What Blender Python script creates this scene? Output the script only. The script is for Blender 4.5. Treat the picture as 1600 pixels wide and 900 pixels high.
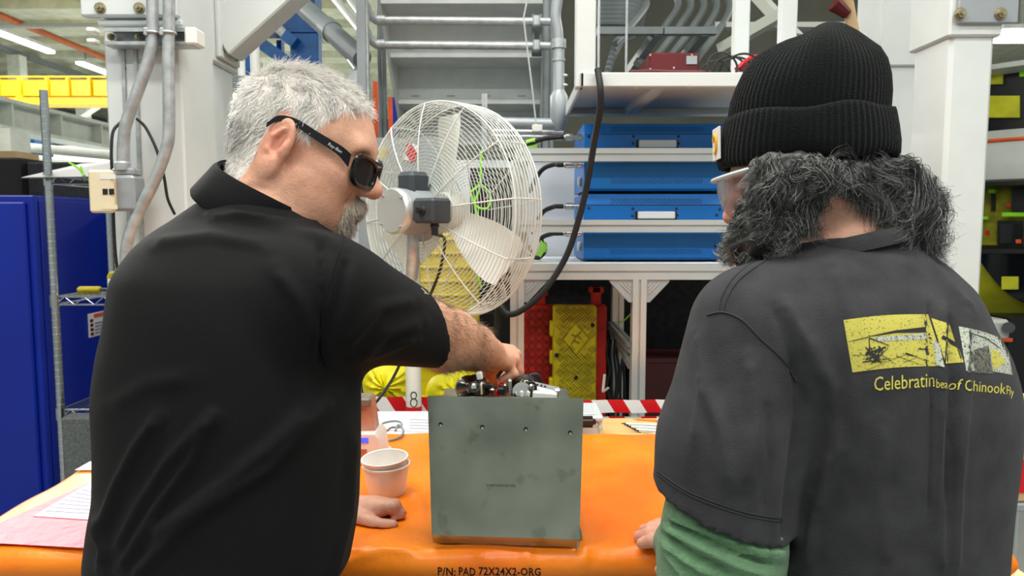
import bpy, bmesh, math, random
import numpy as np
from mathutils import Vector, Matrix
from mathutils.bvhtree import BVHTree

for _o in list(bpy.data.objects):
    bpy.data.objects.remove(_o)
SC = bpy.context.scene
COL = SC.collection
random.seed(7)
RNG = np.random.default_rng(7)

# ---------------------------------------------------------------- camera
F, PITCH, EYE = 1150.0, math.radians(5.0), 1.46
cam_d = bpy.data.cameras.new('camera')
cam_d.sensor_width = 36.0
cam_d.lens = F / 1600 * 36.0
cam_d.clip_start = 0.02
cam_d.clip_end = 300
cam = bpy.data.objects.new('camera', cam_d)
COL.objects.link(cam)
cam.location = (0, 0, EYE)
cam.rotation_euler = (math.pi / 2 - PITCH, 0, 0)
cam_d.dof.use_dof = True
cam_d.dof.focus_distance = 1.15
cam_d.dof.aperture_fstop = 11.0
SC.camera = cam

# ---------------------------------------------------------------- world and exposure
w = bpy.data.worlds.new('hall')
SC.world = w
w.use_nodes = True
w.node_tree.nodes['Background'].inputs[0].default_value = (0.86, 0.93, 0.90, 1)
w.node_tree.nodes['Background'].inputs[1].default_value = 0.6
SC.view_settings.view_transform = 'Standard'
SC.view_settings.look = 'None'
SC.view_settings.gamma = 1.0
SC.view_settings.exposure = 0.0
SC.view_settings.use_curve_mapping = False
SC.cycles.use_denoising = True
SC.cycles.max_bounces = 6
SC.cycles.diffuse_bounces = 3
SC.cycles.glossy_bounces = 3
SC.cycles.transmission_bounces = 6
SC.cycles.transparent_max_bounces = 8
SC.cycles.sample_clamp_indirect = 4.0
SC.cycles.caustics_reflective = False
SC.cycles.caustics_refractive = False


def area(name, loc, sx, sy, power, col=(1.0, 0.98, 0.93), rot=(0, 0, 0)):
    l = bpy.data.lights.new(name, 'AREA')
    l.shape = 'RECTANGLE'
    l.size, l.size_y = sx, sy
    l.energy = power
    l.color = col
    o = bpy.data.objects.new(name, l)
    COL.objects.link(o)
    o.location = loc
    o.rotation_euler = rot
    return o


# the hall's overhead strip lamps over the work bay (each sits in a housing built further down)
LAMPS = [(-2.2, -1.6), (0.4, -1.6), (2.8, -1.6), (-1.6, 0.55), (1.3, 0.55), (-3.6, 3.9), (3.6, 3.0), (-0.5, 1.95), (4.6, 6.5), (-6.5, 8.0), (9.0, 12.0)]  # the unseen lamp above the fan is added there to brighten the stair
LAMP_Z = 4.4
for lx, ly in LAMPS:
    area('strip_lamp', (lx, ly, LAMP_Z), 2.3, 0.34, 72)
# the big ceiling lamps of the hall, seen from far below
for ly in (14, 22, 30, 38):
    area('hall_lamp', (-13, ly, 8.2), 3.0, 3.0, 3000)
    area('hall_lamp', (11, ly, 8.2), 3.0, 3.0, 1200)


def U(u, v, d):
    """World point that pixel (u, v) of the 1600x900 frame shows at distance y = d."""
    a, b = (u - 800) / F, (450 - v) / F
    c, s = math.cos(PITCH), math.sin(PITCH)
    dx, dy, dz = a, c + b * s, -s + b * c
    k = d / dy
    return Vector((dx * k, d, EYE + dz * k))


def UX(u, d, v=349): return U(u, v, d).x
def UZ(v, d): return U(800, v, d).z


# ---------------------------------------------------------------- materials
M = {}


def srgb(r, g=None, b=None):
    if g is None:
        g = b = r
    f = lambda c: (c / 255 / 12.92) if c / 255 <= 0.04045 else ((c / 255 + 0.055) / 1.055) ** 2.4
    return (f(r), f(g), f(b), 1)


def mat(name, col, rough=0.5, metal=0.0, var=0.12, vscale=6.0, bump=0.0, bscale=60.0, spec=0.5, col2=None, coat=0.0, sheen=0.0, trans=0.0, alpha=1.0, ior=1.45, emit=None, emit_s=0.0, stretch=None):
    m = bpy.data.materials.new(name)
    m.use_nodes = True
    nt = m.node_tree
    N, L = nt.nodes, nt.links
    p = N['Principled BSDF']
    tc = N.new('ShaderNodeTexCoord')
    vec = tc.outputs['Object']
    if stretch:
        mp = N.new('ShaderNodeMapping')
        mp.inputs['Scale'].default_value = stretch
        L.new(vec, mp.inputs[0])
        vec = mp.outputs[0]
    nz = N.new('ShaderNodeTexNoise')
    nz.inputs['Scale'].default_value = vscale
    nz.inputs['Detail'].default_value = 5
    L.new(vec, nz.inputs['Vector'])
    mx = N.new('ShaderNodeMix')
    mx.data_type = 'RGBA'
    c2 = col2 or tuple(c * (1 - var * 2) for c in col[:3]) + (1,)
    c1 = col if col2 else tuple(min(1, c * (1 + var * 0.6)) for c in col[:3]) + (1,)
    mx.inputs[6].default_value = c1
    mx.inputs[7].default_value = c2
    cr = N.new('ShaderNodeMapRange')
    cr.inputs[1].default_value = 0.35
    cr.inputs[2].default_value = 0.7
    L.new(nz.outputs[0], cr.inputs[0])
    L.new(cr.outputs[0], mx.inputs[0])
    L.new(mx.outputs[2], p.inputs['Base Color'])
    p.inputs['Roughness'].default_value = rough
    p.inputs['Metallic'].default_value = metal
    p.inputs['Specular IOR Level'].default_value = spec
    p.inputs['Coat Weight'].default_value = coat
    p.inputs['Sheen Weight'].default_value = sheen
    p.inputs['Sheen Roughness'].default_value = 0.5
    p.inputs['Transmission Weight'].default_value = trans
    p.inputs['Alpha'].default_value = alpha
    p.inputs['IOR'].default_value = ior
    if emit:
        p.inputs['Emission Color'].default_value = emit
        p.inputs['Emission Strength'].default_value = emit_s
    if bump:
        n2 = N.new('ShaderNodeTexNoise')
        n2.inputs['Scale'].default_value = bscale
        n2.inputs['Detail'].default_value = 4
        L.new(vec, n2.inputs['Vector'])
        b = N.new('ShaderNodeBump')
        b.inputs['Strength'].default_value = bump
        b.inputs['Distance'].default_value = 0.01
        L.new(n2.outputs[0], b.inputs['Height'])
        L.new(b.outputs[0], p.inputs['Normal'])
    M[name] = m
    return m


def attr_mat(name, rough=0.6, attr='Col', var=0.0, vscale=200.0, bump=0.0, bscale=150.0, sss=0.0, spec=0.4, sheen=0.0, dark=None):
    """Principled with its own colour taken from a colour attribute of the mesh (pigment only)."""
    m = bpy.data.materials.new(name)
    m.use_nodes = True
    nt = m.node_tree
    N, L = nt.nodes, nt.links
    p = N['Principled BSDF']
    a = N.new('ShaderNodeAttribute')
    a.attribute_name = attr
    src = a.outputs['Color']
    tc = N.new('ShaderNodeTexCoord')
    if var:
        nz = N.new('ShaderNodeTexNoise')
        nz.inputs['Scale'].default_value = vscale
        nz.inputs['Detail'].default_value = 6
        L.new(tc.outputs['Object'], nz.inputs['Vector'])
        mr = N.new('ShaderNodeMapRange')
        mr.inputs[1].default_value = 0.3
        mr.inputs[2].default_value = 0.7
        mr.inputs[3].default_value = 1 - var
        mr.inputs[4].default_value = 1 + var * 0.6
        L.new(nz.outputs[0], mr.inputs[0])
        mx = N.new('ShaderNodeMix')
        mx.data_type = 'RGBA'
        mx.blend_type = 'MULTIPLY'
        mx.inputs[0].default_value = 1
        L.new(src, mx.inputs[6])
        L.new(mr.outputs[0], mx.inputs[7])
        src = mx.outputs[2]
    L.new(src, p.inputs['Base Color'])
    p.inputs['Roughness'].default_value = rough
    p.inputs['Specular IOR Level'].default_value = spec
    p.inputs['Sheen Weight'].default_value = sheen
    if sss:
        p.inputs['Subsurface Weight'].default_value = sss
        p.inputs['Subsurface Radius'].default_value = (0.012, 0.005, 0.003)
        p.inputs['Subsurface Scale'].default_value = 0.5
    if bump:
        n2 = N.new('ShaderNodeTexNoise')
        n2.inputs['Scale'].default_value = bscale
        n2.inputs['Detail'].default_value = 5
        L.new(tc.outputs['Object'], n2.inputs['Vector'])
        b = N.new('ShaderNodeBump')
        b.inputs['Strength'].default_value = bump
        b.inputs['Distance'].default_value = 0.004
        L.new(n2.outputs[0], b.inputs['Height'])
        L.new(b.outputs[0], p.inputs['Normal'])
    M[name] = m
    return m


def stripe_mat(name, ca, cb, axis, period, slant, rough=0.35):
    """Flat printed slanting two-colour stripes (object space)."""
    m = bpy.data.materials.new(name)
    m.use_nodes = True
    N, L = m.node_tree.nodes, m.node_tree.links
    p = N['Principled BSDF']
    tc = N.new('ShaderNodeTexCoord')
    sp = N.new('ShaderNodeSeparateXYZ')
    L.new(tc.outputs['Object'], sp.inputs[0])
    mu = N.new('ShaderNodeMath'); mu.operation = 'MULTIPLY_ADD'
    L.new(sp.outputs['Z'], mu.inputs[0]); mu.inputs[1].default_value = slant
    L.new(sp.outputs[axis], mu.inputs[2])
    dv = N.new('ShaderNodeMath'); dv.operation = 'DIVIDE'
    L.new(mu.outputs[0], dv.inputs[0]); dv.inputs[1].default_value = period
    fr = N.new('ShaderNodeMath'); fr.operation = 'FRACT'
    L.new(dv.outputs[0], fr.inputs[0])
    gt = N.new('ShaderNodeMath'); gt.operation = 'GREATER_THAN'
    L.new(fr.outputs[0], gt.inputs[0]); gt.inputs[1].default_value = 0.5
    mx = N.new('ShaderNodeMix'); mx.data_type = 'RGBA'
    mx.inputs[6].default_value = ca; mx.inputs[7].default_value = cb
    L.new(gt.outputs[0], mx.inputs[0])
    L.new(mx.outputs[2], p.inputs['Base Color'])
    p.inputs['Roughness'].default_value = rough
    M[name] = m
    return m


# ---------------------------------------------------------------- mesh builder
def smooth_path(pts, n=8, closed=False):
    P = [Vector(p) for p in pts]
    if len(P) < 3:
        return P
    out = []
    m = len(P)
    rng = range(m) if closed else range(m - 1)
    for i in rng:
        p1, p2 = P[i], P[(i + 1) % m]
        p0 = P[(i - 1) % m] if closed or i > 0 else p1 * 2 - p2
        p3 = P[(i + 2) % m] if closed or i + 2 < m else p2 * 2 - p1
        for k in range(n):
            t = k / n
            out.append(0.5 * ((2 * p1) + (p2 - p0) * t + (2 * p0 - 5 * p1 + 4 * p2 - p3) * t * t + (3 * p1 - p0 - 3 * p2 + p3) * t ** 3))
    if not closed:
        out.append(P[-1])
    return out


def basis(axis):
    a = Vector(axis).normalized()
    h = Vector((0, 0, 1)) if abs(a.z) < 0.9 else Vector((1, 0, 0))
    x = a.cross(h).normalized()
    y = a.cross(x).normalized()
    return x, y, a


LOC = {}


class MB:
    def __init__(self):
        self.v, self.f = [], []

    def raw(self, v, f):
        o = len(self.v)
        self.v += [Vector(p) for p in v]
        self.f += [tuple(i + o for i in q) for q in f]
        return self

    def box(self, x0, x1, y0, y1, z0, z1, bev=0.0):
        return self.obox(((x0 + x1) / 2, (y0 + y1) / 2, (z0 + z1) / 2), (abs(x1 - x0), abs(y1 - y0), abs(z1 - z0)), None, bev)

    def obox(self, c, s, R=None, bev=0.0, seg=1):
        c = Vector(c)
        hx, hy, hz = s[0] / 2, s[1] / 2, s[2] / 2
        bm = bmesh.new()
        bmesh.ops.create_cube(bm, size=1)
        for v in bm.verts:
            v.co = Vector((v.co.x * 2 * hx, v.co.y * 2 * hy, v.co.z * 2 * hz))
        if bev:
            b = min(bev, hx * 0.9, hy * 0.9, hz * 0.9)
            bmesh.ops.bevel(bm, geom=bm.edges[:], offset=b, segments=seg, affect='EDGES')
        bm.verts.index_update()
        vs = [(R @ v.co if R else v.co) + c for v in bm.verts]
        fs = [tuple(v.index for v in f.verts) for f in bm.faces]
        bm.free()
        return self.raw(vs, fs)

    def bar(self, p0, p1, wx, wy, up=(0, 0, 1), bev=0.0):
        """Rectangular bar from p0 to p1, wx across, wy along `up`."""
        p0, p1 = Vector(p0), Vector(p1)
        a = (p1 - p0)
        L = a.length
        a.normalize()
        u = Vector(up)
        u = (u - a * u.dot(a)).normalized()
        s = a.cross(u).normalized()
        R = Matrix((s, a, u)).transposed()
        return self.obox((p0 + p1) / 2, (wx, L, wy), R, bev)

    def cyl(self, p0, p1, r0, r1=None, n=16, cap=True):
        p0, p1 = Vector(p0), Vector(p1)
        r1 = r0 if r1 is None else r1
        x, y, a = basis(p1 - p0)
        vs, fs = [], []
        for p, r in ((p0, r0), (p1, r1)):
            for i in range(n):
                t = 2 * math.pi * i / n
                vs.append(p + x * (r * math.cos(t)) + y * (r * math.sin(t)))
        for i in range(n):
            j = (i + 1) % n
            fs.append((i, n + i, n + j, j))
        if cap:
            fs.append(tuple(range(n)))
            fs.append(tuple(range(2 * n - 1, n - 1, -1)))
        return self.raw(vs, fs)

    def lathe(self, prof, o, axis, n=24, cap=True):
        o = Vector(o)
        x, y, a = basis(axis)
        vs, fs = [], []
        for r, h in prof:
            for i in range(n):
                t = 2 * math.pi * i / n
                vs.append(o + a * h + x * (r * math.cos(t)) + y * (r * math.sin(t)))
        for k in range(len(prof) - 1):
            for i in range(n):
                j = (i + 1) % n
                fs.append((k * n + i, (k + 1) * n + i, (k + 1) * n + j, k * n + j))
        if cap:
            fs.append(tuple(range(n)))
            m = (len(prof) - 1) * n
            fs.append(tuple(range(m + n - 1, m - 1, -1)))
        return self.raw(vs, fs)

    def tube(self, pts, r, n=8, closed=False, cap=True):
        P = [Vector(p) for p in pts]
        m = len(P)
        rr = r if isinstance(r, (list, tuple)) else [r] * m
        vs, fs = [], []
        prev = None
        for i in range(m):
            if closed:
                t = P[(i + 1) % m] - P[i - 1]
            else:
                t = P[min(i + 1, m - 1)] - P[max(i - 1, 0)]
            t.normalize()
            if prev is None:
                x, y, _ = basis(t)
            else:
                x = prev - t * prev.dot(t)
                x.normalize()
                y = t.cross(x)
            prev = x
            for k in range(n):
                a = 2 * math.pi * k / n
                vs.append(P[i] + x * (rr[i] * math.cos(a)) + y * (rr[i] * math.sin(a)))
        for i in range(m if closed else m - 1):
            b = ((i + 1) % m) * n
            for k in range(n):
                l = (k + 1) % n
                fs.append((i * n + k, i * n + l, b + l, b + k))
        if cap and not closed:
            fs.append(tuple(range(n - 1, -1, -1)))
            fs.append(tuple(range((m - 1) * n, m * n)))
        return self.raw(vs, fs)

    def prism(self, poly, ext):
        """Closed polygon of 3D points pushed along ext."""
        P = [Vector(p) for p in poly]
        e = Vector(ext)
        n = len(P)
        vs = P + [p + e for p in P]
        fs = [tuple(range(n - 1, -1, -1)), tuple(range(n, 2 * n))]
        for i in range(n):
            j = (i + 1) % n
            fs.append((i, j, n + j, n + i))
        return self.raw(vs, fs)

    def build(self, name, m, parent=None, smooth=35, base='z'):
        vs = np.array([tuple(v) for v in self.v], dtype=float)
        lo, hi = vs.min(0), vs.max(0)
        c = np.array([(lo[0] + hi[0]) / 2, (lo[1] + hi[1]) / 2, lo[2]])
        me = bpy.data.meshes.new(name)
        me.from_pydata((vs - c).tolist(), [], self.f)
        bm = bmesh.new()
        bm.from_mesh(me)
        bmesh.ops.recalc_face_normals(bm, faces=bm.faces)
        lim = math.radians(smooth)
        for f in bm.faces:
            f.smooth = True
        for e in bm.edges:
            e.smooth = len(e.link_faces) == 2 and e.calc_face_angle(0.0) < lim
        bm.to_mesh(me)
        bm.free()
        return link(me, name, m, parent, c)


def link(me, name, m, parent, c):
    if isinstance(m, (list, tuple)):
        for q in m:
            me.materials.append(M[q])
    else:
        me.materials.append(M[m])
    o = bpy.data.objects.new(name, me)
    COL.objects.link(o)
    c = Vector(c)
    LOC[o.name] = c
    if parent is not None:
        o.parent = parent
        o.location = c - LOC[parent.name]
    else:
        o.location = c
    return o


def thing(name, label, cat, loc, group=None):
    o = bpy.data.objects.new(name, None)
    o.empty_display_size = 0.05
    COL.objects.link(o)
    o.location = loc
    LOC[o.name] = Vector(loc)
    return tag(o, label, cat, group)


def tag(o, label=None, cat=None, group=None, kind=None):
    if label: o['label'] = label
    if cat: o['category'] = cat
    if group: o['group'] = group
    if kind: o['kind'] = kind
    return o


def copy_tree(o, delta, parent=None, label=None):
    c = o.copy()
    COL.objects.link(c)
    if parent is None:
        c.location = Vector(o.location) + Vector(delta)
        LOC[c.name] = LOC[o.name] + Vector(delta)
        if label: c['label'] = label
    else:
        c.parent = parent
        LOC[c.name] = LOC[o.name] + Vector(delta)
    for ch in list(o.children):
        copy_tree(ch, delta, c)
    return c


# ---------------------------------------------------------------- signed-distance sculpting
class Field:
    def __init__(s, lo, hi, h):
        s.lo = np.array(lo, dtype=np.float32)
        s.h = h
        s.n = np.ceil((np.array(hi) - s.lo) / h).astype(int) + 1
        s.D = np.full(tuple(s.n), 9.0, dtype=np.float32)
        s.ax = [s.lo[i] + h * np.arange(s.n[i], dtype=np.float32) for i in range(3)]

    def win(s, lo, hi):
        sl = []
        for i in range(3):
            a = int(max(0, math.floor((lo[i] - s.lo[i]) / s.h)))
            b = int(min(s.n[i], math.ceil((hi[i] - s.lo[i]) / s.h) + 1))
            if b - a < 1:
                return None
            sl.append(slice(a, b))
        return tuple(sl)

    def pts(s, w):
        return np.meshgrid(s.ax[0][w[0]], s.ax[1][w[1]], s.ax[2][w[2]], indexing='ij', sparse=True)

    def put(s, w, d, k, op):
        a = s.D[w]
        if op == 'add':
            if k <= 0:
                s.D[w] = np.minimum(a, d)
            else:
                t = np.clip(0.5 + 0.5 * (d - a) / k, 0, 1)
                s.D[w] = d + (a - d) * t - k * t * (1 - t)
        else:
            d = -d
            if k <= 0:
                s.D[w] = np.maximum(a, d)
            else:
                t = np.clip(0.5 - 0.5 * (d - a) / k, 0, 1)
                s.D[w] = d + (a - d) * t + k * t * (1 - t)

    def cone(s, p0, p1, r0, r1=None, k=0.01, op='add', flat=None):
        """Tapered capsule. flat=(axis, factor): squashed along an axis."""
        r1 = r0 if r1 is None else r1
        p0, p1 = np.array(p0, dtype=np.float32), np.array(p1, dtype=np.float32)
        R = max(r0, r1) * (1.0 if not flat else max(1.0, flat[1])) + k + 3 * s.h
        w = s.win(np.minimum(p0, p1) - R, np.maximum(p0, p1) + R)
        if w is None: return s
        X, Y, Z = s.pts(w)
        d = p1 - p0
        L2 = float((d * d).sum()) + 1e-12
        t = np.clip(((X - p0[0]) * d[0] + (Y - p0[1]) * d[1] + (Z - p0[2]) * d[2]) / L2, 0, 1)
        qx, qy, qz = X - p0[0] - t * d[0], Y - p0[1] - t * d[1], Z - p0[2] - t * d[2]
        if flat:
            ax = np.array(flat[0], dtype=np.float32)
            ax = ax / np.linalg.norm(ax)
            c = (qx * ax[0] + qy * ax[1] + qz * ax[2])
            e = c * (1 / flat[1] - 1)
            qx, qy, qz = qx + e * ax[0], qy + e * ax[1], qz + e * ax[2]
        dist = np.sqrt(qx * qx + qy * qy + qz * qz) - (r0 + (r1 - r0) * t)
        s.put(w, dist, k, op)
        return s

    def chain(s, pts, radii, k=0.006, op='add', flat=None):
        for i in range(len(pts) - 1):
            s.cone(pts[i], pts[i + 1], radii[i], radii[i + 1], k, op, flat)
        return s

    def ell(s, c, r, R=None, k=0.01, op='add'):
        """Ellipsoid, R rows = local axes (3x3)."""
        c = np.array(c, dtype=np.float32)
        m = max(r) + k + 3 * s.h
        w = s.win(c - m, c + m)
        if w is None: return s
        X, Y, Z = s.pts(w)
        x, y, z = X - c[0], Y - c[1], Z - c[2]
        if R is not None:
            R = np.array(R, dtype=np.float32)
            x, y, z = (R[0][0] * x + R[0][1] * y + R[0][2] * z, R[1][0] * x + R[1][1] * y + R[1][2] * z, R[2][0] * x + R[2][1] * y + R[2][2] * z)
        k0 = np.sqrt((x / r[0]) ** 2 + (y / r[1]) ** 2 + (z / r[2]) ** 2)
        k1 = np.sqrt((x / r[0] ** 2) ** 2 + (y / r[1] ** 2) ** 2 + (z / r[2] ** 2) ** 2) + 1e-9
        s.put(w, k0 * (k0 - 1) / k1, k, op)
        return s

    def loft(s, rows, k=0.02, op='add', power=2.2):
        """rows: (z, cx, cy, a, b, yaw) ascending in z; elliptic sections."""
        rows = np.array(sorted(rows), dtype=np.float32)
        m = rows[:, 3:5].max() + k + 3 * s.h
        lo = np.array([rows[:, 1].min() - m, rows[:, 2].min() - m, rows[0, 0] - 0.02])
        hi = np.array([rows[:, 1].max() + m, rows[:, 2].max() + m, rows[-1, 0] + 0.02])
        w = s.win(lo, hi)
        X, Y, Z = s.pts(w)
        z = s.ax[2][w[2]]
        zs = rows[:, 0]

        def cub(col):
            y = rows[:, col]
            dz = np.diff(zs); dl = np.diff(y) / dz
            mt = np.zeros_like(y)
            mt[1:-1] = np.where(dl[:-1] * dl[1:] > 0, 2 * dl[:-1] * dl[1:] / (dl[:-1] + dl[1:] + 1e-12), 0)
            mt[0], mt[-1] = dl[0], dl[-1]
            i = np.clip(np.searchsorted(zs, z) - 1, 0, len(zs) - 2)
            t = np.clip((z - zs[i]) / dz[i], 0, 1)
            h00, h10, h01, h11 = 2 * t**3 - 3 * t**2 + 1, t**3 - 2 * t**2 + t, -2 * t**3 + 3 * t**2, t**3 - t**2
            return (h00 * y[i] + h10 * dz[i] * mt[i] + h01 * y[i + 1] + h11 * dz[i] * mt[i + 1])[None, None, :]
        cx, cy, a, b, yw = [cub(c) for c in range(1, 6)]
        ca, sa = np.cos(yw), np.sin(yw)
        x = (X - cx) * ca + (Y - cy) * sa
        y = -(X - cx) * sa + (Y - cy) * ca
        q = (np.abs(x / a) ** power + np.abs(y / b) ** power) ** (1 / power)
        d = (q - 1) * np.minimum(a, b) * 0.9
        cap = np.maximum(zs[0] - Z, Z - zs[-1])
        d = np.maximum(d, cap)
        s.put(w, d.astype(np.float32), k, op)
        return s

    def mesh(s, smooth=1):
        return surface_nets(s.D, s.lo, s.h, smooth)


def surface_nets(D, lo, h, smooth=1):
    S = D < 0
    nx, ny, nz = D.shape
    acc = None
    cnt = np.zeros((nx - 1, ny - 1, nz - 1), np.int8)
    for dx in (0, 1):
        for dy in (0, 1):
            for dz in (0, 1):
                cnt += S[dx:nx - 1 + dx, dy:ny - 1 + dy, dz:nz - 1 + dz]
    act = (cnt > 0) & (cnt < 8)
    idx = np.argwhere(act)
    n = len(idx)
    ids = np.full(act.shape, -1, np.int64)
    ids[act] = np.arange(n)
    cs = np.array([(a, b, c) for a in (0, 1) for b in (0, 1) for c in (0, 1)])
    val = np.stack([D[idx[:, 0] + a, idx[:, 1] + b, idx[:, 2] + c] for a, b, c in cs], 1)
    P = np.zeros((n, 3)); W = np.zeros(n)
    for i in range(8):
        for j in range(i + 1, 8):
            if np.abs(cs[i] - cs[j]).sum() != 1:
                continue
            a, b = val[:, i], val[:, j]
            x = (a < 0) != (b < 0)
            t = np.where(x, a / np.where(x, a - b, 1), 0)
            p = cs[i][None] + (cs[j] - cs[i])[None] * t[:, None]
            P += p * x[:, None]
            W += x
    P = idx + P / W[:, None]
    faces = []
    for ax in range(3):
        sl0 = [slice(None)] * 3; sl1 = [slice(None)] * 3
        sl0[ax] = slice(0, -1); sl1[ax] = slice(1, None)
        a, b = S[tuple(sl0)], S[tuple(sl1)]
        e = np.argwhere(a != b)
        o1, o2 = (ax + 1) % 3, (ax + 2) % 3
        ok = (e[:, o1] > 0) & (e[:, o2] > 0) & (e[:, o1] < D.shape[o1] - 1) & (e[:, o2] < D.shape[o2] - 1)
        e = e[ok]
        ins = S[e[:, 0], e[:, 1], e[:, 2]]

        def cell(d1, d2):
            q = e.copy()
            q[:, o1] -= d1
            q[:, o2] -= d2
            return ids[q[:, 0], q[:, 1], q[:, 2]]
        q = np.stack([cell(0, 0), cell(1, 0), cell(1, 1), cell(0, 1)], 1)
        q[~ins] = q[~ins][:, ::-1]
        faces.append(q)
    Fc = np.concatenate(faces)
    Fc = Fc[(Fc >= 0).all(1)]
    V = lo + P * h
    # light smoothing
    if smooth:
        E = np.concatenate([Fc[:, [0, 1]], Fc[:, [1, 2]], Fc[:, [2, 3]], Fc[:, [3, 0]]])
        E = np.concatenate([E, E[:, ::-1]])
        dg = np.bincount(E[:, 0], minlength=n)[:, None]
        dg = np.maximum(dg, 1)
        for it in range(smooth * 2):
            s_ = np.stack([np.bincount(E[:, 0], V[E[:, 1], c], n) for c in range(3)], 1) / dg
            V = V + (s_ - V) * (0.5 if it % 2 == 0 else -0.48)
    return V, Fc


def vnormals(V, Fc):
    if Fc.shape[1] == 4:
        nf = np.cross(V[Fc[:, 2]] - V[Fc[:, 0]], V[Fc[:, 3]] - V[Fc[:, 1]])
    else:
        nf = np.cross(V[Fc[:, 1]] - V[Fc[:, 0]], V[Fc[:, 2]] - V[Fc[:, 0]])
    N = np.zeros_like(V)
    for c in range(Fc.shape[1]):
        for k in range(3):
            N[:, k] += np.bincount(Fc[:, c], nf[:, k], len(V))
    return N / (np.linalg.norm(N, axis=1, keepdims=True) + 1e-12)


def to_px(V):
    """Photograph pixel of world points (used to sculpt folds where the photo shows them)."""
    V = np.asarray(V, dtype=float)
    x, y, z = V[:, 0], V[:, 1], V[:, 2] - EYE
    c, s = math.cos(PITCH), math.sin(PITCH)
    dep = y * c - z * s
    return np.stack([800 + F * x / dep, 450 - F * (y * s + z * c) / dep], 1)


def np_mesh(name, V, Fc, m, parent=None, col=None, smooth=True):
    V = np.asarray(V, dtype=float)
    lo, hi = V.min(0), V.max(0)
    c = np.array([(lo[0] + hi[0]) / 2, (lo[1] + hi[1]) / 2, lo[2]])
    me = bpy.data.meshes.new(name)
    k = Fc.shape[1]
    me.vertices.add(len(V))
    me.vertices.foreach_set('co', (V - c).astype(np.float32).ravel())
    me.loops.add(Fc.size)
    me.loops.foreach_set('vertex_index', Fc.astype(np.int32).ravel())
    me.polygons.add(len(Fc))
    me.polygons.foreach_set('loop_start', np.arange(0, Fc.size, k, dtype=np.int32))
    me.update(calc_edges=True)
    me.validate()
    if smooth:
        me.polygons.foreach_set('use_smooth', np.ones(len(me.polygons), dtype=bool))
    if col is not None:
        ca = me.color_attributes.new('Col', 'FLOAT_COLOR', 'POINT')
        cc = np.ones((len(V), 4), np.float32)
        cc[:, :3] = col
        ca.data.foreach_set('color', cc.ravel())
    return link(me, name, m, parent, c)


def strands(P, R, col=None, n=3):
    """P: (S, K, 3) polylines, R: (S, K) radii -> verts, quads, per-vertex colours."""
    S, K, _ = P.shape
    T = np.gradient(P, axis=1)
    T /= np.linalg.norm(T, axis=2, keepdims=True) + 1e-9
    ref = np.array([0.31, 0.22, 0.93])
    A = np.cross(T, ref)
    A /= np.linalg.norm(A, axis=2, keepdims=True) + 1e-9
    B = np.cross(T, A)
    V = np.zeros((S, K, n, 3))
    for i in range(n):
        t = 2 * math.pi * i / n
        V[:, :, i] = P + (A * math.cos(t) + B * math.sin(t)) * R[:, :, None]
    ids = np.arange(S * K * n).reshape(S, K, n)
    q = []
    for i in range(n):
        j = (i + 1) % n
        q.append(np.stack([ids[:, :-1, i], ids[:, :-1, j], ids[:, 1:, j], ids[:, 1:, i]], -1).reshape(-1, 4))
    c = None
    if col is not None:
        c = np.repeat(col, K * n, axis=0)
    return V.reshape(-1, 3), np.concatenate(q), c


def join_np(*ms):
    Vs, Fs, o = [], [], 0
    for V, Fc in ms:
        Vs.append(V); Fs.append(Fc + o); o += len(V)
    return np.concatenate(Vs), np.concatenate(Fs)
# ================================================================ materials of the place
mat('floor_paint', srgb(138, 142, 140), 0.25, var=0.08, vscale=1.5)
mat('roof_deck', srgb(205, 208, 188), 0.8, var=0.1, vscale=2)
mat('hall_wall', srgb(196, 200, 190), 0.8, var=0.08, vscale=1)
mat('white_steel', srgb(214, 219, 217), 0.38, var=0.035, vscale=5, bump=0.02, bscale=180)
mat('white_truss', srgb(222, 227, 218), 0.5, var=0.06)
mat('stair_paint', srgb(226, 230, 226), 0.45, var=0.05, vscale=9)
mat('grey_steel', srgb(120, 128, 130), 0.45, var=0.1)
mat('dark_steel', srgb(62, 68, 72), 0.5, var=0.15)
mat('galv', srgb(186, 191, 192), 0.36, metal=0.45, var=0.14, vscale=35)
mat('chrome', srgb(190, 195, 198), 0.18, metal=1.0, var=0.06)
mat('alu', srgb(206, 210, 208), 0.34, metal=0.55, var=0.04)
mat('alu_cast', srgb(176, 182, 184), 0.45, metal=0.5, var=0.08)
mat('zinc_bolt', srgb(170, 160, 130), 0.35, metal=0.8, var=0.2, vscale=90)
mat('crane_yellow', srgb(236, 200, 20), 0.5, var=0.08)
mat('crane_blue', srgb(14, 96, 168), 0.45, var=0.14, vscale=9)
mat('rust_red', srgb(176, 92, 50), 0.6)
mat('lamp_glow', (1, 1, 1, 1), 0.5, emit=(1, 0.98, 0.92, 1), emit_s=7.0)
mat('lamp_house', srgb(225, 228, 226), 0.5)
mat('blue_cabinet', srgb(6, 38, 152), 0.42, var=0.08, vscale=3)
mat('black_plastic', srgb(26, 27, 29), 0.45, var=0.1)
mat('black_matte', srgb(20, 20, 22), 0.8, var=0.2)
mat('black_rubber', srgb(30, 31, 33), 0.55, var=0.1)
mat('black_board', srgb(38, 40, 44), 0.9, var=0.25, vscale=40)
mat('instrument_blue', srgb(10, 112, 196), 0.36, var=0.03, vscale=7)
mat('panel_white', srgb(226, 230, 232), 0.4, var=0.02)
mat('cap_white', srgb(238, 239, 234), 0.4, var=0.02)
mat('jack_beige', srgb(224, 212, 178), 0.4, var=0.03)
mat('box_grey', srgb(158, 164, 168), 0.4, metal=0.3, var=0.05)
mat('foam_grey', srgb(104, 108, 108), 0.95, var=0.2, vscale=120, bump=0.6, bscale=240)
mat('shelf_sheet', srgb(74, 77, 77), 0.55, var=0.06)
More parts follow.
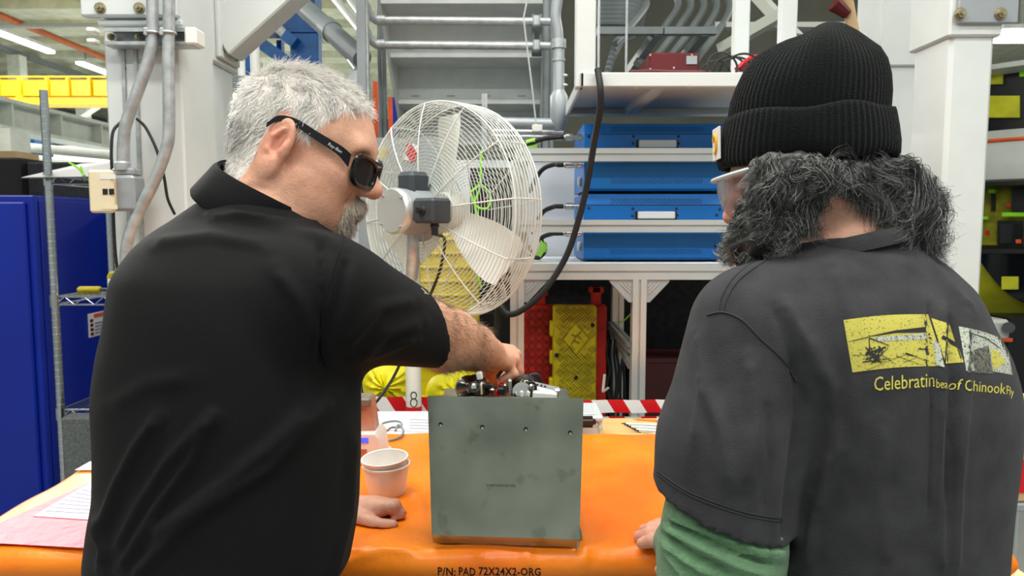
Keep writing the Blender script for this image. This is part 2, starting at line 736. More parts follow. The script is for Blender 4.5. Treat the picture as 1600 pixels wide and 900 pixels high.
mat('neon_green', srgb(150, 240, 40), 0.6)
mat('tape_green', srgb(160, 220, 90), 0.5)
mat('red_plastic', srgb(196, 34, 22), 0.5, var=0.12, vscale=14)
mat('yellow_plastic', srgb(216, 196, 12), 0.5, col2=srgb(176, 158, 14), vscale=20)
mat('yellow_cloth', srgb(222, 214, 16), 0.55, var=0.08, vscale=12, bump=0.3, bscale=30)
mat('red_paint', srgb(92, 12, 18), 0.45, var=0.1)
mat('maroon', srgb(70, 22, 24), 0.5)
mat('orange_sign', srgb(232, 92, 40), 0.5)
mat('label_white', srgb(224, 222, 214), 0.6, var=0.05)
mat('heli_primer', srgb(196, 196, 30), 0.55, var=0.14, vscale=6)
mat('heli_cowl', srgb(190, 194, 188), 0.3, var=0.06, vscale=4)
mat('heli_black', srgb(16, 17, 18), 0.35)
mat('heli_inside', srgb(150, 150, 20), 0.7, var=0.3, vscale=12)
mat('carton', srgb(196, 164, 122), 0.8, var=0.06)
mat('glass_screen', srgb(12, 14, 18), 0.1)
mat('fan_white', srgb(214, 219, 212), 0.34, var=0.02)
mat('fan_blade', srgb(214, 215, 206), 0.4, metal=0.2, var=0.05)
mat('ink_black', srgb(14, 14, 14), 0.7, var=0.0)
mat('tape_red', srgb(206, 20, 32), 0.4, var=0.05)

# ================================================================ the hall
tag(MB().box(-40, 40, -10, 56, -0.1, 0).build('floor', 'floor_paint'), 'light grey painted hangar floor', kind='structure')
ceil = tag(MB().box(-40, 40, -10, 56, 9.4, 9.6).build('ceiling', 'roof_deck'), 'pale roof deck of the hangar with purlins', kind='structure')
pur = None
for i, yy in enumerate(np.arange(14, 55, 2.6)):
    MB().box(-32, -6, yy, yy + 0.14, 9.1, 9.4).build('purlin', 'roof_deck', ceil)
for xx in (-30.0, -22.0, -14.5):
    MB().box(xx, xx + 0.18, 14, 55, 8.85, 9.1).build('roof_beam', 'grey_steel', ceil)
tag(MB().box(-40, 40, 55, 55.3, 0, 9.4).build('wall_back', 'hall_wall'), 'pale far end wall of the hangar', kind='structure')
tag(MB().box(-40.3, -40, -10, 55, 0, 9.4).build('wall_left', 'hall_wall'), 'pale long hangar wall', kind='structure')
tag(MB().box(40, 40.3, -10, 55, 0, 9.4).build('wall_right', 'hall_wall'), 'pale long hangar wall opposite', kind='structure')

# housings of the strip lamps over the bay
first = None
for lx, ly in LAMPS:
    if first is None:
        first = thing('strip_light', 'white strip light hung over the work bay', 'lamp', (lx, ly, LAMP_Z), 'strip lights over the bay')
        MB().box(lx - 1.2, lx + 1.2, ly - 0.19, ly + 0.19, LAMP_Z + 0.02, LAMP_Z + 0.1, 0.01).build('housing', 'lamp_house', first)
        MB().cyl((lx - 0.9, ly, LAMP_Z + 0.1), (lx - 0.9, ly, 8.85), 0.006, n=6).build('suspension_rod', 'galv', first)
        MB().cyl((lx + 0.9, ly, LAMP_Z + 0.1), (lx + 0.9, ly, 8.85), 0.006, n=6).build('suspension_rod', 'galv', first)
        f0 = (lx, ly)
    else:
        copy_tree(first, (lx - f0[0], ly - f0[1], 0))

# far row of tube lights under the roof
for i, (y0, y1, lb) in enumerate(((22.0, 31.4, 'long glowing tube light running towards the far roof at the top left corner'), (33.4, 38.0, 'short glowing tube light further along the roof, behind the white column'))):
    t = thing('tube_light', lb, 'lamp', (-19.2, (y0 + y1) / 2, 8.55), 'tube lights under the far roof')
    MB().box(-19.4, -19.0, y0, y1, 8.62, 8.75).build('housing', 'lamp_house', t)
    MB().box(-19.36, -19.04, y0, y1, 8.52, 8.62).build('tube', 'lamp_glow', t)
    MB().cyl((-19.2, y0 + 0.5, 8.75), (-19.2, y0 + 0.5, 9.4), 0.03, n=6).build('hanger', 'grey_steel', t)
tag(MB().cyl((-17.6, 20, 8.6), (-17.6, 52, 8.6), 0.12, n=10).build('sprinkler_pipe', 'rust_red'), 'rust red pipe running under the hangar roof', 'pipe')
tag(MB().cyl((-40, 27, 8.5), (-12, 27, 8.5), 0.1, n=10).build('roof_pipe', 'galv'), 'pale straight pipe crossing under the roof at top left', 'pipe')

# far truss frame: white roof trusses behind the crane
def truss(x0, x1, y, z0, z1, lb):
    t = thing('roof_truss', lb, 'truss', ((x0 + x1) / 2, y, z0), 'white trusses behind the yellow crane')
    MB().box(x0, x1, y, y + 0.25, z1 - 0.22, z1).build('top_chord', 'white_truss', t)
    MB().box(x0, x1, y, y + 0.25, z0, z0 + 0.22).build('bottom_chord', 'white_truss', t)
    n = int((x1 - x0) / 2.6)
    for i in range(n):
        xa, xb = x0 + (x1 - x0) * i / n, x0 + (x1 - x0) * (i + 1) / n
        za, zb = (z0, z1) if i % 2 else (z1, z0)
        MB().bar((xa, y + 0.12, za), (xb, y + 0.12, zb), 0.16, 0.16).build('web_bar', 'white_truss', t)
truss(-34, -10, 34, 5.6, 7.3, 'white roof truss above the yellow crane bridge')
truss(-38, -12, 44, 3.4, 5.2, 'white truss further back below the yellow crane bridge')
for i, (px, d, lb) in enumerate(((35, 33, 'white far post left of the yellow crane'), (135, 40, 'white far post beside the lit roof tube'))):
    tag(MB().box(UX(px, d) - 0.28, UX(px, d) + 0.28, d, d + 0.5, 0, 8.84).build('far_post', 'white_truss'), lb, 'post', 'far white posts')

# yellow crane bridge
d = 20.0
t = thing('crane_bridge', 'yellow overhead crane bridge with handrail, far left', 'crane', (UX(40, d), d, UZ(190, d)))
xl, xr = UX(-260, d), UX(330, d)
MB().box(xl, xr, d, d + 0.5, UZ(149, d), UZ(124, d)).build('girder', 'crane_yellow', t)
MB().box(xl, xr, d - 0.1, d + 0.6, UZ(163, d), UZ(154, d)).build('lower_flange', 'crane_yellow', t)
MB().box(xl, xr, d - 0.12, d - 0.06, UZ(122, d), UZ(120, d)).build('handrail', 'crane_yellow', t)
for px in (-60, -25, 12, 46, 88, 120, 153, 190, 230):
    MB().box(UX(px, d) - 0.03, UX(px, d) + 0.03, d - 0.12, d - 0.02, UZ(150, d), UZ(120, d)).build('rail_post', 'crane_yellow', t)
MB().box(UX(40, d), UX(50, d), d - 0.1, d, UZ(168, d), UZ(150, d)).build('bracket', 'crane_yellow', t)
tag(MB().box(UX(-20, d + 0.8), UX(22, d + 0.8), d + 0.9, d + 1.6, UZ(128, d), UZ(120, d)).build('crane_box', 'crane_blue'), 'small blue box on top of the yellow crane bridge', 'box')

# white runway girder running into the hall
t = thing('runway_girder', 'white runway girder with stiffener plates receding into the hall, left', 'girder', (-8.3, 18, 2.9))
MB().box(-8.55, -8.05, 9, 34, 3.40, 3.46).build('top_flange', 'white_truss', t)
MB().box(-8.55, -8.05, 9, 34, 2.96, 3.02).build('bottom_flange', 'white_truss', t)
MB().box(-8.33, -8.27, 9, 34, 3.02, 3.40).build('web', 'white_truss', t)
for yy in np.arange(9.5, 34, 1.3):
    MB().box(-8.27, -8.08, yy, yy + 0.04, 3.02, 3.40).build('stiffener', 'white_truss', t)
for yy in (10.5, 22.0, 33.0):
    MB().box(-8.5, -8.1, yy, yy + 0.4, 0, 2.96).build('support_post', 'white_truss', t)
d = 14.0
tag(MB().box(UX(28, d), UX(60, d), d, d + 0.6, 0, UZ(200, d), 0.02).build('blue_machine', 'crane_blue'), 'blue machine tower standing far left under the white girder', 'machine')
for i, (v0, v1, r, lb) in enumerate(((228, 240, 0.055, 'upper white pipe crossing low behind the wire rack'), (243, 262, 0.055, 'lower white pipe crossing low behind the wire rack'))):
    lp = thing('long_pipe', lb, 'pipe', (UX(200, 9), 9, 0))
    dp = 9.0 + 0.3 * i
    pa_, pb_ = U(-60, v0 - (v1 - v0) * 0.6, dp), U(420, v0 + (v1 - v0) * 3.2, dp)
    MB().cyl(pa_, pb_, r, n=12).build('pipe', 'white_truss', lp)
    for q in (0.1, 0.9):
        c_ = pa_.lerp(pb_, q)
        MB().cyl((c_.x, c_.y, 0), (c_.x, c_.y, c_.z), 0.03, n=8).build('stand', 'grey_steel', lp)
d = 8.5
tag(MB().box(UX(-40, d), UX(24, d), d, d + 0.35, 0, UZ(200, d)).build('pale_cabinet', 'white_truss'), 'pale ribbed cabinet far left below the white girder', 'cabinet')
d = 8.0
tag(MB().box(UX(-40, d), UX(30, d), d, d + 0.4, 0, UZ(236, d)).build('tan_machine', 'carton'), 'tan machine casing behind the black cabinet, far left', 'machine')
d = 26.0
tag(MB().box(UX(40, d), -8.8, d, d + 0.4, 0, UZ(228, d)).build('low_partition', 'hall_wall'), 'long pale partition across the far hall', 'partition')

# black cabinet behind the blue one
d = 4.3
t = thing('black_cabinet', 'black cabinet standing behind the blue cabinet, far left', 'cabinet', (UX(20, d), d, 0))
MB().box(UX(-300, d), UX(36, d), d, d + 0.7, 0, UZ(246, d), 0.01).build('body', 'black_matte', t)
MB().box(UX(37, d), UX(165, d), d + 0.05, d + 0.7, 0, UZ(252, d), 0.01).build('side_bay', 'black_board', t)

# blue cabinet
d = 3.2
t = thing('blue_cabinet', 'tall dark blue cabinet at the left edge behind the bench', 'cabinet', (UX(-60, d), d, 0))
xr = UX(53, d, 320)
zt = UZ(305, d)
MB().box(xr - 1.4, xr, d, d + 0.74, 0, zt, 0.006).build('body', 'blue_cabinet', t)
MB().box(xr - 0.72, xr - 0.03, d - 0.02, d, 0.1, zt - 0.03, 0.006).build('door', 'blue_cabinet', t)
MB().box(xr, xr + 0.006, d + 0.03, d + 0.7, 0.06, zt - 0.02, 0.004).build('side_panel', 'blue_cabinet', t)
xk = UX(330, d + 0.9)
tag(MB().box(xr + 0.03, xk, d + 0.72, d + 1.3, 0, UZ(312, d + 0.74), 0.006).build('blue_locker', 'blue_cabinet'), 'blue locker set back behind the wire rack', 'cabinet')

# wire rack
d, d2 = 2.6, 2.98
xa, xb = UX(82, d, 400), -1.31
t = thing('wire_rack', 'chrome wire shelving rack between blue cabinet and white column', 'rack', ((xa + xb) / 2, (d + d2) / 2, 0))
ztop = UZ(141, d)
for x, y in ((xa, d), (xb, d), (xa, d2), (xb, d2)):
    zt_ = ztop if (x == xa and y == d) else UZ(262, d)
    p = MB().cyl((x, y, 0), (x, y, zt_), 0.0135, n=14).build('post', 'chrome', t)
    g = MB()
    for k in range(int(zt_ / 0.0254)):
        g.lathe([(0.0137, 0.0254 * k), (0.0141, 0.0254 * k + 0.001), (0.0137, 0.0254 * k + 0.002)], (x, y, 0), (0, 0, 1), n=10, cap=False)
    tag(g.build('post_grooves', 'galv', p), kind='stuff')
for zz in (UZ(281, d), UZ(470, d), UZ(646, d)):
    s = MB()
    for y in (d, d2):
        s.cyl((xa, y, zz + 0.014), (xb, y, zz + 0.014), 0.0035, n=8)
        s.cyl((xa, y, zz - 0.014), (xb, y, zz - 0.014), 0.0035, n=8)
        n = 9
        for i in range(n):
            q0, q1 = xa + (xb - xa) * i / n, xa + (xb - xa) * (i + 1) / n
            s.cyl((q0, y, zz + (0.014 if i % 2 else -0.014)), (q1, y, zz + (-0.014 if i % 2 else 0.014)), 0.002, n=6)
    for x in (xa, xb):
        s.cyl((x, d, zz + 0.014), (x, d2, zz + 0.014), 0.0035, n=8)
        s.cyl((x, d, zz - 0.014), (x, d2, zz - 0.014), 0.0035, n=8)
    sh = s.build('shelf_frame', 'chrome', t)
    wv = MB()
    for i in range(15):
        q = xa + (xb - xa) * (i + 0.5) / 15
        wv.cyl((q, d, zz + 0.017), (q, d2, zz + 0.017), 0.0018, n=6)
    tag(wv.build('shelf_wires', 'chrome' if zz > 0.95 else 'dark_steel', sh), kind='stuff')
    for x in (xa, xb):
        MB().cyl((x, d, zz - 0.022), (x, d, zz + 0.022), 0.017, n=12).build('collar', 'chrome', t)
zz = UZ(281, d)
tag(MB().prism([U(33, 279, 2.5), U(190, 277, 2.56), U(190, 253, 2.98), U(128, 257, 2.98)], (0, 0, 0.004)).build('grey_sheet', 'shelf_sheet'), 'grey sheet lying tilted on the top shelf of the wire rack', 'sheet')
tag(MB().tube(smooth_path([U(108, 254, 2.57), U(124, 264, 2.57), U(136, 281, 2.57)]), 0.0035, 6).tube(smooth_path([U(126, 260, 2.565), U(130, 272, 2.565), U(133, 274, 2.565)]), 0.003, 6).build('green_string', 'neon_green'), 'bright green string hanging over the top shelf of the wire rack', 'string')
z2 = UZ(470, d) + 0.019
tool = thing('hand_tool', 'yellow handled tool lying on the middle wire shelf', 'tool', (UX(143, d + 0.1), d + 0.1, z2))
MB().obox((UX(135, d + 0.1), d + 0.1, z2 + 0.012), (0.09, 0.03, 0.024), None, 0.009).build('handle', 'yellow_plastic', tool)
MB().obox((UX(158, d + 0.1), d + 0.1, z2 + 0.012), (0.05, 0.02, 0.012), None, 0.004).build('blade', 'dark_steel', tool)
tag(MB().tube(smooth_path([U(182, 426, 2.72), U(172, 428, 2.72), U(170, 436, 2.72), U(176, 442, 2.72)]), 0.006, 8).build('yellow_strap', 'yellow_plastic'), 'small yellow strap loop above the middle wire shelf', 'strap')
bx_ = thing('white_cube', 'small white box on the middle wire shelf behind the older worker', 'box', (UX(176, d + 0.12), d + 0.12, z2))
MB().box(UX(167, d + 0.12), UX(190, d + 0.12), d + 0.1, d + 0.16, z2, z2 + 0.05, 0.004).build('body', 'panel_white', bx_)
MB().box(UX(168, d + 0.12), UX(189, d + 0.12), d + 0.096, d + 0.1, z2 + 0.034, z2 + 0.037).build('lid_seam', 'box_grey', bx_)
xl = UX(53, 3.2, 320) + 0.008
def side_pt(u, v):
    dd = xl / ((u - 800) / F)
    for _ in range(6):
        dd *= xl / U(u, v, dd).x
    return U(u, v, dd)
ya, yb = side_pt(138, 505).y, side_pt(170, 505).y
zl0, zl1 = side_pt(150, 525).z, side_pt(150, 488).z
sg = thing('warning_label', 'small white warning label with orange header on the blue cabinet side', 'label', (xl, (ya + yb) / 2, zl0))
MB().box(xl - 0.001, xl + 0.002, ya, yb, zl0, zl1).build('sheet', 'label_white', sg)
MB().box(xl + 0.002, xl + 0.004, ya + (yb - ya) * 0.25, yb, zl1 - 0.024, zl1 - 0.006).build('header', 'orange_sign', sg)
for k in range(4):
    MB().box(xl + 0.002, xl + 0.004, ya + 0.012, ya + (yb - ya) * 0.2, zl0 + 0.008 + 0.022 * k, zl0 + 0.022 + 0.022 * k).build('pictogram', 'red_paint', sg)
    MB().box(xl + 0.002, xl + 0.004, ya + (yb - ya) * 0.27, yb - 0.02, zl0 + 0.012 + 0.016 * k, zl0 + 0.020 + 0.016 * k).build('text_line', 'box_grey', sg)
# grey foam block under the rack's lowest deck
d = 2.5
z0, z1 = UZ(760, d), UZ(651, d)
fb = thing('foam_block', 'rough grey foam block beside the orange pad, left', 'block', (UX(120, d), d, 0))
MB().box(UX(80, d), UX(215, d), d - 0.01, d + 0.06, z0, z1, 0.008).build('slab', 'foam_grey', fb)
MB().box(UX(80, d) + 0.01, UX(215, d), d, d + 0.06, 0, z0 - 0.001, 0.008).build('lower_slab', 'foam_grey', fb)

# ================================================================ white steel columns
def bolt(mb, p, n, r=0.013, h=0.014):
    n = Vector(n).normalized()
    mb.cyl(p, Vector(p) + n * 0.004, r * 1.35, n=14)
    mb.cyl(p, Vector(p) + n * h, r, n=6)
    mb.cyl(p, Vector(p) + n * (h + 0.006), r * 0.5, n=8)


d = 2.2
xa, xb = UX(168, d, 200), UX(287, d, 200)
colA = thing('steel_column', 'white steel column carrying conduits and the beige jack plate', 'column', ((xa + xb) / 2, d + 0.1, 0))
MB().box(xa, xb, d, d + 0.24, 0, 3.2, 0.006).build('post', 'white_steel', colA)
pa, pb = UX(150, d), UX(296, d)
MB().box(pa, pb, d - 0.03, d, UZ(30, d), 3.2, 0.006).build('bolted_plate', 'white_steel', colA)
MB().box(xa - 0.01, xb + 0.012, d - 0.012, d, UZ(42, d), UZ(32, d), 0.004).build('weld_lip', 'white_steel', colA)
for px in (157, 218):
    b = MB(); bolt(b, U(px, 13, d - 0.03), (0, -1, 0), 0.012); b.build('bolt', 'zinc_bolt', colA)

d = 2.62
xr = UX(333, d, 200)
colB = thing('steel_column', 'white steel column with bolted collar behind the older worker\'s head', 'column', (xr - 0.11, d + 0.11, 0))
zc = UZ(97, d)
MB().box(xr - 0.22, xr, d, d + 0.21, 0, zc + 0.02, 0.012).build('post', 'white_steel', colB)
MB().box(xr - 0.235, xr + 0.014, d - 0.014, d + 0.224, zc, 3.3, 0.006).build('collar', 'white_steel', colB)
MB().box(xr + 0.014, xr + 0.03, d + 0.01, d + 0.2, zc + 0.02, 3.3, 0.004).build('side_plate', 'white_steel', colB)
for yy, zz in ((d + 0.05, zc + 0.06), (d + 0.165, zc + 0.055)):
    b = MB(); bolt(b, (xr + 0.03, yy, zz), (1, 0, 0), 0.013); b.build('bolt', 'zinc_bolt', colB)
MB().bar((xr + 0.0, d + 0.1, zc + 0.09), (xr + 0.62, d + 0.1, zc + 0.62), 0.13, 0.15, (0, 0, 1), 0.006).build('diagonal_brace', 'white_steel', colB)

d = 2.3
x0, x1 = UX(1476, d, 250), UX(1545, d, 250)
colR = thing('steel_column', 'white steel column with two bolts behind the bearded worker', 'column', ((x0 + x1) / 2, d + 0.1, 0))
zc = UZ(58, d)
MB().box(x0, x1, d, d + 0.21, 0, zc + 0.02, 0.012).build('post', 'white_steel', colR)
MB().box(x0 - 0.012, x1 + 0.012, d - 0.012, d + 0.222, zc, 3.2, 0.006).build('collar', 'white_steel', colR)
MB().box(x0 + 0.004, x1 + 0.05, d - 0.026, d - 0.012, UZ(40, d), 3.2, 0.004).build('bolted_plate', 'box_grey', colR)
for px in (1500, 1563):
    b = MB(); bolt(b, U(px, 22, d - 0.026), (0, -1, 0), 0.014); b.build('bolt', 'zinc_bolt', colR)

d = 3.3
x0 = UX(1376, d, 150)
colC = thing('steel_column', 'white steel column furthest back between the beanie and the front right column', 'column', (x0 + 0.1, d + 0.1, 0))
zc = UZ(104, d)
MB().box(x0, x0 + 0.2, d, d + 0.21, 0, zc + 0.02, 0.012).build('post', 'white_steel', colC)
MB().box(x0 - 0.016, x0 + 0.216, d - 0.016, d + 0.226, zc, 3.3, 0.006).build('collar', 'white_steel', colC)

# strut channels, conduits, jack box on the left column
def channel(mb, p0, p1, w, dep, out):
    """U channel open towards `out`."""
    p0, p1, out = Vector(p0), Vector(p1), Vector(out).normalized()
    a = (p1 - p0).normalized()
    s = a.cross(out).normalized()
    mb.bar(p0 - out * dep, p1 - out * dep, w, 0.003, out)
    for k in (-1, 1):
        mb.bar(p0 + s * (k * w / 2) - out * dep / 2, p1 + s * (k * w / 2) - out * dep / 2, 0.003, dep, out)
        mb.bar(p0 + s * (k * (w / 2 - 0.005)), p1 + s * (k * (w / 2 - 0.005)), 0.009, 0.003, out)
    return mb


d = 2.14
t = thing('cross_strut', 'short horizontal strut channel with white end caps on the left column', 'strut', U(237, 70, d))
channel(MB(), U(163, 57, d), U(300, 57, d), 0.046, 0.05, (0, -1, 0)).build('channel', 'galv', t)
MB().box(UX(300, d), UX(319, d), d - 0.008, d + 0.056, UZ(70, d), UZ(43, d), 0.005).build('end_cap', 'cap_white', t)
for v in (47, 64):
    MB().box(UX(150, d), UX(163, d), d - 0.006, d + 0.03, UZ(v + 4, d), UZ(v - 4, d), 0.004).build('end_cap', 'cap_white', t)
for px in (174, 217):
    b = MB(); bolt(b, U(px, 58, d + 0.03), (0, -1, 0), 0.008, 0.012); b.build('bolt', 'zinc_bolt', t)
t = thing('upright_strut', 'vertical slotted strut channel on the front of the left column', 'strut', U(201, 600, d + 0.05))
channel(MB(), U(201, 70, d + 0.055), (U(201, 250, d + 0.055).x, d + 0.055, 0.3), 0.045, 0.03, (0, -1, 0)).build('channel', 'galv', t)
for v in (85, 110, 140, 165, 230, 330, 360, 390):
    MB().obox(U(201, v, d + 0.083), (0.014, 0.003, 0.028), None, 0.003).build('slot', 'dark_steel', t)
b = MB(); bolt(b, U(201, 109, d + 0.08), (0, -1, 0), 0.008); b.build('bolt', 'zinc_bolt', t)
d = 2.105
p1 = smooth_path([U(237, -60, d), U(238, 0, d), U(238, 55, d), U(233, 92, d), U(216, 140, d), U(198, 190, d), U(193, 225, d), U(192, 264, d)])
c1 = thing('conduit', 'bent galvanised conduit running down into the jack box', 'pipe', U(192, 264, d), 'conduits on the left column')
MB().tube(p1, 0.0165, 14).build('pipe', 'galv', c1)
MB().lathe([(0.021, 0), (0.021, 0.02), (0.018, 0.024)], U(192, 266, d), (0, 0, 1)).build('coupling', 'galv', c1)
p2 = smooth_path([U(264, -60, d), U(264, 0, d), U(263, 100, d), U(264, 200, d), U(259, 235, d), U(240, 285, d), U(213, 340, d), U(199, 380, d), U(197, 420, d), U(206, 460, d), U(215, 560, d)])
c2 = thing('conduit', 'longer bent galvanised conduit crossing below the jack box', 'pipe', U(215, 560, d), 'conduits on the left column')
MB().tube(p2, 0.0165, 14).build('pipe', 'galv', c2)
for cc, px in ((c1, 238), (c2, 263)):
    MB().tube([U(px, 52, d) + Vector((0.0195 * math.cos(a), 0.0195 * math.sin(a), 0)) for a in np.linspace(0, 2 * math.pi, 20, endpoint=False)], 0.004, 6, closed=True).obox(U(px - 9, 50, d - 0.012), (0.012, 0.02, 0.022), None, 0.003).build('clamp', 'galv', cc)
jb = thing('jack_box', 'grey surface box with beige jack plate on the left column', 'socket', U(192, 330, d))
MB().box(UX(176, d), UX(217, d), d - 0.02, d + 0.05, UZ(330, d), UZ(274, d), 0.008).build('box', 'box_grey', jb)
MB().box(UX(180, d), UX(214, d), d - 0.01, d + 0.04, UZ(275, d), UZ(262, d), 0.006).build('box_neck', 'box_grey', jb)
fp = MB().box(UX(154, d), UX(192, d), d - 0.045, d - 0.03, UZ(333, d), UZ(267, d), 0.006).build('face_plate', 'jack_beige', jb)
MB().box(UX(176, d), UX(190, d), d - 0.03, d + 0.0, UZ(325, d), UZ(278, d)).build('mount', 'jack_beige', jb)
dd = d - 0.045
MB().box(UX(159, dd), UX(184, dd), dd - 0.0015, dd, UZ(280, dd), UZ(272, dd)).build('paper_strip', 'label_white', fp)
MB().box(UX(160, dd), UX(185, dd), dd - 0.0015, dd, UZ(327, dd), UZ(320, dd)).build('label_field', 'jack_beige', fp)
for px in (167, 177):
    MB().box(UX(px - 3.8, dd), UX(px + 3.8, dd), dd - 0.002, dd, UZ(304, dd), UZ(295, dd)).build('port', 'black_plastic', fp)
tag(MB().tube(smooth_path([U(214, 186, 2.16), U(228, 200, 2.13), U(245, 235, 2.12), U(256, 275, 2.12), U(262, 310, 2.13), U(273, 335, 2.15)]), 0.0042, 8).build('data_cable', 'black_rubber'), 'thin black cable hanging right of the bent conduits', 'cable')
tag(MB().tube(smooth_path([U(190, 190, 2.16), U(177, 205, 2.14), U(174, 235, 2.13), U(175, 268, 2.13), U(177, 330, 2.16), U(180, 390, 2.16), U(186, 440, 2.16)]), 0.0045, 8).build('data_cable', 'black_rubber'), 'thin black cable looping down behind the beige jack plate', 'cable')

# ================================================================ top centre: blue frame, struts, pipes
d = 7.0
t = thing('gantry_machine', 'blue steel gantry machine above the older worker\'s head', 'machine', (UX(445, d), d, 0))
MB().box(UX(468, d), UX(499, d), d, d + 0.25, 0, UZ(-80, d), 0.01).build('upright', 'crane_blue', t)
MB().box(UX(462, d), UX(505, d), d - 0.04, d, UZ(122, d), UZ(52, d), 0.01).build('upright_plate', 'crane_blue', t)
MB().box(UX(388, d), UX(402, d), d, d + 0.2, 0, UZ(-80, d), 0.01).build('upright', 'crane_blue', t)
MB().box(UX(380, d), UX(500, d), d - 0.02, d + 0.25, UZ(50, d), UZ(-60, d), 0.01).build('header', 'crane_blue', t)
MB().box(UX(380, d), UX(505, d), d - 0.06, d + 0.02, UZ(53, d), UZ(48, d), 0.004).build('header_flange', 'crane_blue', t)
MB().bar(U(404, 65, d), U(478, 118, d), 0.12, 0.11).build('diagonal', 'crane_blue', t)
MB().box(UX(424, d), UX(432, d), d + 0.3, d + 0.4, 0, UZ(50, d)).build('rear_upright', 'crane_blue', t)
MB().box(UX(456, d), UX(462, d), d + 0.3, d + 0.4, 0, UZ(50, d)).build('rear_upright', 'crane_blue', t)
MB().box(UX(470, d), UX(522, d), d - 0.3, d, UZ(140, d), UZ(120, d), 0.01).build('ledge', 'crane_blue', t)
MB().bar(U(445, 55, d - 0.1), U(462, 68, d - 0.1), 0.1, 0.1).build('cylinder_end', 'crane_blue', t)
MB().cyl(U(412, 22, d - 0.1), U(446, 55, d - 0.1), 0.045, n=12).build('cylinder', 'white_steel', t)
for px, r, lb in ((385, 0.017, 'thin white pipe left of the blue frame'), (406, 0.022, 'thick white pipe in front of the blue frame')):
    d = 3.6
    tag(MB().cyl((UX(px, d), d, 0), (UX(px, d), d, 3.6), r, n=14).build('white_pipe', 'cap_white'), lb, 'pipe')
d = 3.54
t = thing('perforated_strut', 'grey perforated strut behind the older worker\'s head', 'strut', U(400, 135, d))
x0, x1 = UX(366, d), UX(440, d)
MB().box(x0 - 0.2, x1, d, d + 0.04, UZ(135, d), UZ(118, d), 0.003).build('channel', 'grey_steel', t)
for px in (383, 403, 423):
    MB().cyl(U(px, 126, d - 0.001), U(px, 126, d + 0.003), 0.009, n=14).build('hole', 'black_matte', t)

def pipe(name, lb, pts, r, m='galv', n=12, cat='pipe', sm=True):
    return tag(MB().tube(smooth_path(pts, 6) if sm else [Vector(p) for p in pts], r, n).build(name, m), lb, cat)


pb = thing('thick_pipe', 'thick grey sloping pipe with coupling above the older worker', 'pipe', U(565, 90, 3.9))
MB().cyl(U(440, -20, 4.6), U(566, 92, 3.9), 0.052, n=18).build('pipe', 'grey_steel', pb)
MB().cyl(U(510, 42, 4.2), U(520, 51, 4.14), 0.06, n=18).build('coupling', 'grey_steel', pb)
pipe('sloping_pipe', 'second grey pipe sloping below the thick one', [U(452, 0, 4.9), U(545, 85, 4.3)], 0.03, 'grey_steel', sm=False)
pipe('roof_conduit', 'thin pale pipe sloping down towards the fan, left of the strut', [U(498, 30, 6.5), U(556, 108, 5.6)], 0.016, 'galv', sm=False)
for i, (a, b, lb) in enumerate((((518, -8), (570, 55), 'lowest of three pale pipes rising left of the stair'), ((540, -8), (572, 32), 'middle of three pale pipes rising left of the stair'), ((556, -8), (574, 12), 'topmost of three pale pipes rising left of the stair'))):
    pipe('pale_pipe', lb, [U(a[0], a[1], 3.9), U(b[0], b[1], 3.4)], 0.02, 'alu', sm=False)
d = 3.0
t = thing('tall_strut', 'tall grey slotted strut left of the stair', 'strut', (UX(570, d), d, 0))
MB().box(UX(562, d), UX(576, d), d, d + 0.041, 0, 3.4, 0.002).build('channel', 'box_grey', t)
MB().box(UX(576.5, d), UX(579.5, d), d + 0.003, d + 0.03, 0, 3.4).build('slotted_edge', 'galv', t)
d = 4.4
tag(MB().prism([U(544, 112, d), U(566, 108, d), Vector((UX(566, d), d, 0)), Vector((UX(549, d), d, 0))], (0, 0.02, 0)).build('white_board', 'panel_white'), 'white board corner beside the tall strut', 'board')
d = 4.6
for px, m, lb, w_ in ((586, 'orange_sign', 'orange strip between the tall struts', 8), (609, 'orange_sign', 'orange strip at the foot of the stair side', 7), (616, 'blue_cabinet', 'blue strip at the foot of the stair side', 7)):
    tag(MB().box(UX(px, d), UX(px + w_, d), d, d + 0.03, 0, UZ(152 if px > 590 else 127, d)).build('colour_panel', m), lb, 'panel')
for px, lb in ((597, 'dark upright pipe beside the stair, left'), (604, 'second dark upright pipe beside the stair, left')):
    tag(MB().cyl((UX(px, 3.9), 3.9, 0), (UX(px, 3.9), 3.9, 3.6), 0.011, n=12).build('dark_pipe', 'grey_steel'), lb, 'pipe')

# ---- stair seen from behind and below
st = thing('steel_stair', 'white steel stair seen from below behind the fan', 'stair', (-0.23, 5.2, 0))
sx0, sx1 = -0.605, 0.15
for k in range(-10, 4):
    z, d = 2.107 + 0.187 * k, 4.0 - 0.25 * k
    MB().box(sx0, sx1, d, d + 0.012, z, z + 0.187 - 0.002, 0.0).build('riser', 'stair_paint', st)
    tr = MB().box(sx0, sx1, d + 0.0, d + 0.265, z - 0.012, z, 0.0)
    tr.box(sx0, sx1, d - 0.018, d + 0.004, z - 0.014, z + 0.012, 0.002)
    trd = tr.build('tread', 'stair_paint', st)
    if -2 <= k <= 3:
        for q in (0.12, 0.37, 0.62, 0.87):
            x = sx0 + (sx1 - sx0) * q
            MB().box(x - 0.022, x + 0.022, d - 0.004, d, z + 0.028, z + 0.034).build('weld_mark', 'box_grey', trd)
for x in (sx0 - 0.012, sx1):
    p = [(x, 6.52, 0.0), (x, 6.9, 0.0), (x, 3.3, 2.87), (x, 3.0, 2.87)]
    MB().prism(p, (0.012, 0, 0)).build('stringer', 'stair_paint', st)

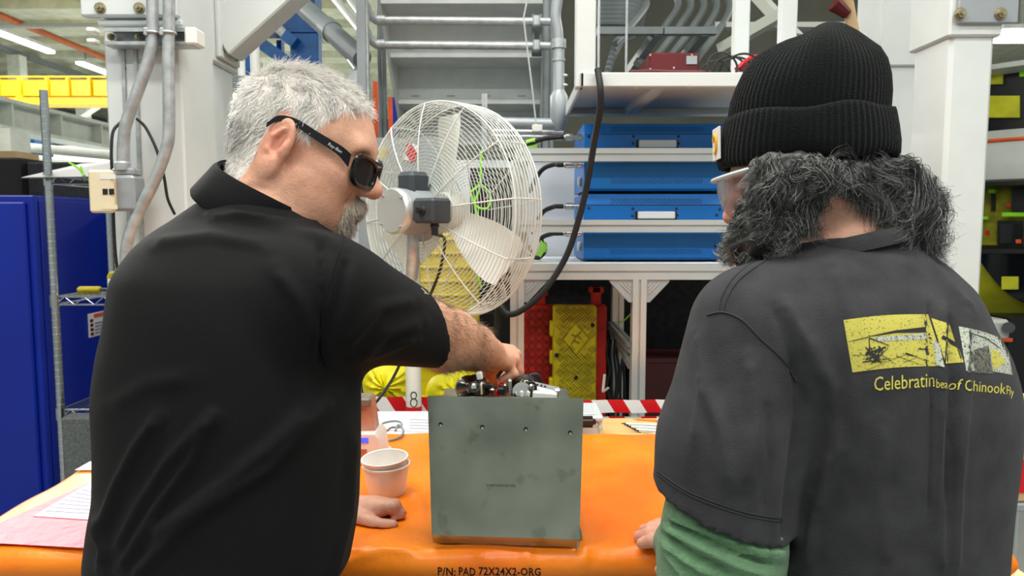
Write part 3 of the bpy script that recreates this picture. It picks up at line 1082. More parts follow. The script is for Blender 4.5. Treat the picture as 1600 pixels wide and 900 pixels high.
d = 3.15
for v, lb in ((32, 'upper horizontal conduit in front of the stair'), (70, 'lower horizontal conduit in front of the stair')):
    cp = thing('cross_conduit', lb, 'pipe', U(720, v, d))
    MB().tube(smooth_path([U(571, v - 26, d - 0.06), U(580, v - 6, d - 0.02), U(592, v, d), U(610, v, d), U(860, v + 2, d)], 4), 0.0165, 12).build('pipe', 'galv', cp)
    MB().cyl(U(590, v, d), U(602, v, d), 0.021, n=14).build('coupling', 'galv', cp)
    MB().obox(U(838, v + 2, d - 0.01), (0.03, 0.045, 0.045), None, 0.006).build('clamp', 'galv', cp)
tag(channel(MB(), U(839, 22, d + 0.03), U(839, 86, d + 0.03), 0.04, 0.03, (0, -1, 0)).build('short_strut', 'grey_steel'), 'short slotted strut holding both horizontal conduits', 'strut')
for px, r, lb in ((852, 0.015, 'dark upright pipe right of the stair'), (861, 0.009, 'thin upright pipe right of the stair')):
    tag(MB().cyl((UX(px, 3.3), 3.3, 0), (UX(px, 3.3), 3.3, 3.4), r, n=12).build('upright_pipe', 'grey_steel'), lb, 'pipe')
d = 2.95
ec = thing('elbow_conduit', 'grey conduit with couplings and elbow box beside the shelf post', 'pipe', U(872, 205, d))
MB().tube(smooth_path([U(876, -80, d), U(872, -10, d), U(868, 25, d), U(871, 48, d), U(873, 70, d)], 5), 0.021, 14).build('pipe', 'box_grey', ec)
MB().cyl(U(873, 62, d), U(873, 76, d), 0.029, n=16).build('coupling', 'galv', ec)
MB().cyl(U(873, 76, d), U(873, 148, d), 0.0225, n=16).build('lower_pipe', 'alu_cast', ec)
MB().cyl(U(873, 92, d), U(873, 96, d), 0.026, n=16).build('coupling', 'galv', ec)
MB().lathe([(0.02, 0), (0.036, 0.03), (0.036, 0.13), (0.026, 0.15), (0.02, 0.16)], U(873, 204, d), (0, 0, 1), n=12).build('elbow_box', 'box_grey', ec)
MB().tube([U(776, 192, d), U(862, 194, d), U(873, 194, d)], 0.023, 14).build('side_pipe', 'box_grey', ec)
for v in (118, 133):
    b = MB(); bolt(b, U(880, v, d - 0.006), (1, -0.3, 0), 0.006, 0.012); b.build('clamp_screw', 'galv', ec)
for v, lb in ((205, 'thin pipe below the elbow conduit behind the fan'), (213, 'lowest thin pipe behind the fan and below the elbow')):
    tag(MB().cyl(U(770, v, d + 0.1), U(880, v + 2, d + 0.1), 0.012, n=10).build('thin_pipe', 'galv'), lb, 'pipe')
wi = thing('hanging_wire', 'thin steel wire hanging down beside the stair to a clip', 'wire', U(838, 205, 2.85))
MB().tube([U(832, -40, 2.85), U(818, 28, 2.85), U(833, 150, 2.85), U(838, 198, 2.85)], 0.0035, 6).build('wire', 'alu', wi)
MB().box(UX(831, 2.85), UX(847, 2.85), 2.84, 2.87, UZ(206, 2.85), UZ(195, 2.85), 0.002).build('clip', 'label_white', wi)
tag(channel(MB(), U(757, 235, 3.0), U(757, 146, 3.0), 0.02, 0.012, (0, -1, 0)).build('thin_strut', 'galv'), 'thin bright strut standing just above the fan', 'strut')
tag(MB().box(UX(560, 6.95), UX(850, 6.95), 6.95, 7.0, 0, UZ(186, 6.95)).build('dark_partition', 'dark_steel'), 'dark partition under the stair behind the fan', 'partition')
# ================================================================ aluminium rack with instruments
def extrusion(p0, p1, w, h, up=(0, 0, 1)):
    """T-slot bar: h along up, w across; slots on all four sides."""
    p0, p1 = Vector(p0), Vector(p1)
    a = (p1 - p0).normalized()
    u = Vector(up); u = (u - a * u.dot(a)).normalized()
    s = a.cross(u).normalized()
    g, q = 0.008, 0.007
    pr = []
    for (cx, cy, ex, ey) in ((w / 2, h / 2, 1, 0), (w / 2, -h / 2, 0, -1), (-w / 2, -h / 2, -1, 0), (-w / 2, h / 2, 0, 1)):
        pass
    W, H = w / 2, h / 2
    pr = [(-W, -H), (-g / 2, -H), (-g / 2, -H + q), (g / 2, -H + q), (g / 2, -H), (W, -H), (W, -g / 2), (W - q, -g / 2), (W - q, g / 2), (W, g / 2), (W, H), (g / 2, H), (g / 2, H - q), (-g / 2, H - q), (-g / 2, H), (-W, H), (-W, g / 2), (-W + q, g / 2), (-W + q, -g / 2), (-W, -g / 2)]
    return MB().prism([p0 + s * x + u * y for x, y in pr], p1 - p0)


d = 2.5
rk = thing('extrusion_bench', 'aluminium extrusion bench frame carrying the blue instruments', 'bench', (UX(980, d), d + 0.25, 0))
zb = (UZ(413, d), UZ(437, d))
zt = (zb[0] + zb[1]) / 2
ht = zb[0] - zb[1]
xL, xR = UX(808, d), UX(1330, d)
extrusion((xL - 0.022, d + 0.02, zt), (xR, d + 0.02, zt), 0.045, ht).build('front_rail', 'alu', rk)
extrusion((xL - 0.022, d + 0.52, zt), (xR, d + 0.52, zt), 0.045, ht).build('rear_rail', 'alu', rk)
MB().box(xL, xR, d + 0.045, d + 0.5, zb[0] - 0.006, zb[0] + 0.004, 0.002).build('deck', 'panel_white', rk)
for x in (xL, UX(1001, d), xR - 0.03):
    for y in (d + 0.02, d + 0.52):
        extrusion((x, y, 0), (x, y, zb[1]), 0.047, 0.047, (0, 1, 0)).build('leg', 'alu', rk)
for x, sg_ in ((xL + 0.0235, 1), (UX(1001, d) - 0.0235, -1), (UX(1001, d) + 0.0235, 1)):
    g = MB()
    y0 = d + 0.004
    z1 = zb[1]
    L = 0.078
    g.prism([(x, y0, z1), (x + sg_ * L, y0, z1), (x + sg_ * L, y0, z1 - 0.008), (x + sg_ * 0.012, y0, z1 - L), (x, y0, z1 - L)], (0, 0.034, 0))
    gs = g.build('gusset', 'alu_cast', rk)
    for i in range(3):
        q = 0.016 + i * 0.013
        MB().bar((x + sg_ * q, y0 - 0.001, z1 - 0.012), (x + sg_ * (0.008), y0 - 0.001, z1 - 0.008 - q * 0.9), 0.004, 0.005, (0, -1, 0)).build('rib', 'alu', gs)
# upper cross rails on rear posts
for v0, v1 in ((231.5, 252), (343.5, 363)):
    zz0, zz1 = UZ(v1, d), UZ(v0, d)
    extrusion((UX(812, d), d + 0.02, (zz0 + zz1) / 2), (xR, d + 0.02, (zz0 + zz1) / 2), 0.045, zz1 - zz0).build('cross_rail', 'alu', rk)
for x in (UX(1300, d),):
    extrusion((x, d + 0.068, zb[0]), (x, d + 0.068, UZ(200, d)), 0.045, 0.045, (0, 1, 0)).build('upright', 'alu', rk)
extrusion((UX(815, d), d + 0.068, zb[0]), (UX(815, d), d + 0.068, UZ(231, d)), 0.045, 0.045, (0, 1, 0)).build('upright', 'alu', rk)
MB().box(UX(690, 3.06), UX(912, 3.06), 3.06, 3.075, zb[0], UZ(250, 3.06)).build('back_panel', 'panel_white', rk)

# ---- two blue instruments
def instrument(v0, v1, lb, hv, vents, screws, ports):
    d = 2.575
    x0, x1 = UX(912, d), UX(1130, d)
    z0, z1 = UZ(v1, d), UZ(v0, d)
    t = thing('blue_instrument', lb, 'instrument', ((x0 + x1) / 2, d + 0.2, z0), 'blue rack instruments')
    zf = z1 - 0.036
    # body: front face leaning back along the top
    poly = [(x0, d, z0 + 0.008), (x0, d + 0.01, z0), (x0, d + 0.40, z0), (x0, d + 0.40, z1), (x0, d + 0.02, z1), (x0, d + 0.004, zf), (x0, d, zf - 0.002)]
    MB().prism(poly, (x1 - x0, 0, 0)).build('body', 'instrument_blue', t)
    MB().box(x0 + 0.003, x1 - 0.003, d - 0.0008, d + 0.002, zf - 0.0035, zf - 0.0015).build('seam', 'black_plastic', t)
    for v in vents:
        g = MB()
        zc = UZ(v, d)
        for r in range(3):
            n = 34
            for i in range(n):
                xx = UX(955, d) + (UX(1098, d) - UX(955, d)) * (i + (0.5 if r % 2 else 0)) / n
                yy = d - 0.0007
                if zc > zf:
                    yy = d + 0.004 + (zc + (r - 1) * 0.006 - zf) / (z1 - zf) * 0.016 - 0.0012
                g.lathe([(0.0021, 0), (0.0021, 0.0015)], (xx, yy, zc + (r - 1) * 0.006), (0, 1, 0), n=6)
        tag(g.build('vent_holes', 'ink_black', t), kind='stuff')
    hx0, hx1 = UX(992, d), UX(1057, d)
    hz0, hz1 = UZ(hv + 7, d), UZ(hv - 7, d)
    h = MB().box(hx0, hx1, d - 0.003, d + 0.002, hz0, hz1).build('handle_recess', 'black_plastic', t)
    MB().box(hx0 + 0.008, hx1 - 0.008, d - 0.016, d - 0.003, hz0 + 0.004, hz1 - 0.001, 0.003).build('handle', 'panel_white', h)
    for u, v in screws:
        b = MB().lathe([(0.0048, 0), (0.004, 0.003), (0.001, 0.004)], U(u, v, d), (0, -1, 0), n=10)
        b.build('screw', 'black_plastic', t)
    for v in ports:
        MB().box(x0 - 0.012, x0, d + 0.09, d + 0.12, UZ(v + 9, d), UZ(v - 6, d), 0.003).build('latch', 'cap_white', t)
    return t


instrument(192, 298, 'upper blue instrument box on the aluminium rack', 226, (201, 283), ((920, 213), (990, 213), (1060, 213), (989, 224), (1061, 224)), (280,))
instrument(303, 406, 'lower blue instrument box on the aluminium rack', 337, (314, 393), ((920, 325), (989, 326), (1057, 326), (1125, 327), (988, 337), (1058, 336), (1120, 336), (1118, 385)), (385,))
tag(MB().box(UX(915, 2.62), UX(1128, 2.62), 2.65, 2.9, UZ(302.5, 2.575), UZ(298.5, 2.575)).build('rubber_spacer', 'black_rubber'), 'thin dark spacer between the two blue instruments', 'spacer')
tag(MB().box(UX(920, 2.6), UX(1125, 2.6), 2.62, 2.95, zb[0] + 0.0045, UZ(406.5, 2.575)).build('rubber_mat', 'black_rubber'), 'dark rubber mat under the lower blue instrument', 'mat')

# ---- connector cables
def plug_cable(u, v, pts, lb, tape=None):
    t = thing('connector_cable', lb, 'cable', pts[-1], 'instrument cables')
    x = UX(912, 2.575)
    p = Vector((x, 2.62, UZ(v, 2.575)))
    c = MB()
    c.lathe([(0.008, 0), (0.008, 0.006), (0.012, 0.007), (0.012, 0.02), (0.0095, 0.022), (0.0095, 0.034), (0.0125, 0.036), (0.0125, 0.06), (0.009, 0.064), (0.008, 0.07)], p, (-1, 0, 0), n=14)
    c.build('connector', 'chrome', t)
    q = p + Vector((-0.068, 0, 0))
    MB().tube(smooth_path([q, q + Vector((-0.02, 0, 0))] + pts, 6), 0.0085, 10).build('lead', 'black_rubber', t)
    if tape:
        MB().cyl(tape[0], tape[1], 0.0105, n=12).build('green_tape', 'tape_green', t)
        if len(tape) > 2:
            MB().prism(tape[2], (0, 0.002, 0)).build('tape_flag', 'tape_green', t)


plug_cable(912, 212, [U(845, 218, 2.66), U(815, 232, 2.7), U(795, 250, 2.75)], 'topmost black instrument cable with green tape', (U(824, 223, 2.69), U(838, 219.5, 2.67), [U(822, 224, 2.68), U(838, 221, 2.67), U(840, 231, 2.67), U(823, 231, 2.68)]))
plug_cable(912, 256, [U(870, 256, 2.68), U(850, 263, 2.72), U(838, 278, 2.76), U(828, 300, 2.8)], 'second black instrument cable from the top')
plug_cable(912, 322, [U(866, 323, 2.67), U(850, 330, 2.72), U(840, 345, 2.78), U(832, 365, 2.8)], 'third black instrument cable from the top')
plug_cable(912, 365, [U(860, 366, 2.67), U(846, 373, 2.7), U(851, 392, 2.72), U(842, 402, 2.73), U(832, 400, 2.75), U(826, 385, 2.78)], 'lowest black instrument cable with green tape loop', (U(850, 380, 2.7), U(851, 392, 2.715), [U(845, 375, 2.69), U(856, 384, 2.69), U(845, 402, 2.69), U(838, 398, 2.69)]))
# thick black cable over everything
tag(MB().tube(smooth_path([U(934, 108, 2.28), U(938, 140, 2.26), U(937, 175, 2.28), U(928, 225, 2.33), U(918, 285, 2.37), U(905, 340, 2.4), U(885, 400, 2.42), U(850, 455, 2.43), U(815, 485, 2.44), U(794, 491, 2.45), U(783, 480, 2.46), U(779, 470, 2.48), U(775, 560, 2.5)], 8), 0.0105, 12).build('power_cable', 'black_rubber'), 'thick black cable drooping across the blue instruments', 'cable')

mat('bay_wall', srgb(92, 92, 82), 0.8, var=0.15, vscale=2)
# ================================================================ overhead shelf
d, db = 2.3, 2.92
xs0, xs1 = UX(905, d), UX(1240, d)
zu = UZ(135.5, d)
zt = UZ(113, d)
sh = thing('overhead_shelf', 'white steel overhead shelf above the blue instruments', 'shelf', ((xs0 + xs1) / 2, (d + db) / 2, zu))
MB().box(xs0, xs1, d, d + 0.012, zu, zt, 0.003).build('front_beam', 'white_steel', sh)
MB().box(xs0, xs0 + 0.012, d, db, zu, zt, 0.003).build('end_beam', 'white_steel', sh)
MB().box(xs0, xs1, db, db + 0.012, zu, zt, 0.003).build('rear_beam', 'white_steel', sh)
MB().box(xs0 + 0.01, xs1, d + 0.01, db, zu + 0.028, zt - 0.006).build('tray', 'white_steel', sh)
MB().box(xs0 + 0.02, xs1, d + 0.012, d + 0.05, zu + 0.001, zu + 0.004).build('lip', 'white_steel', sh)
MB().box(xs0 + 0.02, xs1, db - 0.04, db, zu + 0.001, zu + 0.004).build('lip', 'white_steel', sh)
MB().box(xs0 + 0.23, xs0 + 0.27, d + 0.01, db, zu + 0.002, zu + 0.03).build('cross_brace', 'white_steel', sh)
for px in (947, 989, 1031, 1073, 1116):
    MB().cyl((UX(px, d + 0.03), d + 0.032, zu + 0.0012), (UX(px, d + 0.03), d + 0.032, zu - 0.0005), 0.008, n=14).build('hole', 'lamp_house', sh)
for x, y, ww in ((UX(898, d), d + 0.012, 0.062), (UX(1142, 2.93), 2.94, 0.058), (UX(1213, 2.93), 2.94, 0.062)):
    q = zu - 0.06 if y < 2.5 else zu
    MB().box(x, x + ww, y, y + 0.05, q if y > 2.5 else zu - 0.0, 3.1, 0.004).build('post', 'white_steel', sh)
for x in (UX(938, 2.5), UX(982, 2.5)):
    MB().cyl((x, 2.6, zt - 0.006), (x, 2.6, 2.6), 0.004, n=8).build('hanger_rod', 'galv', sh)
zs = zt - 0.006
t = thing('red_case', 'dark red case with small plate on the overhead shelf', 'case', (UX(1047, 2.62), 2.7, zs))
x0, x1 = UX(1010, 2.6), UX(1087, 2.6)
zr = UZ(82, 2.6)
MB().box(x0, x1, 2.6, 2.8, zs, zr, 0.006).build('body', 'red_paint', t)
MB().box(x1 - 0.045, x1 - 0.008, 2.596, 2.6, zr - 0.04, zr - 0.012).build('plate', 'box_grey', t)
for u, v in ((1016, 86), (1081, 86), (1053, 106), (1016, 108)):
    MB().lathe([(0.004, 0), (0.003, 0.003)], U(u, v, 2.6), (0, -1, 0), n=8).build('screw', 'galv', t)
tag(MB().tube(smooth_path([U(985, 112, 2.5), U(1020, 111, 2.48), U(1050, 112, 2.46), U(1110, 112.5, 2.45)], 6), 0.006, 8).build('red_hose', 'red_paint'), 'flat red hose lying along the overhead shelf edge', 'hose')
cg = MB()
rr = random.Random(3)
for i in range(7):
    c = U(1118 + i * 11, 93 + rr.uniform(-3, 4), 2.5 + rr.uniform(-0.05, 0.08))
    r = 0.045 + rr.uniform(-0.008, 0.006)
    ax = Vector((rr.uniform(-0.6, 0.6), 1, rr.uniform(-0.2, 0.2))).normalized()
    x, y, _ = basis(ax)
    c.z = zs + r * 0.98 + 0.004
    cg.tube([c + x * (r * 1.15 * math.cos(a)) + y * (r * math.sin(a)) for a in np.linspace(0, 2 * math.pi, 30, endpoint=False)], 0.0036, 6, closed=True)
tag(cg.build('cable_coil', 'black_rubber'), 'loose black cable coil lying on the overhead shelf', 'cable')
tag(MB().tube(smooth_path([U(1150, 108, 2.47), U(1165, 95, 2.5), U(1180, 88, 2.5), U(1195, 95, 2.5), U(1205, 108, 2.47)], 6), 0.006, 8).build('red_cable', 'tape_red'), 'red cable loop behind the black coil on the overhead shelf', 'cable')
tag(MB().obox(U(1165, 106, 2.5) , (0.05, 0.03, 0.025), None, 0.006).build('red_clamp', 'red_paint'), 'small red clamp by the black coil on the overhead shelf', 'clamp')
# wooden handle leaning behind the beanie
ha, hb_ = U(1320, -20, 3.23), U(1337, 70, 3.23)
hc_ = ha + (hb_ - ha) * (ha.z / (ha.z - hb_.z))
hd = thing('wooden_handle', 'wooden tool handle leaning at the top above the beanie', 'tool', hc_)
MB().cyl(ha, hc_, 0.024, 0.022, n=12).build('shaft', 'carton', hd)
MB().cyl(U(1303, 5, 3.21), U(1324, 22, 3.22), 0.034, 0.022, n=10).build('red_head', 'red_paint', hd)
# dark duct bank above the shelf: bundle of bent conduits
d = 5.2
dk = thing('conduit_bank', 'dark tray with a bank of bent grey conduits above the overhead shelf', 'pipe rack', (UX(1050, d), d, UZ(100, d)))
for i in range(7):
    o = i * 0.075
    MB().tube(smooth_path([U(905, -6 + i * 7, d), U(985, -6 + i * 7, d), U(1010 - i * 2, 2 + i * 8, d - 0.1), U(1000 - i * 6, 24 + i * 8, d - 0.3), U(960 - i * 2, 70 + i * 8, d - 0.6)], 5), 0.022, 8).build('conduit', 'grey_steel', dk)
for i in range(5):
    MB().tube(smooth_path([U(1040 + i * 20, -30, d + 0.1), U(1060 + i * 20, 5, d), U(1040 + i * 22, 40, d - 0.2), U(995 + i * 22, 100, d - 0.5)], 5), 0.024, 8).build('conduit', 'grey_steel', dk)
MB().box(UX(930, d - 0.7), UX(1030, d - 0.7), d - 0.72, d - 0.66, UZ(54, d - 0.7), UZ(43, d - 0.7)).build('tray_rail', 'grey_steel', dk)
MB().box(UX(1032, d - 0.7), UX(1112, d - 0.7), d - 0.72, d - 0.66, UZ(54, d - 0.7), UZ(43, d - 0.7)).build('tray_rail', 'grey_steel', dk)
MB().bar(U(1028, 50, d - 0.7), U(985, 110, d - 0.3), 0.05, 0.05).build('tray_rail', 'grey_steel', dk)
MB().bar(U(1102, 50, d - 0.7), U(1068, 90, d - 0.3), 0.05, 0.05).build('tray_rail', 'grey_steel', dk)
tag(MB().box(UX(862, 6.2), UX(1420, 6.2), 6.2, 6.3, 0, UZ(-100, 6.2)).build('dark_bay_wall', 'bay_wall'), 'dark wall behind the conduit bank', 'partition')
for a, b, lb in (((1125, 78), (1225, 20), 'pale sloping beam behind the overhead shelf posts'), ((1180, -10), (1245, 60), 'second pale beam crossing behind the shelf posts')):
    tag(MB().bar(U(a[0], a[1], 4.6), U(b[0], b[1], 4.3), 0.06, 0.06).build('sloping_beam', 'hall_wall'), lb, 'beam')
tag(MB().box(UX(1110, 5), UX(1330, 5), 5, 5.1, UZ(42, 5), UZ(34, 5)).build('cross_beam', 'hall_wall'), 'pale horizontal beam behind the shelf posts', 'beam')

# ================================================================ under the extrusion bench
d = 3.12
tag(MB().box(UX(770, d), UX(1330, d), d, d + 0.02, 0, zb[1] - 0.002).build('black_backboard', 'black_board'), 'black board closing the bench behind the cable ramps', 'board')
t = thing('maroon_crate', 'dark maroon crate under the bench beside the leg', 'crate', (UX(1060, 2.9), 2.98, 0))
MB().box(UX(1010, 2.9), UX(1140, 2.9), 2.9, 3.1, 0, UZ(560, 2.9), 0.006).build('body', 'maroon', t)
MB().box(UX(1010, 2.9) - 0.004, UX(1140, 2.9) + 0.004, 2.895, 3.105, UZ(560, 2.9) - 0.02, UZ(560, 2.9) + 0.002, 0.003).build('rim', 'maroon', t)


mat('yellow_worn', srgb(150, 134, 16), 0.6, var=0.2, vscale=60)
mat('red_worn', srgb(140, 24, 18), 0.6, var=0.2, vscale=60)


def ramp(name, lb, px, d, m, tabs, grid, pic):
    """Cable-ramp panel standing on edge; px = (u0, u1, v_top)."""
    u0, u1, v0 = px
    x0, x1 = UX(u0, d), UX(u1, d)
    zt_ = UZ(v0, d)
    t = thing(name, lb, 'cable ramp', ((x0 + x1) / 2, d, 0))
    MB().box(x0, x1, d, d + 0.05, 0, zt_, 0.006).build('panel', m, t)
    for (a, b, v1, v2, hd) in tabs:
        g = MB().box(UX(a, d), UX(b, d), d + 0.008, d + 0.042, UZ(v2, d), UZ(v1, d), 0.004)
        if hd:
            g.box(UX(a - 4, d), UX(b + 4, d), d + 0.008, d + 0.042, UZ(v1 + 10, d), UZ(v1, d), 0.004)
        g.build('interlock_tab', m, t)
    g = MB()
    for (u, v, dirn) in grid:
        c = U(u, v, d)
        for k in (-1, 0, 1):
            off = Vector((0.006 * k, 0, 0.006 * k * -dirn))
            a = Vector((0.010, 0, 0.010 * dirn))
            g.bar(c + off - a + Vector((0, -0.001, 0)), c + off + a + Vector((0, -0.001, 0)), 0.0035, 0.004, (0, -1, 0))
    tag(g.build('tread_bars', 'yellow_worn' if m == 'yellow_plastic' else 'red_worn', t), kind='stuff')
    for q in pic:
        g = MB()
        for i in range(len(q)):
            p, n = U(*q[i], d), U(*q[(i + 1) % len(q)], d)
            g.bar(p + Vector((0, -0.001, 0)), n + Vector((0, -0.001, 0)), 0.004, 0.004, (0, -1, 0))
        g.build('raised_diamond', 'yellow_worn', t)
    return t


gr = [(u, v, 1 if (i + j) % 2 else -1) for i, u in enumerate(range(826, 862, 11)) for j, v in enumerate(range(486, 640, 12))]
ramp('cable_ramp', 'red cable ramp panel leaning under the bench behind the yellow one', (818, 950, 477), 2.79, 'red_plastic', [(839, 853, 453, 478, True), (926, 941, 449, 478, True), (862, 866, 560, 640, False)], gr, [])
gy = []
for i, u in enumerate(range(875, 922, 11)):
    for j, v in enumerate(range(486, 640, 12)):
        if abs(u - 900) / 22 + abs(v - 530) / 26 > 1.05:
            gy.append((u + (6 if j % 2 else 0), v, 1 if j % 2 else -1))
yr = ramp('cable_ramp', 'yellow cable ramp panel with raised diamond standing under the bench', (865, 934, 478), 2.73, 'yellow_plastic', [(860, 867, 502, 527, False), (860, 867, 549, 570, False), (859, 867, 592, 615, False)], gy, [[(900, 504), (921, 529), (900, 555), (879, 529)]])
d = 2.728
g = MB()
for a, b in (((893, 538), (900, 526)), ((900, 526), (908, 518)), ((896, 532), (906, 536)), ((903, 524), (908, 530)), ((893, 522), (900, 526))):
    g.bar(U(*a, d), U(*b, d), 0.005, 0.005, (0, -1, 0))
g.build('raised_figure', 'yellow_worn', yr)
for u, v in ((926, 508), (870, 555), (900, 590)):
    MB().cyl(U(u, v, 2.729), U(u, v, 2.726), 0.008, n=12).build('hole', 'black_matte', yr)
# folded bars and black cable tangle under the bench
for i, (a, b, lb) in enumerate((((955, 508), (988, 545), 'upper aluminium bar leaning under the bench with green tie'), ((958, 515), (988, 570), 'lower aluminium bar leaning under the bench'))):
    extr = extrusion(U(a[0], a[1], 2.95), U(b[0], b[1], 2.6), 0.03, 0.03)
    tag(extr.build('loose_bar', 'alu'), lb, 'bar')
tag(MB().tube(smooth_path([U(968, 504, 2.85), U(976, 500, 2.84), U(986, 490, 2.8)], 6), 0.003, 6).build('green_tie', 'neon_green'), 'green tie on the leaning aluminium bar', 'string')
for i, od in enumerate(('first', 'second', 'third', 'fourth', 'fifth', 'last')):
    rr = random.Random(40 + i)
    pts = [U(950 + i * 5.4 + rr.uniform(-3, 3), 530 + k * 24, 2.80 + 0.02 * i + rr.uniform(-0.008, 0.008)) for k in range(6)]
    pts.append(Vector((pts[-1].x, pts[-1].y, 0.02)))
    tag(MB().tube(smooth_path(pts, 5), 0.006, 6).build('tangled_cable', 'black_rubber'), 'black cable hanging under the bench, %s from the yellow ramp' % od, 'cable', 'cables hanging under the bench')
tag(MB().bar(U(945, 585, 2.7), U(942, 612, 2.68), 0.008, 0.008).bar(U(942, 612, 2.68), U(951, 606, 2.66), 0.008, 0.008).build('white_bracket', 'label_white'), 'small white bent bracket right of the yellow ramp', 'bracket')

# ================================================================ caution tape
stripe_mat('hazard_tape', srgb(206, 20, 32), srgb(232, 234, 234), 'X', 0.098, 0.62)
def tape(lb, v0, v1, a, b, d):
    z0, z1 = UZ(v1, d), UZ(v0, d)
    n = 40
    x0, x1 = UX(a, d), UX(b, d)
    vs, fs = [], []
    for i in range(n + 1):
        x = x0 + (x1 - x0) * i / n
        y = d + 0.004 * math.sin(i * 0.9)
        vs += [(x, y, z0), (x, y, z1), (x, y + 0.0015, z1), (x, y + 0.0015, z0)]
        if i:
            q = (i - 1) * 4
            for k in range(4):
                fs.append((q + k, q + 4 + k, q + 4 + (k + 1) % 4, q + (k + 1) % 4))
    fs += [(3, 2, 1, 0), tuple(range(4 * n, 4 * n + 4))]
    tag(MB().raw(vs, fs).build('hazard_tape', 'hazard_tape'), lb, 'tape')
tape('wide red and white hazard tape crossing behind the fan pole', 620, 650, 560, 880, 2.235)
tape('upper red and white hazard tape right of the clear plastic box', 625, 645, 885, 1250, 2.2)
tape('lower red and white hazard tape right of the clear plastic box', 651, 668, 885, 1250, 2.215)
for px, lb in ((-1.35, 'left post holding the hazard tape'), (UX(1250, 2.17), 'right post holding the hazard tape')):
    if px < 0: px = UX(558, 2.235)
    py = 2.237 if px < 0 else 2.21
    tag(MB().cyl((px, py, 0), (px, py, UZ(619, 2.21)), 0.012, n=10).build('tape_post', 'dark_steel'), lb, 'post')

# ================================================================ drum fan on a pole
a = math.radians(41)
FC = U(699, 331, 2.25)
fn = Vector((math.sin(a), math.cos(a), 0.0))
fx = Vector((math.cos(a), -math.sin(a), 0))
fz = Vector((0, 0, 1))
fan = thing('pedestal_fan', 'white caged pedestal fan seen from its motor side', 'fan', (FC.x - 0.09, FC.y - 0.1, 0))


def fp_(r, t, h): return FC + fx * (r * math.cos(t)) + fz * (r * math.sin(t)) + fn * h


RF = 0.322
def cage_h(r, sgn):
    q = r / RF
    return sgn * (0.055 + 0.05 * (1 - q ** 3.2))


for sgn, nm in ((-1, 'rear_cage'), (1, 'front_cage')):
    g = MB()
    for r in np.linspace(0.088, RF - 0.006, 24):
        g.tube([fp_(r, t, cage_h(r, sgn)) for t in np.linspace(0, 2 * math.pi, 64, endpoint=False)], 0.0011, 4, closed=True)
    c = tag(g.build(nm, 'fan_white', fan), kind='stuff')
    g = MB()
    for k in range(12):
        t = 2 * math.pi * k / 12 + 0.1
        pts = [fp_(r, t, cage_h(r, sgn) + sgn * 0.003) for r in np.linspace(0.07, RF, 10)] + [fp_(RF + 0.003, t, sgn * 0.03), fp_(RF + 0.003, t, 0)]
        g.tube(pts, 0.0021, 5)
    tag(g.build('spokes', 'fan_white', c), kind='stuff')
g = MB()
for h in np.linspace(-0.055, 0.055, 9):
    g.tube([fp_(RF + (0.0 if abs(h) > 0.05 else 0.002), t, h) for t in np.linspace(0, 2 * math.pi, 72, endpoint=False)], 0.0016 if abs(h) < 0.05 else 0.003, 5, closed=True)
tag(g.build('rim_rings', 'fan_white', fan), kind='stuff')
MB().lathe([(0.088, -0.104), (0.088, -0.1), (0.02, -0.1), (0.02, -0.104)], FC, fn, n=32, cap=False).build('rear_ring', 'fan_white', fan)
hub = MB().lathe([(0.0, -0.03), (0.055, -0.03), (0.06, -0.015), (0.06, 0.03), (0.045, 0.04), (0.0, 0.04)], FC, fn, n=28, cap=False).build('hub', 'fan_blade', fan)
for k in range(3):
    t0 = math.radians(90 + 120 * k - 2)
    vs, fs = [], []
    nr, nw = 9, 8
    for s_ in (0, 1):
        for i in range(nr):
            r = 0.05 + (0.29 - 0.05) * i / (nr - 1)
            hw = 0.036 + 0.044 * math.sin(min(1, i / (nr - 1) * 1.25) * math.pi / 2) - (0.01 if i == nr - 1 else 0)
            for j in range(nw):
                u = (j / (nw - 1) * 2 - 1)
                w_ = u * hw
                tw = math.radians(30 - 12 * i / (nr - 1))
                off = w_ * math.cos(tw)
                h = w_ * math.sin(tw) + 0.012 * (1 - u * u) + (0.0022 if s_ else 0)
                p = FC + (fx * math.cos(t0) + fz * math.sin(t0)) * r + (-fx * math.sin(t0) + fz * math.cos(t0)) * off + fn * h
                vs.append(p)
    N_ = nr * nw
    for s_ in (0, 1):
        for i in range(nr - 1):
            for j in range(nw - 1):
                q = s_ * N_ + i * nw + j
                fs.append((q, q + 1, q + nw + 1, q + nw))
    edge = [i * nw for i in range(nr)] + [(nr - 1) * nw + j for j in range(1, nw)] + [i * nw + nw - 1 for i in range(nr - 2, -1, -1)] + [j for j in range(nw - 2, 0, -1)]
    for i in range(len(edge)):
        p, q = edge[i], edge[(i + 1) % len(edge)]
        fs.append((p, q, q + N_, p + N_))
    MB().raw(vs, fs).build('blade', 'fan_blade', fan)
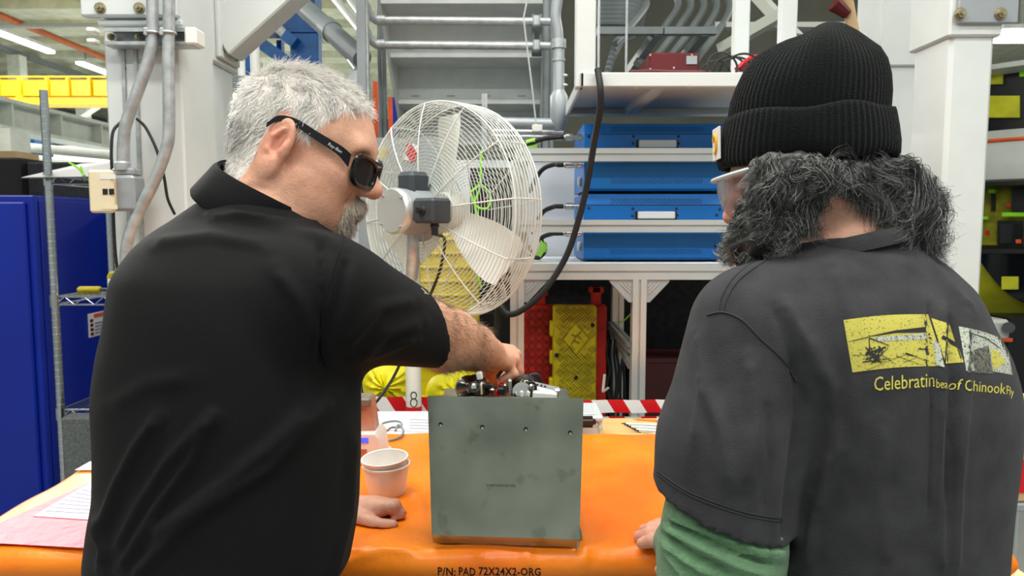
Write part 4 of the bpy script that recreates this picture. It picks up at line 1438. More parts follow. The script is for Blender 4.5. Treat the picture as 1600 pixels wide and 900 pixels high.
# motor toward the camera
mo = MB().lathe([(0.0, -0.215), (0.052, -0.215), (0.062, -0.208), (0.064, -0.2), (0.064, -0.16), (0.068, -0.158), (0.068, -0.105), (0.05, -0.09), (0.02, -0.06), (0.02, -0.02)], FC, fn, n=36, cap=False).build('motor', 'box_grey', fan)
MB().lathe([(0.0, -0.2185), (0.061, -0.2185), (0.0655, -0.212), (0.0655, -0.196), (0.0, -0.196)], FC, fn, n=36, cap=False).build('end_cover', 'alu', mo)
for k in range(4):
    t = math.radians(40 + 90 * k)
    b = MB(); bolt(b, fp_(0.057, t, -0.216), -fn, 0.0045, 0.005); b.build('screw', 'galv', mo)
Rf = Matrix((fx, fn, fz)).transposed()
MB().obox(fp_(0.0, 0, -0.135) + fz * 0.078 - fx * 0.0, (0.07, 0.075, 0.07), Rf, 0.012).build('capacitor_box', 'dark_steel', fan)
sb = MB().obox(fp_(0.1, 0, -0.155), (0.085, 0.075, 0.07), Rf, 0.008).build('switch_box', 'dark_steel', fan)
MB().lathe([(0.015, 0), (0.013, 0.006), (0.009, 0.008), (0.009, 0.018), (0, 0.019)], fp_(0.1, 0, -0.192), -fn, n=16, cap=False).build('switch_knob', 'black_plastic', sb)
MB().lathe([(0.010, 0), (0.010, 0.02), (0.013, 0.024), (0.011, 0.034)], fp_(0.115, 0, -0.16) - fz * 0.068, fz, n=12).build('cord_gland', 'black_plastic', sb)
cp = [fp_(0.115, 0, -0.16) - fz * 0.065, U(695, 375, 2.14), U(688, 420, 2.14), U(676, 452, 2.16), U(655, 500, 2.2), U(622, 575, 2.22), U(604, 606, 2.2), U(588, 628, 2.18), U(575, 640, 2.2)]
MB().tube(smooth_path(cp, 8), 0.0045, 8).build('cord', 'black_rubber', fan)
px_ = U(645, 500, 2.2).x
MB().tube(smooth_path([fp_(0.0, 0, -0.14) - fz * 0.06, fp_(0.0, 0, -0.14) - fz * 0.12, Vector((px_, 2.185, 1.3))], 5), 0.018, 14).build('yoke', 'galv', fan)
pz = UZ(634, 2.2)
MB().cyl((px_, 2.2, pz), (px_, 2.2, 1.36), 0.0235, n=24).build('pole', 'fan_white', fan)
MB().cyl((px_, 2.2, UZ(650, 2.2)), (px_, 2.2, pz), 0.0243, n=24).build('red_band', 'tape_red', fan)
MB().cyl((px_, 2.2, 0.03), (px_, 2.2, UZ(650, 2.2)), 0.0235, n=24).build('lower_pole', 'fan_white', fan)
MB().lathe([(0.07, 0.0), (0.07, 0.02), (0.05, 0.05), (0.0235, 0.08)], (px_, 2.2, 0), (0, 0, 1), n=32).build('base', 'dark_steel', fan)
MB().box(px_ - 0.3, px_ + 0.3, 2.17, 2.23, 0, 0.03, 0.006).build('foot_bar', 'dark_steel', fan)
MB().box(px_ - 0.03, px_ + 0.03, 1.9, 2.17, 0, 0.03, 0.006).build('foot_bar', 'dark_steel', fan)
# hand-drawn 8 on the pole
g = MB()
for cz, r in ((UZ(618, 2.176), 0.0095), (UZ(629.5, 2.176), 0.0115)):
    pts = []
    for t in np.linspace(0, 2 * math.pi, 24, endpoint=False):
        x = r * 0.85 * math.cos(t) + 0.003
        pts.append((px_ + x, 2.2 - math.sqrt(0.0238 ** 2 - x * x), cz + r * 1.1 * math.sin(t)))
    g.tube(pts, 0.0016, 5, closed=True)
g.build('number_eight', 'ink_black', fan)

# yellow ribbed panel and hanging things behind the fan
t = thing('ribbed_board', 'yellow ribbed plastic board standing behind the fan', 'board', (UX(700, 2.75), 2.76, 0))
x0, x1 = UX(652, 2.75), UX(748, 2.75)
MB().box(x0, x1, 2.75, 2.79, 0, UZ(365, 2.75), 0.006).build('sheet', 'yellow_plastic', t)
for k in range(9):
    z = UZ(372, 2.75) - 0.052 * k
    MB().box(x0 + 0.01, x1 - 0.01, 2.742, 2.75, z - 0.01, z, 0.002).build('rib', 'yellow_plastic', t)
for q, lb in (([(752, 235), (750, 290), (742, 320), (752, 360), (746, 420), (752, 450)], 'bright green cord hanging behind the fan blades'),
              ([(735, 300), (752, 290), (766, 305), (762, 325), (744, 322), (735, 300)], 'bright green cord looped around the hanging cord behind the fan')):
    tag(MB().tube(smooth_path([U(u, v, 2.7) for u, v in q], 6), 0.0045, 6).build('green_string', 'neon_green'), lb, 'string')
tag(MB().box(UX(560, 2.98), UX(690, 2.98), 2.98, 3.0, UZ(520, 2.98), UZ(215, 2.98)).build('pale_curtain', 'box_grey'), 'pale sheet hanging behind the left half of the fan', 'sheet')
tag(MB().box(UX(735, 2.9), UX(800, 2.9), 2.9, 2.94, 0, UZ(262, 2.9)).build('dark_locker', 'black_board'), 'dark narrow locker behind the right half of the fan', 'locker')
tag(MB().box(UX(560, 2.84), UX(660, 2.84), 2.84, 2.88, 0, UZ(470, 2.84)).build('black_screen', 'black_matte'), 'black low screen behind the fan pole', 'screen')
tag(MB().box(UX(664, 2.84), UX(800, 2.84), 2.84, 2.88, 0, UZ(490, 2.84)).build('black_screen', 'black_matte'), 'black low screen behind the fan right of the pole', 'screen')
for pts, lb in (([(590, 568), (640, 575), (648, 600), (650, 640), (600, 640), (572, 635), (560, 605), (565, 575)], 'yellow plastic bag left of the fan pole'),
                ([(668, 600), (700, 585), (722, 570), (742, 590), (752, 618), (752, 640), (700, 642), (662, 640)], 'yellow plastic bag right of the fan pole')):
    d0 = 2.29
    V = []
    n = 14
    Q = [U(u, v, d0) for u, v in pts]
    c = sum(Q, Vector()) / len(Q)
    Q = smooth_path(Q, 5, True)
    vs, fs = [], []
    rg = random.Random(5)
    for k in range(7):
        s_ = math.cos(k / 6 * math.pi / 2)
        for i, q in enumerate(Q):
            p = c + (q - c) * max(s_, 0.02)
            amp = math.sin(k / 6 * math.pi / 2)
            p.y = d0 + 0.06 - 0.07 * amp + 0.008 * math.sin(i * 1.7 + k) * (1 - s_ * 0.5)
            vs.append(p)
        if k:
            m_ = len(Q)
            for i in range(m_):
                j = (i + 1) % m_
                fs.append(((k - 1) * m_ + i, (k - 1) * m_ + j, k * m_ + j, k * m_ + i))
    m_ = len(Q)
    fs.append(tuple(range(m_ - 1, -1, -1)))
    fs.append(tuple(range(6 * m_, 7 * m_)))
    bag = MB().raw(vs, fs)
    o = bag.build('yellow_bag', 'yellow_cloth', smooth=50)
    tag(o, lb, 'bag')
tag(MB().box(UX(545, 2.4), UX(770, 2.4), 2.3, 2.6, 0, UZ(643, 2.36), 0.006).build('yellow_crate', 'yellow_plastic'), 'yellow crate below the bags behind the bench', 'crate')
tag(MB().obox(U(642, 238, 2.976), (0.05, 0.004, 0.07), Matrix.Rotation(0.3, 3, 'Y')).build('checked_tag', 'hazard_tape'), 'red and white checked tag seen through the fan, upper left', 'tag')
tag(MB().obox(U(598, 240, 2.974), (0.03, 0.01, 0.05), Matrix.Rotation(0.4, 3, 'Y'), 0.003).build('yellow_tag', 'yellow_plastic'), 'yellow tag behind the older worker\'s glasses', 'tag')

# ================================================================ right edge: helicopter, barrier, boxes
he = thing('helicopter', 'yellow green helicopter nose section at the right edge', 'helicopter', (4.95, 6.7, 0))
HC = Vector((4.95, 6.7, 0))
def hz(v): return UZ(v, 5.6)
MB().lathe([(1.3, hz(505)), (1.45, hz(490)), (1.6, hz(455)), (1.68, hz(420)), (1.7, hz(396))], HC, (0, 0, 1), n=64).build('belly', 'heli_primer', he)
MB().lathe([(1.7, hz(400)), (1.725, hz(394)), (1.725, hz(388)), (1.69, hz(384))], HC, (0, 0, 1), n=64).build('lower_seal', 'heli_black', he)
MB().lathe([(1.45, hz(392)), (1.45, hz(282))], HC, (0, 0, 1), n=64).build('interior', 'heli_inside', he)
MB().lathe([(1.68, hz(294)), (1.72, hz(290)), (1.72, hz(284)), (1.68, hz(280))], HC, (0, 0, 1), n=64).build('upper_seal', 'heli_black', he)
MB().lathe([(1.68, hz(284)), (1.69, hz(250)), (1.64, hz(218)), (1.55, hz(200)), (1.3, hz(196))], HC, (0, 0, 1), n=64).build('cowl', 'heli_cowl', he)
MB().lathe([(1.645, hz(221)), (1.66, hz(219)), (1.645, hz(215))], HC, (0, 0, 1), n=64, cap=False).build('cowl_stripe', 'orange_sign', he)
MB().lathe([(1.42, hz(204)), (1.42, hz(104))], HC, (0, 0, 1), n=64).build('upper_bay', 'heli_black', he)
MB().lathe([(1.5, hz(106)), (1.6, hz(102)), (1.6, hz(94)), (1.4, hz(88)), (0.9, hz(70)), (0.3, hz(60))], HC, (0, 0, 1), n=64).build('roof_ring', 'heli_cowl', he)
def hpan(u0, u1, v0, v1, m, nm, r, parent=he):
    g = MB()
    vs, fs = [], []
    for k, v in enumerate((v1, v0)):
        for i in range(5):
            u = u0 + (u1 - u0) * i / 4
            # intersect pixel ray with cylinder radius r about HC
            p = U(u, v, 1.0) - Vector((0, 0, EYE))
            o = Vector((0, 0))
            dx, dy = p.x, p.y
            A = dx * dx + dy * dy; B = -2 * (dx * HC.x + dy * HC.y); C_ = HC.x ** 2 + HC.y ** 2 - r * r
            s_ = B * B - 4 * A * C_
            tt = (-B - math.sqrt(max(s_, 0))) / (2 * A)
            q = Vector((dx * tt, dy * tt, EYE + p.z * tt))
            n_ = Vector((q.x - HC.x, q.y - HC.y, 0)).normalized()
            vs += [q, q + n_ * 0.02]
    for i in range(4):
        a0, b0 = i * 2, 10 + i * 2
        fs += [(a0, a0 + 2, b0 + 2, b0), (a0 + 1, b0 + 1, b0 + 3, a0 + 3), (a0, a0 + 1, a0 + 3, a0 + 2), (b0, b0 + 2, b0 + 3, b0 + 1)]
    fs += [(0, 10, 11, 1), (8, 9, 19, 18)]
    return g.raw(vs, fs).build(nm, m, parent)
hpan(1548, 1568, 113, 132, 'heli_primer', 'bay_panel', 1.43)
hpan(1546, 1594, 150, 184, 'heli_primer', 'bay_panel', 1.43)
hpan(1594, 1606, 104, 120, 'neon_green', 'bay_panel', 1.43)
hpan(1560, 1600, 345, 384, 'heli_black', 'avionics_box', 1.46)
hpan(1564, 1596, 350, 380, 'glass_screen', 'avionics_screen', 1.485)
hpan(1588, 1596, 374, 380, 'orange_sign', 'warning_light', 1.51)
hpan(1567, 1605, 332, 338, 'neon_green', 'green_tube', 1.52)
hpan(1582, 1605, 292, 332, 'heli_black', 'door_frame', 1.46)
hpan(1550, 1556, 298, 330, 'heli_black', 'cable_run', 1.46)
hpan(1546, 1556, 296, 302, 'neon_green', 'green_tag', 1.49)
hpan(1536, 1545, 338, 343, 'neon_green', 'green_tag', 1.49)
hpan(1574, 1580, 317, 323, 'tape_red', 'red_tag', 1.49)
hpan(1541, 1546, 360, 368, 'tape_red', 'red_tag', 1.49)
hpan(1524, 1620, 390, 396, 'black_plastic', 'sill', 1.71)
# black window sweeping down over the belly
g = MB()
vs, fs = [], []
for i in range(14):
    u = 1526 + i * 8
    vb = 397 + 82 * (1 - (1 - i / 13) ** 2.2)
    for v in (393, vb):
        p = U(u, v, 1.0) - Vector((0, 0, EYE))
        A = p.x ** 2 + p.y ** 2; B = -2 * (p.x * HC.x + p.y * HC.y); C_ = HC.x ** 2 + HC.y ** 2 - 1.70 ** 2
        tt = (-B - math.sqrt(max(B * B - 4 * A * C_, 0))) / (2 * A)
        q = Vector((p.x * tt, p.y * tt, EYE + p.z * tt))
        n_ = Vector((q.x - HC.x, q.y - HC.y, 0)).normalized()
        vs += [q + n_ * 0.012, q - n_ * 0.05]
    if i:
        a0 = (i - 1) * 4
        fs += [(a0, a0 + 4, a0 + 6, a0 + 2), (a0 + 1, a0 + 3, a0 + 7, a0 + 5), (a0 + 2, a0 + 6, a0 + 7, a0 + 3), (a0, a0 + 1, a0 + 5, a0 + 4)]
MB().raw(vs, fs).build('chin_window', 'glass_screen', he)
hpan(1566, 1592, 432, 452, 'heli_primer', 'window_patch', 1.705)
g = MB()
for x, y in ((4.2, 6.0), (5.6, 6.0), (4.9, 7.6)):
    MB().cyl((x, y, 0), (x, y, hz(500)), 0.07, n=12).build('stand', 'crane_yellow', he)
# roof lamp glow at the right top
t = thing('bay_light', 'bright lamp at the top right above the helicopter', 'lamp', U(1580, 60, 9))
MB().box(UX(1555, 9), UX(1700, 9), 9, 9.3, UZ(58, 9), UZ(45, 9)).build('diffuser', 'lamp_glow', t)
MB().box(UX(1550, 9), UX(1705, 9), 8.98, 9.35, UZ(45, 9), UZ(38, 9)).build('housing', 'lamp_house', t)
MB().cyl((UX(1580, 9), 9.1, UZ(38, 9)), (UX(1580, 9), 9.1, 9.4), 0.02, n=8).build('hanger', 'grey_steel', t)
# white cart with orange edge beyond the shoulder
t = thing('white_cart', 'white cart with orange edge under the helicopter nose', 'cart', (UX(1575, 4.6), 4.6, 0))
d = 4.6
MB().box(UX(1500, d), UX(1590, d), d, d + 0.5, UZ(533, d), UZ(500, d), 0.02).build('body', 'heli_cowl', t)
MB().box(UX(1500, d), UX(1592, d), d - 0.01, d, UZ(534, d), UZ(528, d), 0.003).build('edge', 'orange_sign', t)
MB().cyl(U(1576, 512, d), U(1576, 512, d - 0.04), 0.035, n=18).build('wheel', 'dark_steel', t)
for x in (1520, 1580):
    MB().cyl((UX(x, d), d + 0.2, 0), (UX(x, d), d + 0.2, UZ(533, d)), 0.025, n=10).build('leg', 'galv', t)
tag(MB().box(UX(1586, 5.2), UX(1700, 5.2), 5.2, 5.5, 0, UZ(497, 5.2)).build('dark_post', 'heli_black'), 'black support block under the helicopter at the right edge', 'block')
for v0, v1, lb in ((585, 589, 'upper red line painted on the floor at the right edge'), (598, 603, 'lower red line painted on the floor at the right edge')):
    da, db_ = EYE / ((v0 - 349) / F), EYE / ((v1 - 349) / F)
    tag(MB().box(2.5, 12, db_, da, 0.0, 0.002).build('floor_line', 'tape_red'), lb, 'floor marking')
d = 1.9
bx2 = thing('taped_box', 'tan cardboard box with red stripes at the right edge', 'box', (UX(1620, d), d, UZ(785, d)))
xq0, xq1 = UX(1573, d), UX(1760, d)
zq0, zq1 = UZ(785, d), UZ(655, d)
MB().box(xq0, xq1, d, d + 0.3, zq0, zq1, 0.004).build('carton', 'carton', bx2)
for v0, v1 in ((656, 690), (718, 770)):
    MB().box(xq0 - 0.002, xq1, d - 0.002, d + 0.3, UZ(v1, d), UZ(v0, d)).build('red_stripe', 'tape_red', bx2)
t = thing('side_stand', 'grey stand with a white post carrying the striped box', 'stand', (UX(1600, d), d + 0.1, 0))
MB().box(xq0 - 0.02, xq1, d - 0.01, d + 0.32, zq0 - 0.022, zq0 - 0.001, 0.003).build('top', 'box_grey', t)
for x, y in ((xq0 + 0.0, d + 0.02), (xq1 - 0.05, d + 0.02), (xq0, d + 0.28), (xq1 - 0.05, d + 0.28)):
    MB().cyl((x, y, 0), (x, y, zq0 - 0.022), 0.016, n=12).build('post', 'white_steel', t)
# ================================================================ work bench with orange pad
mat('pad_orange', srgb(255, 140, 24), 0.36, col2=srgb(240, 112, 14), vscale=5, bump=0.12, bscale=70, spec=0.5)
mat('bench_wood', srgb(226, 190, 128), 0.45, col2=srgb(206, 166, 100), vscale=3, stretch=(1, 14, 14))
mat('pink_film', srgb(226, 98, 112), 0.42, var=0.06, vscale=9, bump=0.35, bscale=40)
mat('paper', srgb(214, 214, 218), 0.7, var=0.01)
mat('paper_lilac', srgb(206, 198, 214), 0.6, var=0.02)
mat('text_grey', srgb(130, 128, 146), 0.8, var=0.0)
mat('bowl_white', srgb(250, 244, 238), 0.5, var=0.015)
mat('device_white', srgb(222, 218, 212), 0.35, var=0.03)
mat('device_brown', srgb(150, 92, 66), 0.3, col2=srgb(196, 140, 116), vscale=18)
mat('device_grey', srgb(120, 110, 98), 0.4)
mat('lcd_blue', srgb(70, 90, 230), 0.3, emit=srgb(70, 90, 240), emit_s=0.7)
mat('clear_plastic', srgb(236, 240, 242), 0.15, trans=0.55, var=0.0, ior=1.2)
mat('plastic_milk', srgb(220, 226, 228), 0.3, var=0.02, alpha=0.8)
mat('silver_bright', srgb(205, 205, 200), 0.16, metal=1.0, var=0.05, vscale=30)
mat('silver_satin', srgb(206, 208, 208), 0.3, metal=0.8, var=0.08, vscale=50)
mat('nickel_dark', srgb(92, 88, 82), 0.2, metal=1.0, var=0.1)
mat('wire_red', srgb(190, 20, 16), 0.4)
TZ = 0.95
PX0, PX1 = -0.915, 0.80
PY0, PY1 = 1.105, 1.775
bench = thing('work_bench', 'wooden topped work bench under the orange pad', 'bench', (-0.05, 1.6, 0))
WZ = 0.897
for i in range(6):
    y0 = 1.11 + i * 0.165
    MB().box(PX0 - 0.02, PX1 + 0.03, y0, y0 + 0.163, WZ - 0.035, WZ, 0.002).build('plank', 'bench_wood', bench)
for x in (PX0 + 0.03, PX1 - 0.08):
    for y in (1.18, 2.03):
        MB().box(x, x + 0.06, y, y + 0.06, 0, WZ - 0.035, 0.004).build('leg', 'grey_steel', bench)
    MB().box(x + 0.01, x + 0.05, 1.24, 2.03, WZ - 0.1, WZ - 0.035, 0.003).build('apron', 'grey_steel', bench)
MB().box(PX0 + 0.09, PX1 - 0.08, 2.04, 2.08, WZ - 0.1, WZ - 0.035, 0.003).build('apron', 'grey_steel', bench)

# pad: soft vinyl with rolled edges and creases (sculpted grid)
nx, ny = 230, 110
gx = np.linspace(0, 1, nx); gy = np.linspace(0, 1, ny)
prof = []
# section across y: from underside front, around the front roll, over the top, down the back
R_ = 0.026
th = np.linspace(-math.pi / 2 - 0.0, math.pi / 2, 22)
sec = [(PY0 + R_ + 0.02, TZ - 2 * R_)] + [(PY0 + R_ - R_ * math.cos(t), TZ - R_ + R_ * math.sin(t)) for t in th]
ytop = np.linspace(PY0 + R_, PY1 - R_, 84)[1:]
sec += [(y, TZ) for y in ytop]
sec += [(PY1 - R_ + R_ * math.sin(t), TZ - R_ + R_ * math.cos(t)) for t in np.linspace(0, math.pi, 12)[1:]]
sec = np.array(sec)
ns = len(sec)
xs = np.concatenate([PX0 + R_ * (1 - np.cos(np.linspace(0, math.pi / 2, 8)))[:-1] * 1.0, np.linspace(PX0 + R_, PX1 - R_, 220), PX1 - R_ * (1 - np.cos(np.linspace(math.pi / 2, 0, 8)))[1:]])
V = np.zeros((len(xs), ns, 3))
for i, x in enumerate(xs):
    e = 1.0
    if x < PX0 + R_: e = math.sqrt(max(0.0, 1 - ((PX0 + R_ - x) / R_) ** 2))
    if x > PX1 - R_: e = math.sqrt(max(0.0, 1 - ((x - PX1 + R_) / R_) ** 2))
    V[i, :, 0] = x
    V[i, :, 1] = sec[:, 0] + np.where(sec[:, 0] < PY0 + R_, (1 - e) * R_ * 0.6, 0)
    V[i, :, 2] = TZ - R_ + (sec[:, 1] - TZ + R_) * max(e, 0.02)
P = V.reshape(-1, 3)
px = to_px(P)
def stroke(pts, wid):
    """Weight of each pad/cloth vertex along a fold drawn as a polyline in photo pixels."""
    q = np.array(pts, dtype=float)
    return lambda px: np.exp(-(seg_dist(px, q) / wid) ** 2)
def seg_dist(px, q):
    best = np.full(len(px), 1e9)
    for a, b in zip(q[:-1], q[1:]):
        d = b - a
        t = np.clip(((px - a) @ d) / (d @ d), 0, 1)
        r = np.hypot(*(px - a - t[:, None] * d).T)
        best = np.minimum(best, r)
    return best
dz = np.zeros(len(P))
for pts, wid, amp in (([(600, 700), (645, 770), (660, 800)], 9, 0.004), ([(560, 860), (620, 830), (670, 838)], 8, 0.004), ([(640, 790), (672, 770)], 7, 0.003), ([(905, 800), (916, 850), (912, 885)], 6, 0.005), ([(930, 850), (960, 838), (1000, 852)], 8, 0.003), ([(200, 860), (160, 830)], 10, 0.003), ([(540, 880), (600, 858), (640, 862)], 7, 0.004), ([(830, 882), (822, 866)], 6, 0.004), ([(760, 880), (752, 868)], 6, 0.003), ([(940, 760), (1000, 730), (1030, 700)], 14, 0.003), ([(590, 690), (640, 700), (670, 690)], 12, 0.003), ([(20, 830), (80, 800)], 12, 0.002)):
    dz += amp * stroke(pts, wid)(px)
x_, y_ = P[:, 0], P[:, 1]
dz += 0.0016 * np.sin(x_ * 19 + 2 * np.sin(y_ * 9)) * np.sin(y_ * 15 + 1.3) + 0.0012 * np.sin(x_ * 43 + y_ * 31)
P = P + np.stack([0 * dz, np.where(y_ < PY0 + R_, -dz * 0.7, 0), np.where(P[:, 2] > TZ - R_, dz, 0)], 1)
ids = np.arange(len(P)).reshape(len(xs), ns)
q = np.stack([ids[:-1, :-1], ids[1:, :-1], ids[1:, 1:], ids[:-1, 1:]], -1).reshape(-1, 4)
bot = np.stack([ids[:-1, 0], ids[:-1, -1], ids[1:, -1], ids[1:, 0]], -1)
pad = np_mesh('bench_pad', P, np.concatenate([q, bot]), 'pad_orange')
tag(pad, 'orange vinyl bench pad with black stencilled part number', 'pad')
PADBVH = BVHTree.FromPolygons([tuple(p) for p in P], [tuple(int(i) for i in f) for f in q])


FONT = None
def text_mesh(body, size, res=3, shear=0.0, spacing=1.0, bold=0.0):
    """Triangulated flat letters as (verts2d, tris)."""
    cu = bpy.data.curves.new('lettering_tmp', 'FONT')
    cu.body = body
    cu.size = size
    cu.resolution_u = res
    cu.shear = shear
    cu.space_character = spacing
    cu.offset = bold * size
    ob = bpy.data.objects.new('lettering_tmp', cu)
    COL.objects.link(ob)
    dg = bpy.context.evaluated_depsgraph_get()
    me = bpy.data.meshes.new_from_object(ob.evaluated_get(dg))
    bpy.data.objects.remove(ob)
    bpy.data.curves.remove(cu)
    bm = bmesh.new(); bm.from_mesh(me)
    bmesh.ops.triangulate(bm, faces=bm.faces)
    bmesh.ops.subdivide_edges(bm, edges=[e for e in bm.edges if e.calc_length() > size * 0.25], cuts=1)
    bmesh.ops.triangulate(bm, faces=bm.faces)
    v = np.array([tuple(x.co) for x in bm.verts])
    bm.verts.index_update()
    f = np.array([[x.index for x in t.verts] for t in bm.faces])
    bm.free()
    bpy.data.meshes.remove(me)
    return v[:, :2], f


def text_onto(name, body, fn, bvh, m, parent, size=1.0, lift=0.0008, shear=0.0, spacing=1.0, bold=0.0):
    """Lay letters on a surface: fn maps letter (s,t) in 0..1 to a photo pixel; ray from the lens finds the surface."""
    v, f = text_mesh(body, size, 2, shear, spacing, bold)
    lo, hi = v.min(0), v.max(0)
    uv = (v - lo) / (hi - lo)
    out = []
    eye = Vector((0, 0, EYE))
    for s, t in uv:
        pxy = fn(s, t)
        dr = (U(pxy[0], pxy[1], 1.0) - eye).normalized()
        h = bvh.ray_cast(eye, dr)
        p = h[0]
        if p is None or (bvh is not PADBVH and p.y > 1.0):
            p = bvh.find_nearest(eye + dr * (0.94 / dr.y))[0]
        out.append(p - dr * lift)
    return np_mesh(name, np.array([tuple(p) for p in out]), f, m, parent, smooth=False)


def lerp2(c, s, t):
    """Bilinear pixel map: c = bottom-left, bottom-right, top-left, top-right."""
    a = (c[0][0] + (c[1][0] - c[0][0]) * s, c[0][1] + (c[1][1] - c[0][1]) * s)
    b = (c[2][0] + (c[3][0] - c[2][0]) * s, c[2][1] + (c[3][1] - c[2][1]) * s)
    return (a[0] + (b[0] - a[0]) * t, a[1] + (b[1] - a[1]) * t)


# stencil: letters with the stencil's bridges come from thin gaps cut by height
for words, u0, u1 in (('P/N:', 684, 712), ('PAD', 717, 743), ('72X24X2-ORG', 748, 845)):
    text_onto('stencil_lettering', words, lambda s, t, a=u0, b=u1: lerp2(((a, 899), (b, 900), (a, 886), (b, 887.5)), s, t), PADBVH, 'ink_black', pad, spacing=1.05, bold=0.02)

# ---- papers and film on the left of the pad
def sheet(name, lb, cat, corners, z, m, thick=0.0012, wave=0.0, parent=None):
    """Thin sheet lying at height z; corners are photo pixels on that plane."""
    pts = []
    for u, v in corners:
        p = U(u, v, 1.0)
        k = (z - EYE) / (p.z - EYE)
        pts.append(Vector((p.x * k, p.y * k, z)))
    o = MB().prism(pts, (0, 0, thick)).build(name, m, parent)
    if lb: tag(o, lb, cat)
    return o


zf = TZ + 0.0042
sheet('pink_film', 'pink translucent plastic sheet lying on the left of the orange pad', 'plastic sheet', [(-70, 846), (150, 858), (330, 845), (330, 745), (146, 752), (0, 818), (-60, 838)], zf, 'pink_film')
pp = sheet('printed_page', 'white printed page on the pink plastic sheet', 'paper', [(52, 807), (160, 814), (290, 800), (290, 745), (143, 754)], zf + 0.0014, 'paper_lilac')
for k in range(7):
    a = 0.12 + k * 0.11
    sheet('text_line', None, None, [(60 + 85 * a, 804 - 52 * a), (145, 808 - 50 * a), (145, 809 - 50 * a), (60 + 85 * a, 805 - 52 * a)], zf + 0.0027, 'text_grey', 0.0001, parent=pp)
sheet('white_page', 'small white page at the far left edge of the pad', 'paper', [(117, 735), (180, 735), (180, 715), (140, 722)], zf, 'paper')
# ---- white printed sheets on the wood behind the pad, left of the plate
ws = sheet('drawing_sheet', 'white drawing sheet on the wood behind the pad', 'paper', [(572, 672), (700, 676), (700, 652), (585, 649)], WZ + 0.031, 'paper')
for k in range(4):
    sheet('text_line', None, None, [(640, 655 + k * 4.5), (674, 656 + k * 4.5), (674, 657 + k * 4.5), (640, 656 + k * 4.5)], WZ + 0.0323, 'text_grey', 0.0001, parent=ws)
tag(MB().box(UX(560, 1.86), UX(705, 1.86), 1.785, 2.06, WZ, WZ + 0.0305, 0.003).build('sheet_stack', 'paper'), 'stack of white board under the drawing sheet', 'board')

# ---- stainless sheet plate with the mechanism behind it
def plate_mat():
    m = bpy.data.materials.new('stainless_plate')
    m.use_nodes = True
    N, L = m.node_tree.nodes, m.node_tree.links
    p = N['Principled BSDF']
    tc = N.new('ShaderNodeTexCoord')
    n1 = N.new('ShaderNodeTexNoise'); n1.inputs['Scale'].default_value = 9; n1.inputs['Detail'].default_value = 3; n1.inputs['Roughness'].default_value = 0.45
    n2 = N.new('ShaderNodeTexNoise'); n2.inputs['Scale'].default_value = 40; n2.inputs['Detail'].default_value = 2
    mp = N.new('ShaderNodeMapping'); mp.inputs['Scale'].default_value = (900, 900, 12)
    n3 = N.new('ShaderNodeTexNoise'); n3.inputs['Scale'].default_value = 1
    L.new(tc.outputs['Object'], n1.inputs['Vector']); L.new(tc.outputs['Object'], n2.inputs['Vector'])
    L.new(tc.outputs['Object'], mp.inputs[0]); L.new(mp.outputs[0], n3.inputs['Vector'])
    cr = N.new('ShaderNodeValToRGB')
    cr.color_ramp.elements[0].position = 0.3; cr.color_ramp.elements[0].color = srgb(142, 147, 132)
    cr.color_ramp.elements[1].position = 0.68; cr.color_ramp.elements[1].color = srgb(182, 187, 172)
    L.new(n1.outputs[0], cr.inputs[0])
    # patchy stains
    c2 = N.new('ShaderNodeValToRGB')
    c2.color_ramp.elements[0].position = 0.60; c2.color_ramp.elements[0].color = (1, 1, 1, 1)
    c2.color_ramp.elements[1].position = 0.66; c2.color_ramp.elements[1].color = (0.80, 0.80, 0.78, 1)
    n4 = N.new('ShaderNodeTexNoise'); n4.inputs['Scale'].default_value = 27; n4.inputs['Detail'].default_value = 3
    L.new(tc.outputs['Object'], n4.inputs['Vector']); L.new(n4.outputs[0], c2.inputs[0])
    mx = N.new('ShaderNodeMix'); mx.data_type = 'RGBA'; mx.blend_type = 'MULTIPLY'; mx.inputs[0].default_value = 1
    L.new(cr.outputs[0], mx.inputs[6]); L.new(c2.outputs[0], mx.inputs[7])
    L.new(mx.outputs[2], p.inputs['Base Color'])
    p.inputs['Metallic'].default_value = 0.95
    mr = N.new('ShaderNodeMapRange'); mr.inputs[3].default_value = 0.15; mr.inputs[4].default_value = 0.26
    L.new(n1.outputs[0], mr.inputs[0]); L.new(mr.outputs[0], p.inputs['Roughness'])
    b = N.new('ShaderNodeBump'); b.inputs['Strength'].default_value = 0.04; b.inputs['Distance'].default_value = 0.001
    L.new(n3.outputs[0], b.inputs['Height']); L.new(b.outputs[0], p.inputs['Normal'])
    M['stainless_plate'] = m
plate_mat()
zp = TZ + 0.004
A = U(675, 853, 1.0); ka = (zp - EYE) / (A.z - EYE); A = Vector((A.x * ka, A.y * ka, zp))
B = U(905, 860, 1.0); kb = (zp - EYE) / (B.z - EYE); B = Vector((B.x * kb, B.y * kb, zp))
ex = (B - A); PW = ex.length; ex.normalize()
en = Vector((-ex.y, ex.x, 0))            # into the bench
T0 = U(675, 619, A.y + 0.012)
PH = T0.z - zp
lean = Vector((0, 0.012, 0)) + ex * 0.0
def PP(s, t, o=0.0):
    """Point of the plate: s 0..1 across, t 0..1 up, o outwards (towards the lens)."""
    return A + ex * (s * PW) + Vector((0, 0, 1)) * (t * PH) + lean * t + ex * (0.006 * t * (2 * s - 1)) - en * o
unit = thing('actuator_unit', 'mechanical unit with steel front plate standing on the orange pad', 'machine part', PP(0.5, 0, 0))
LT = 0.072
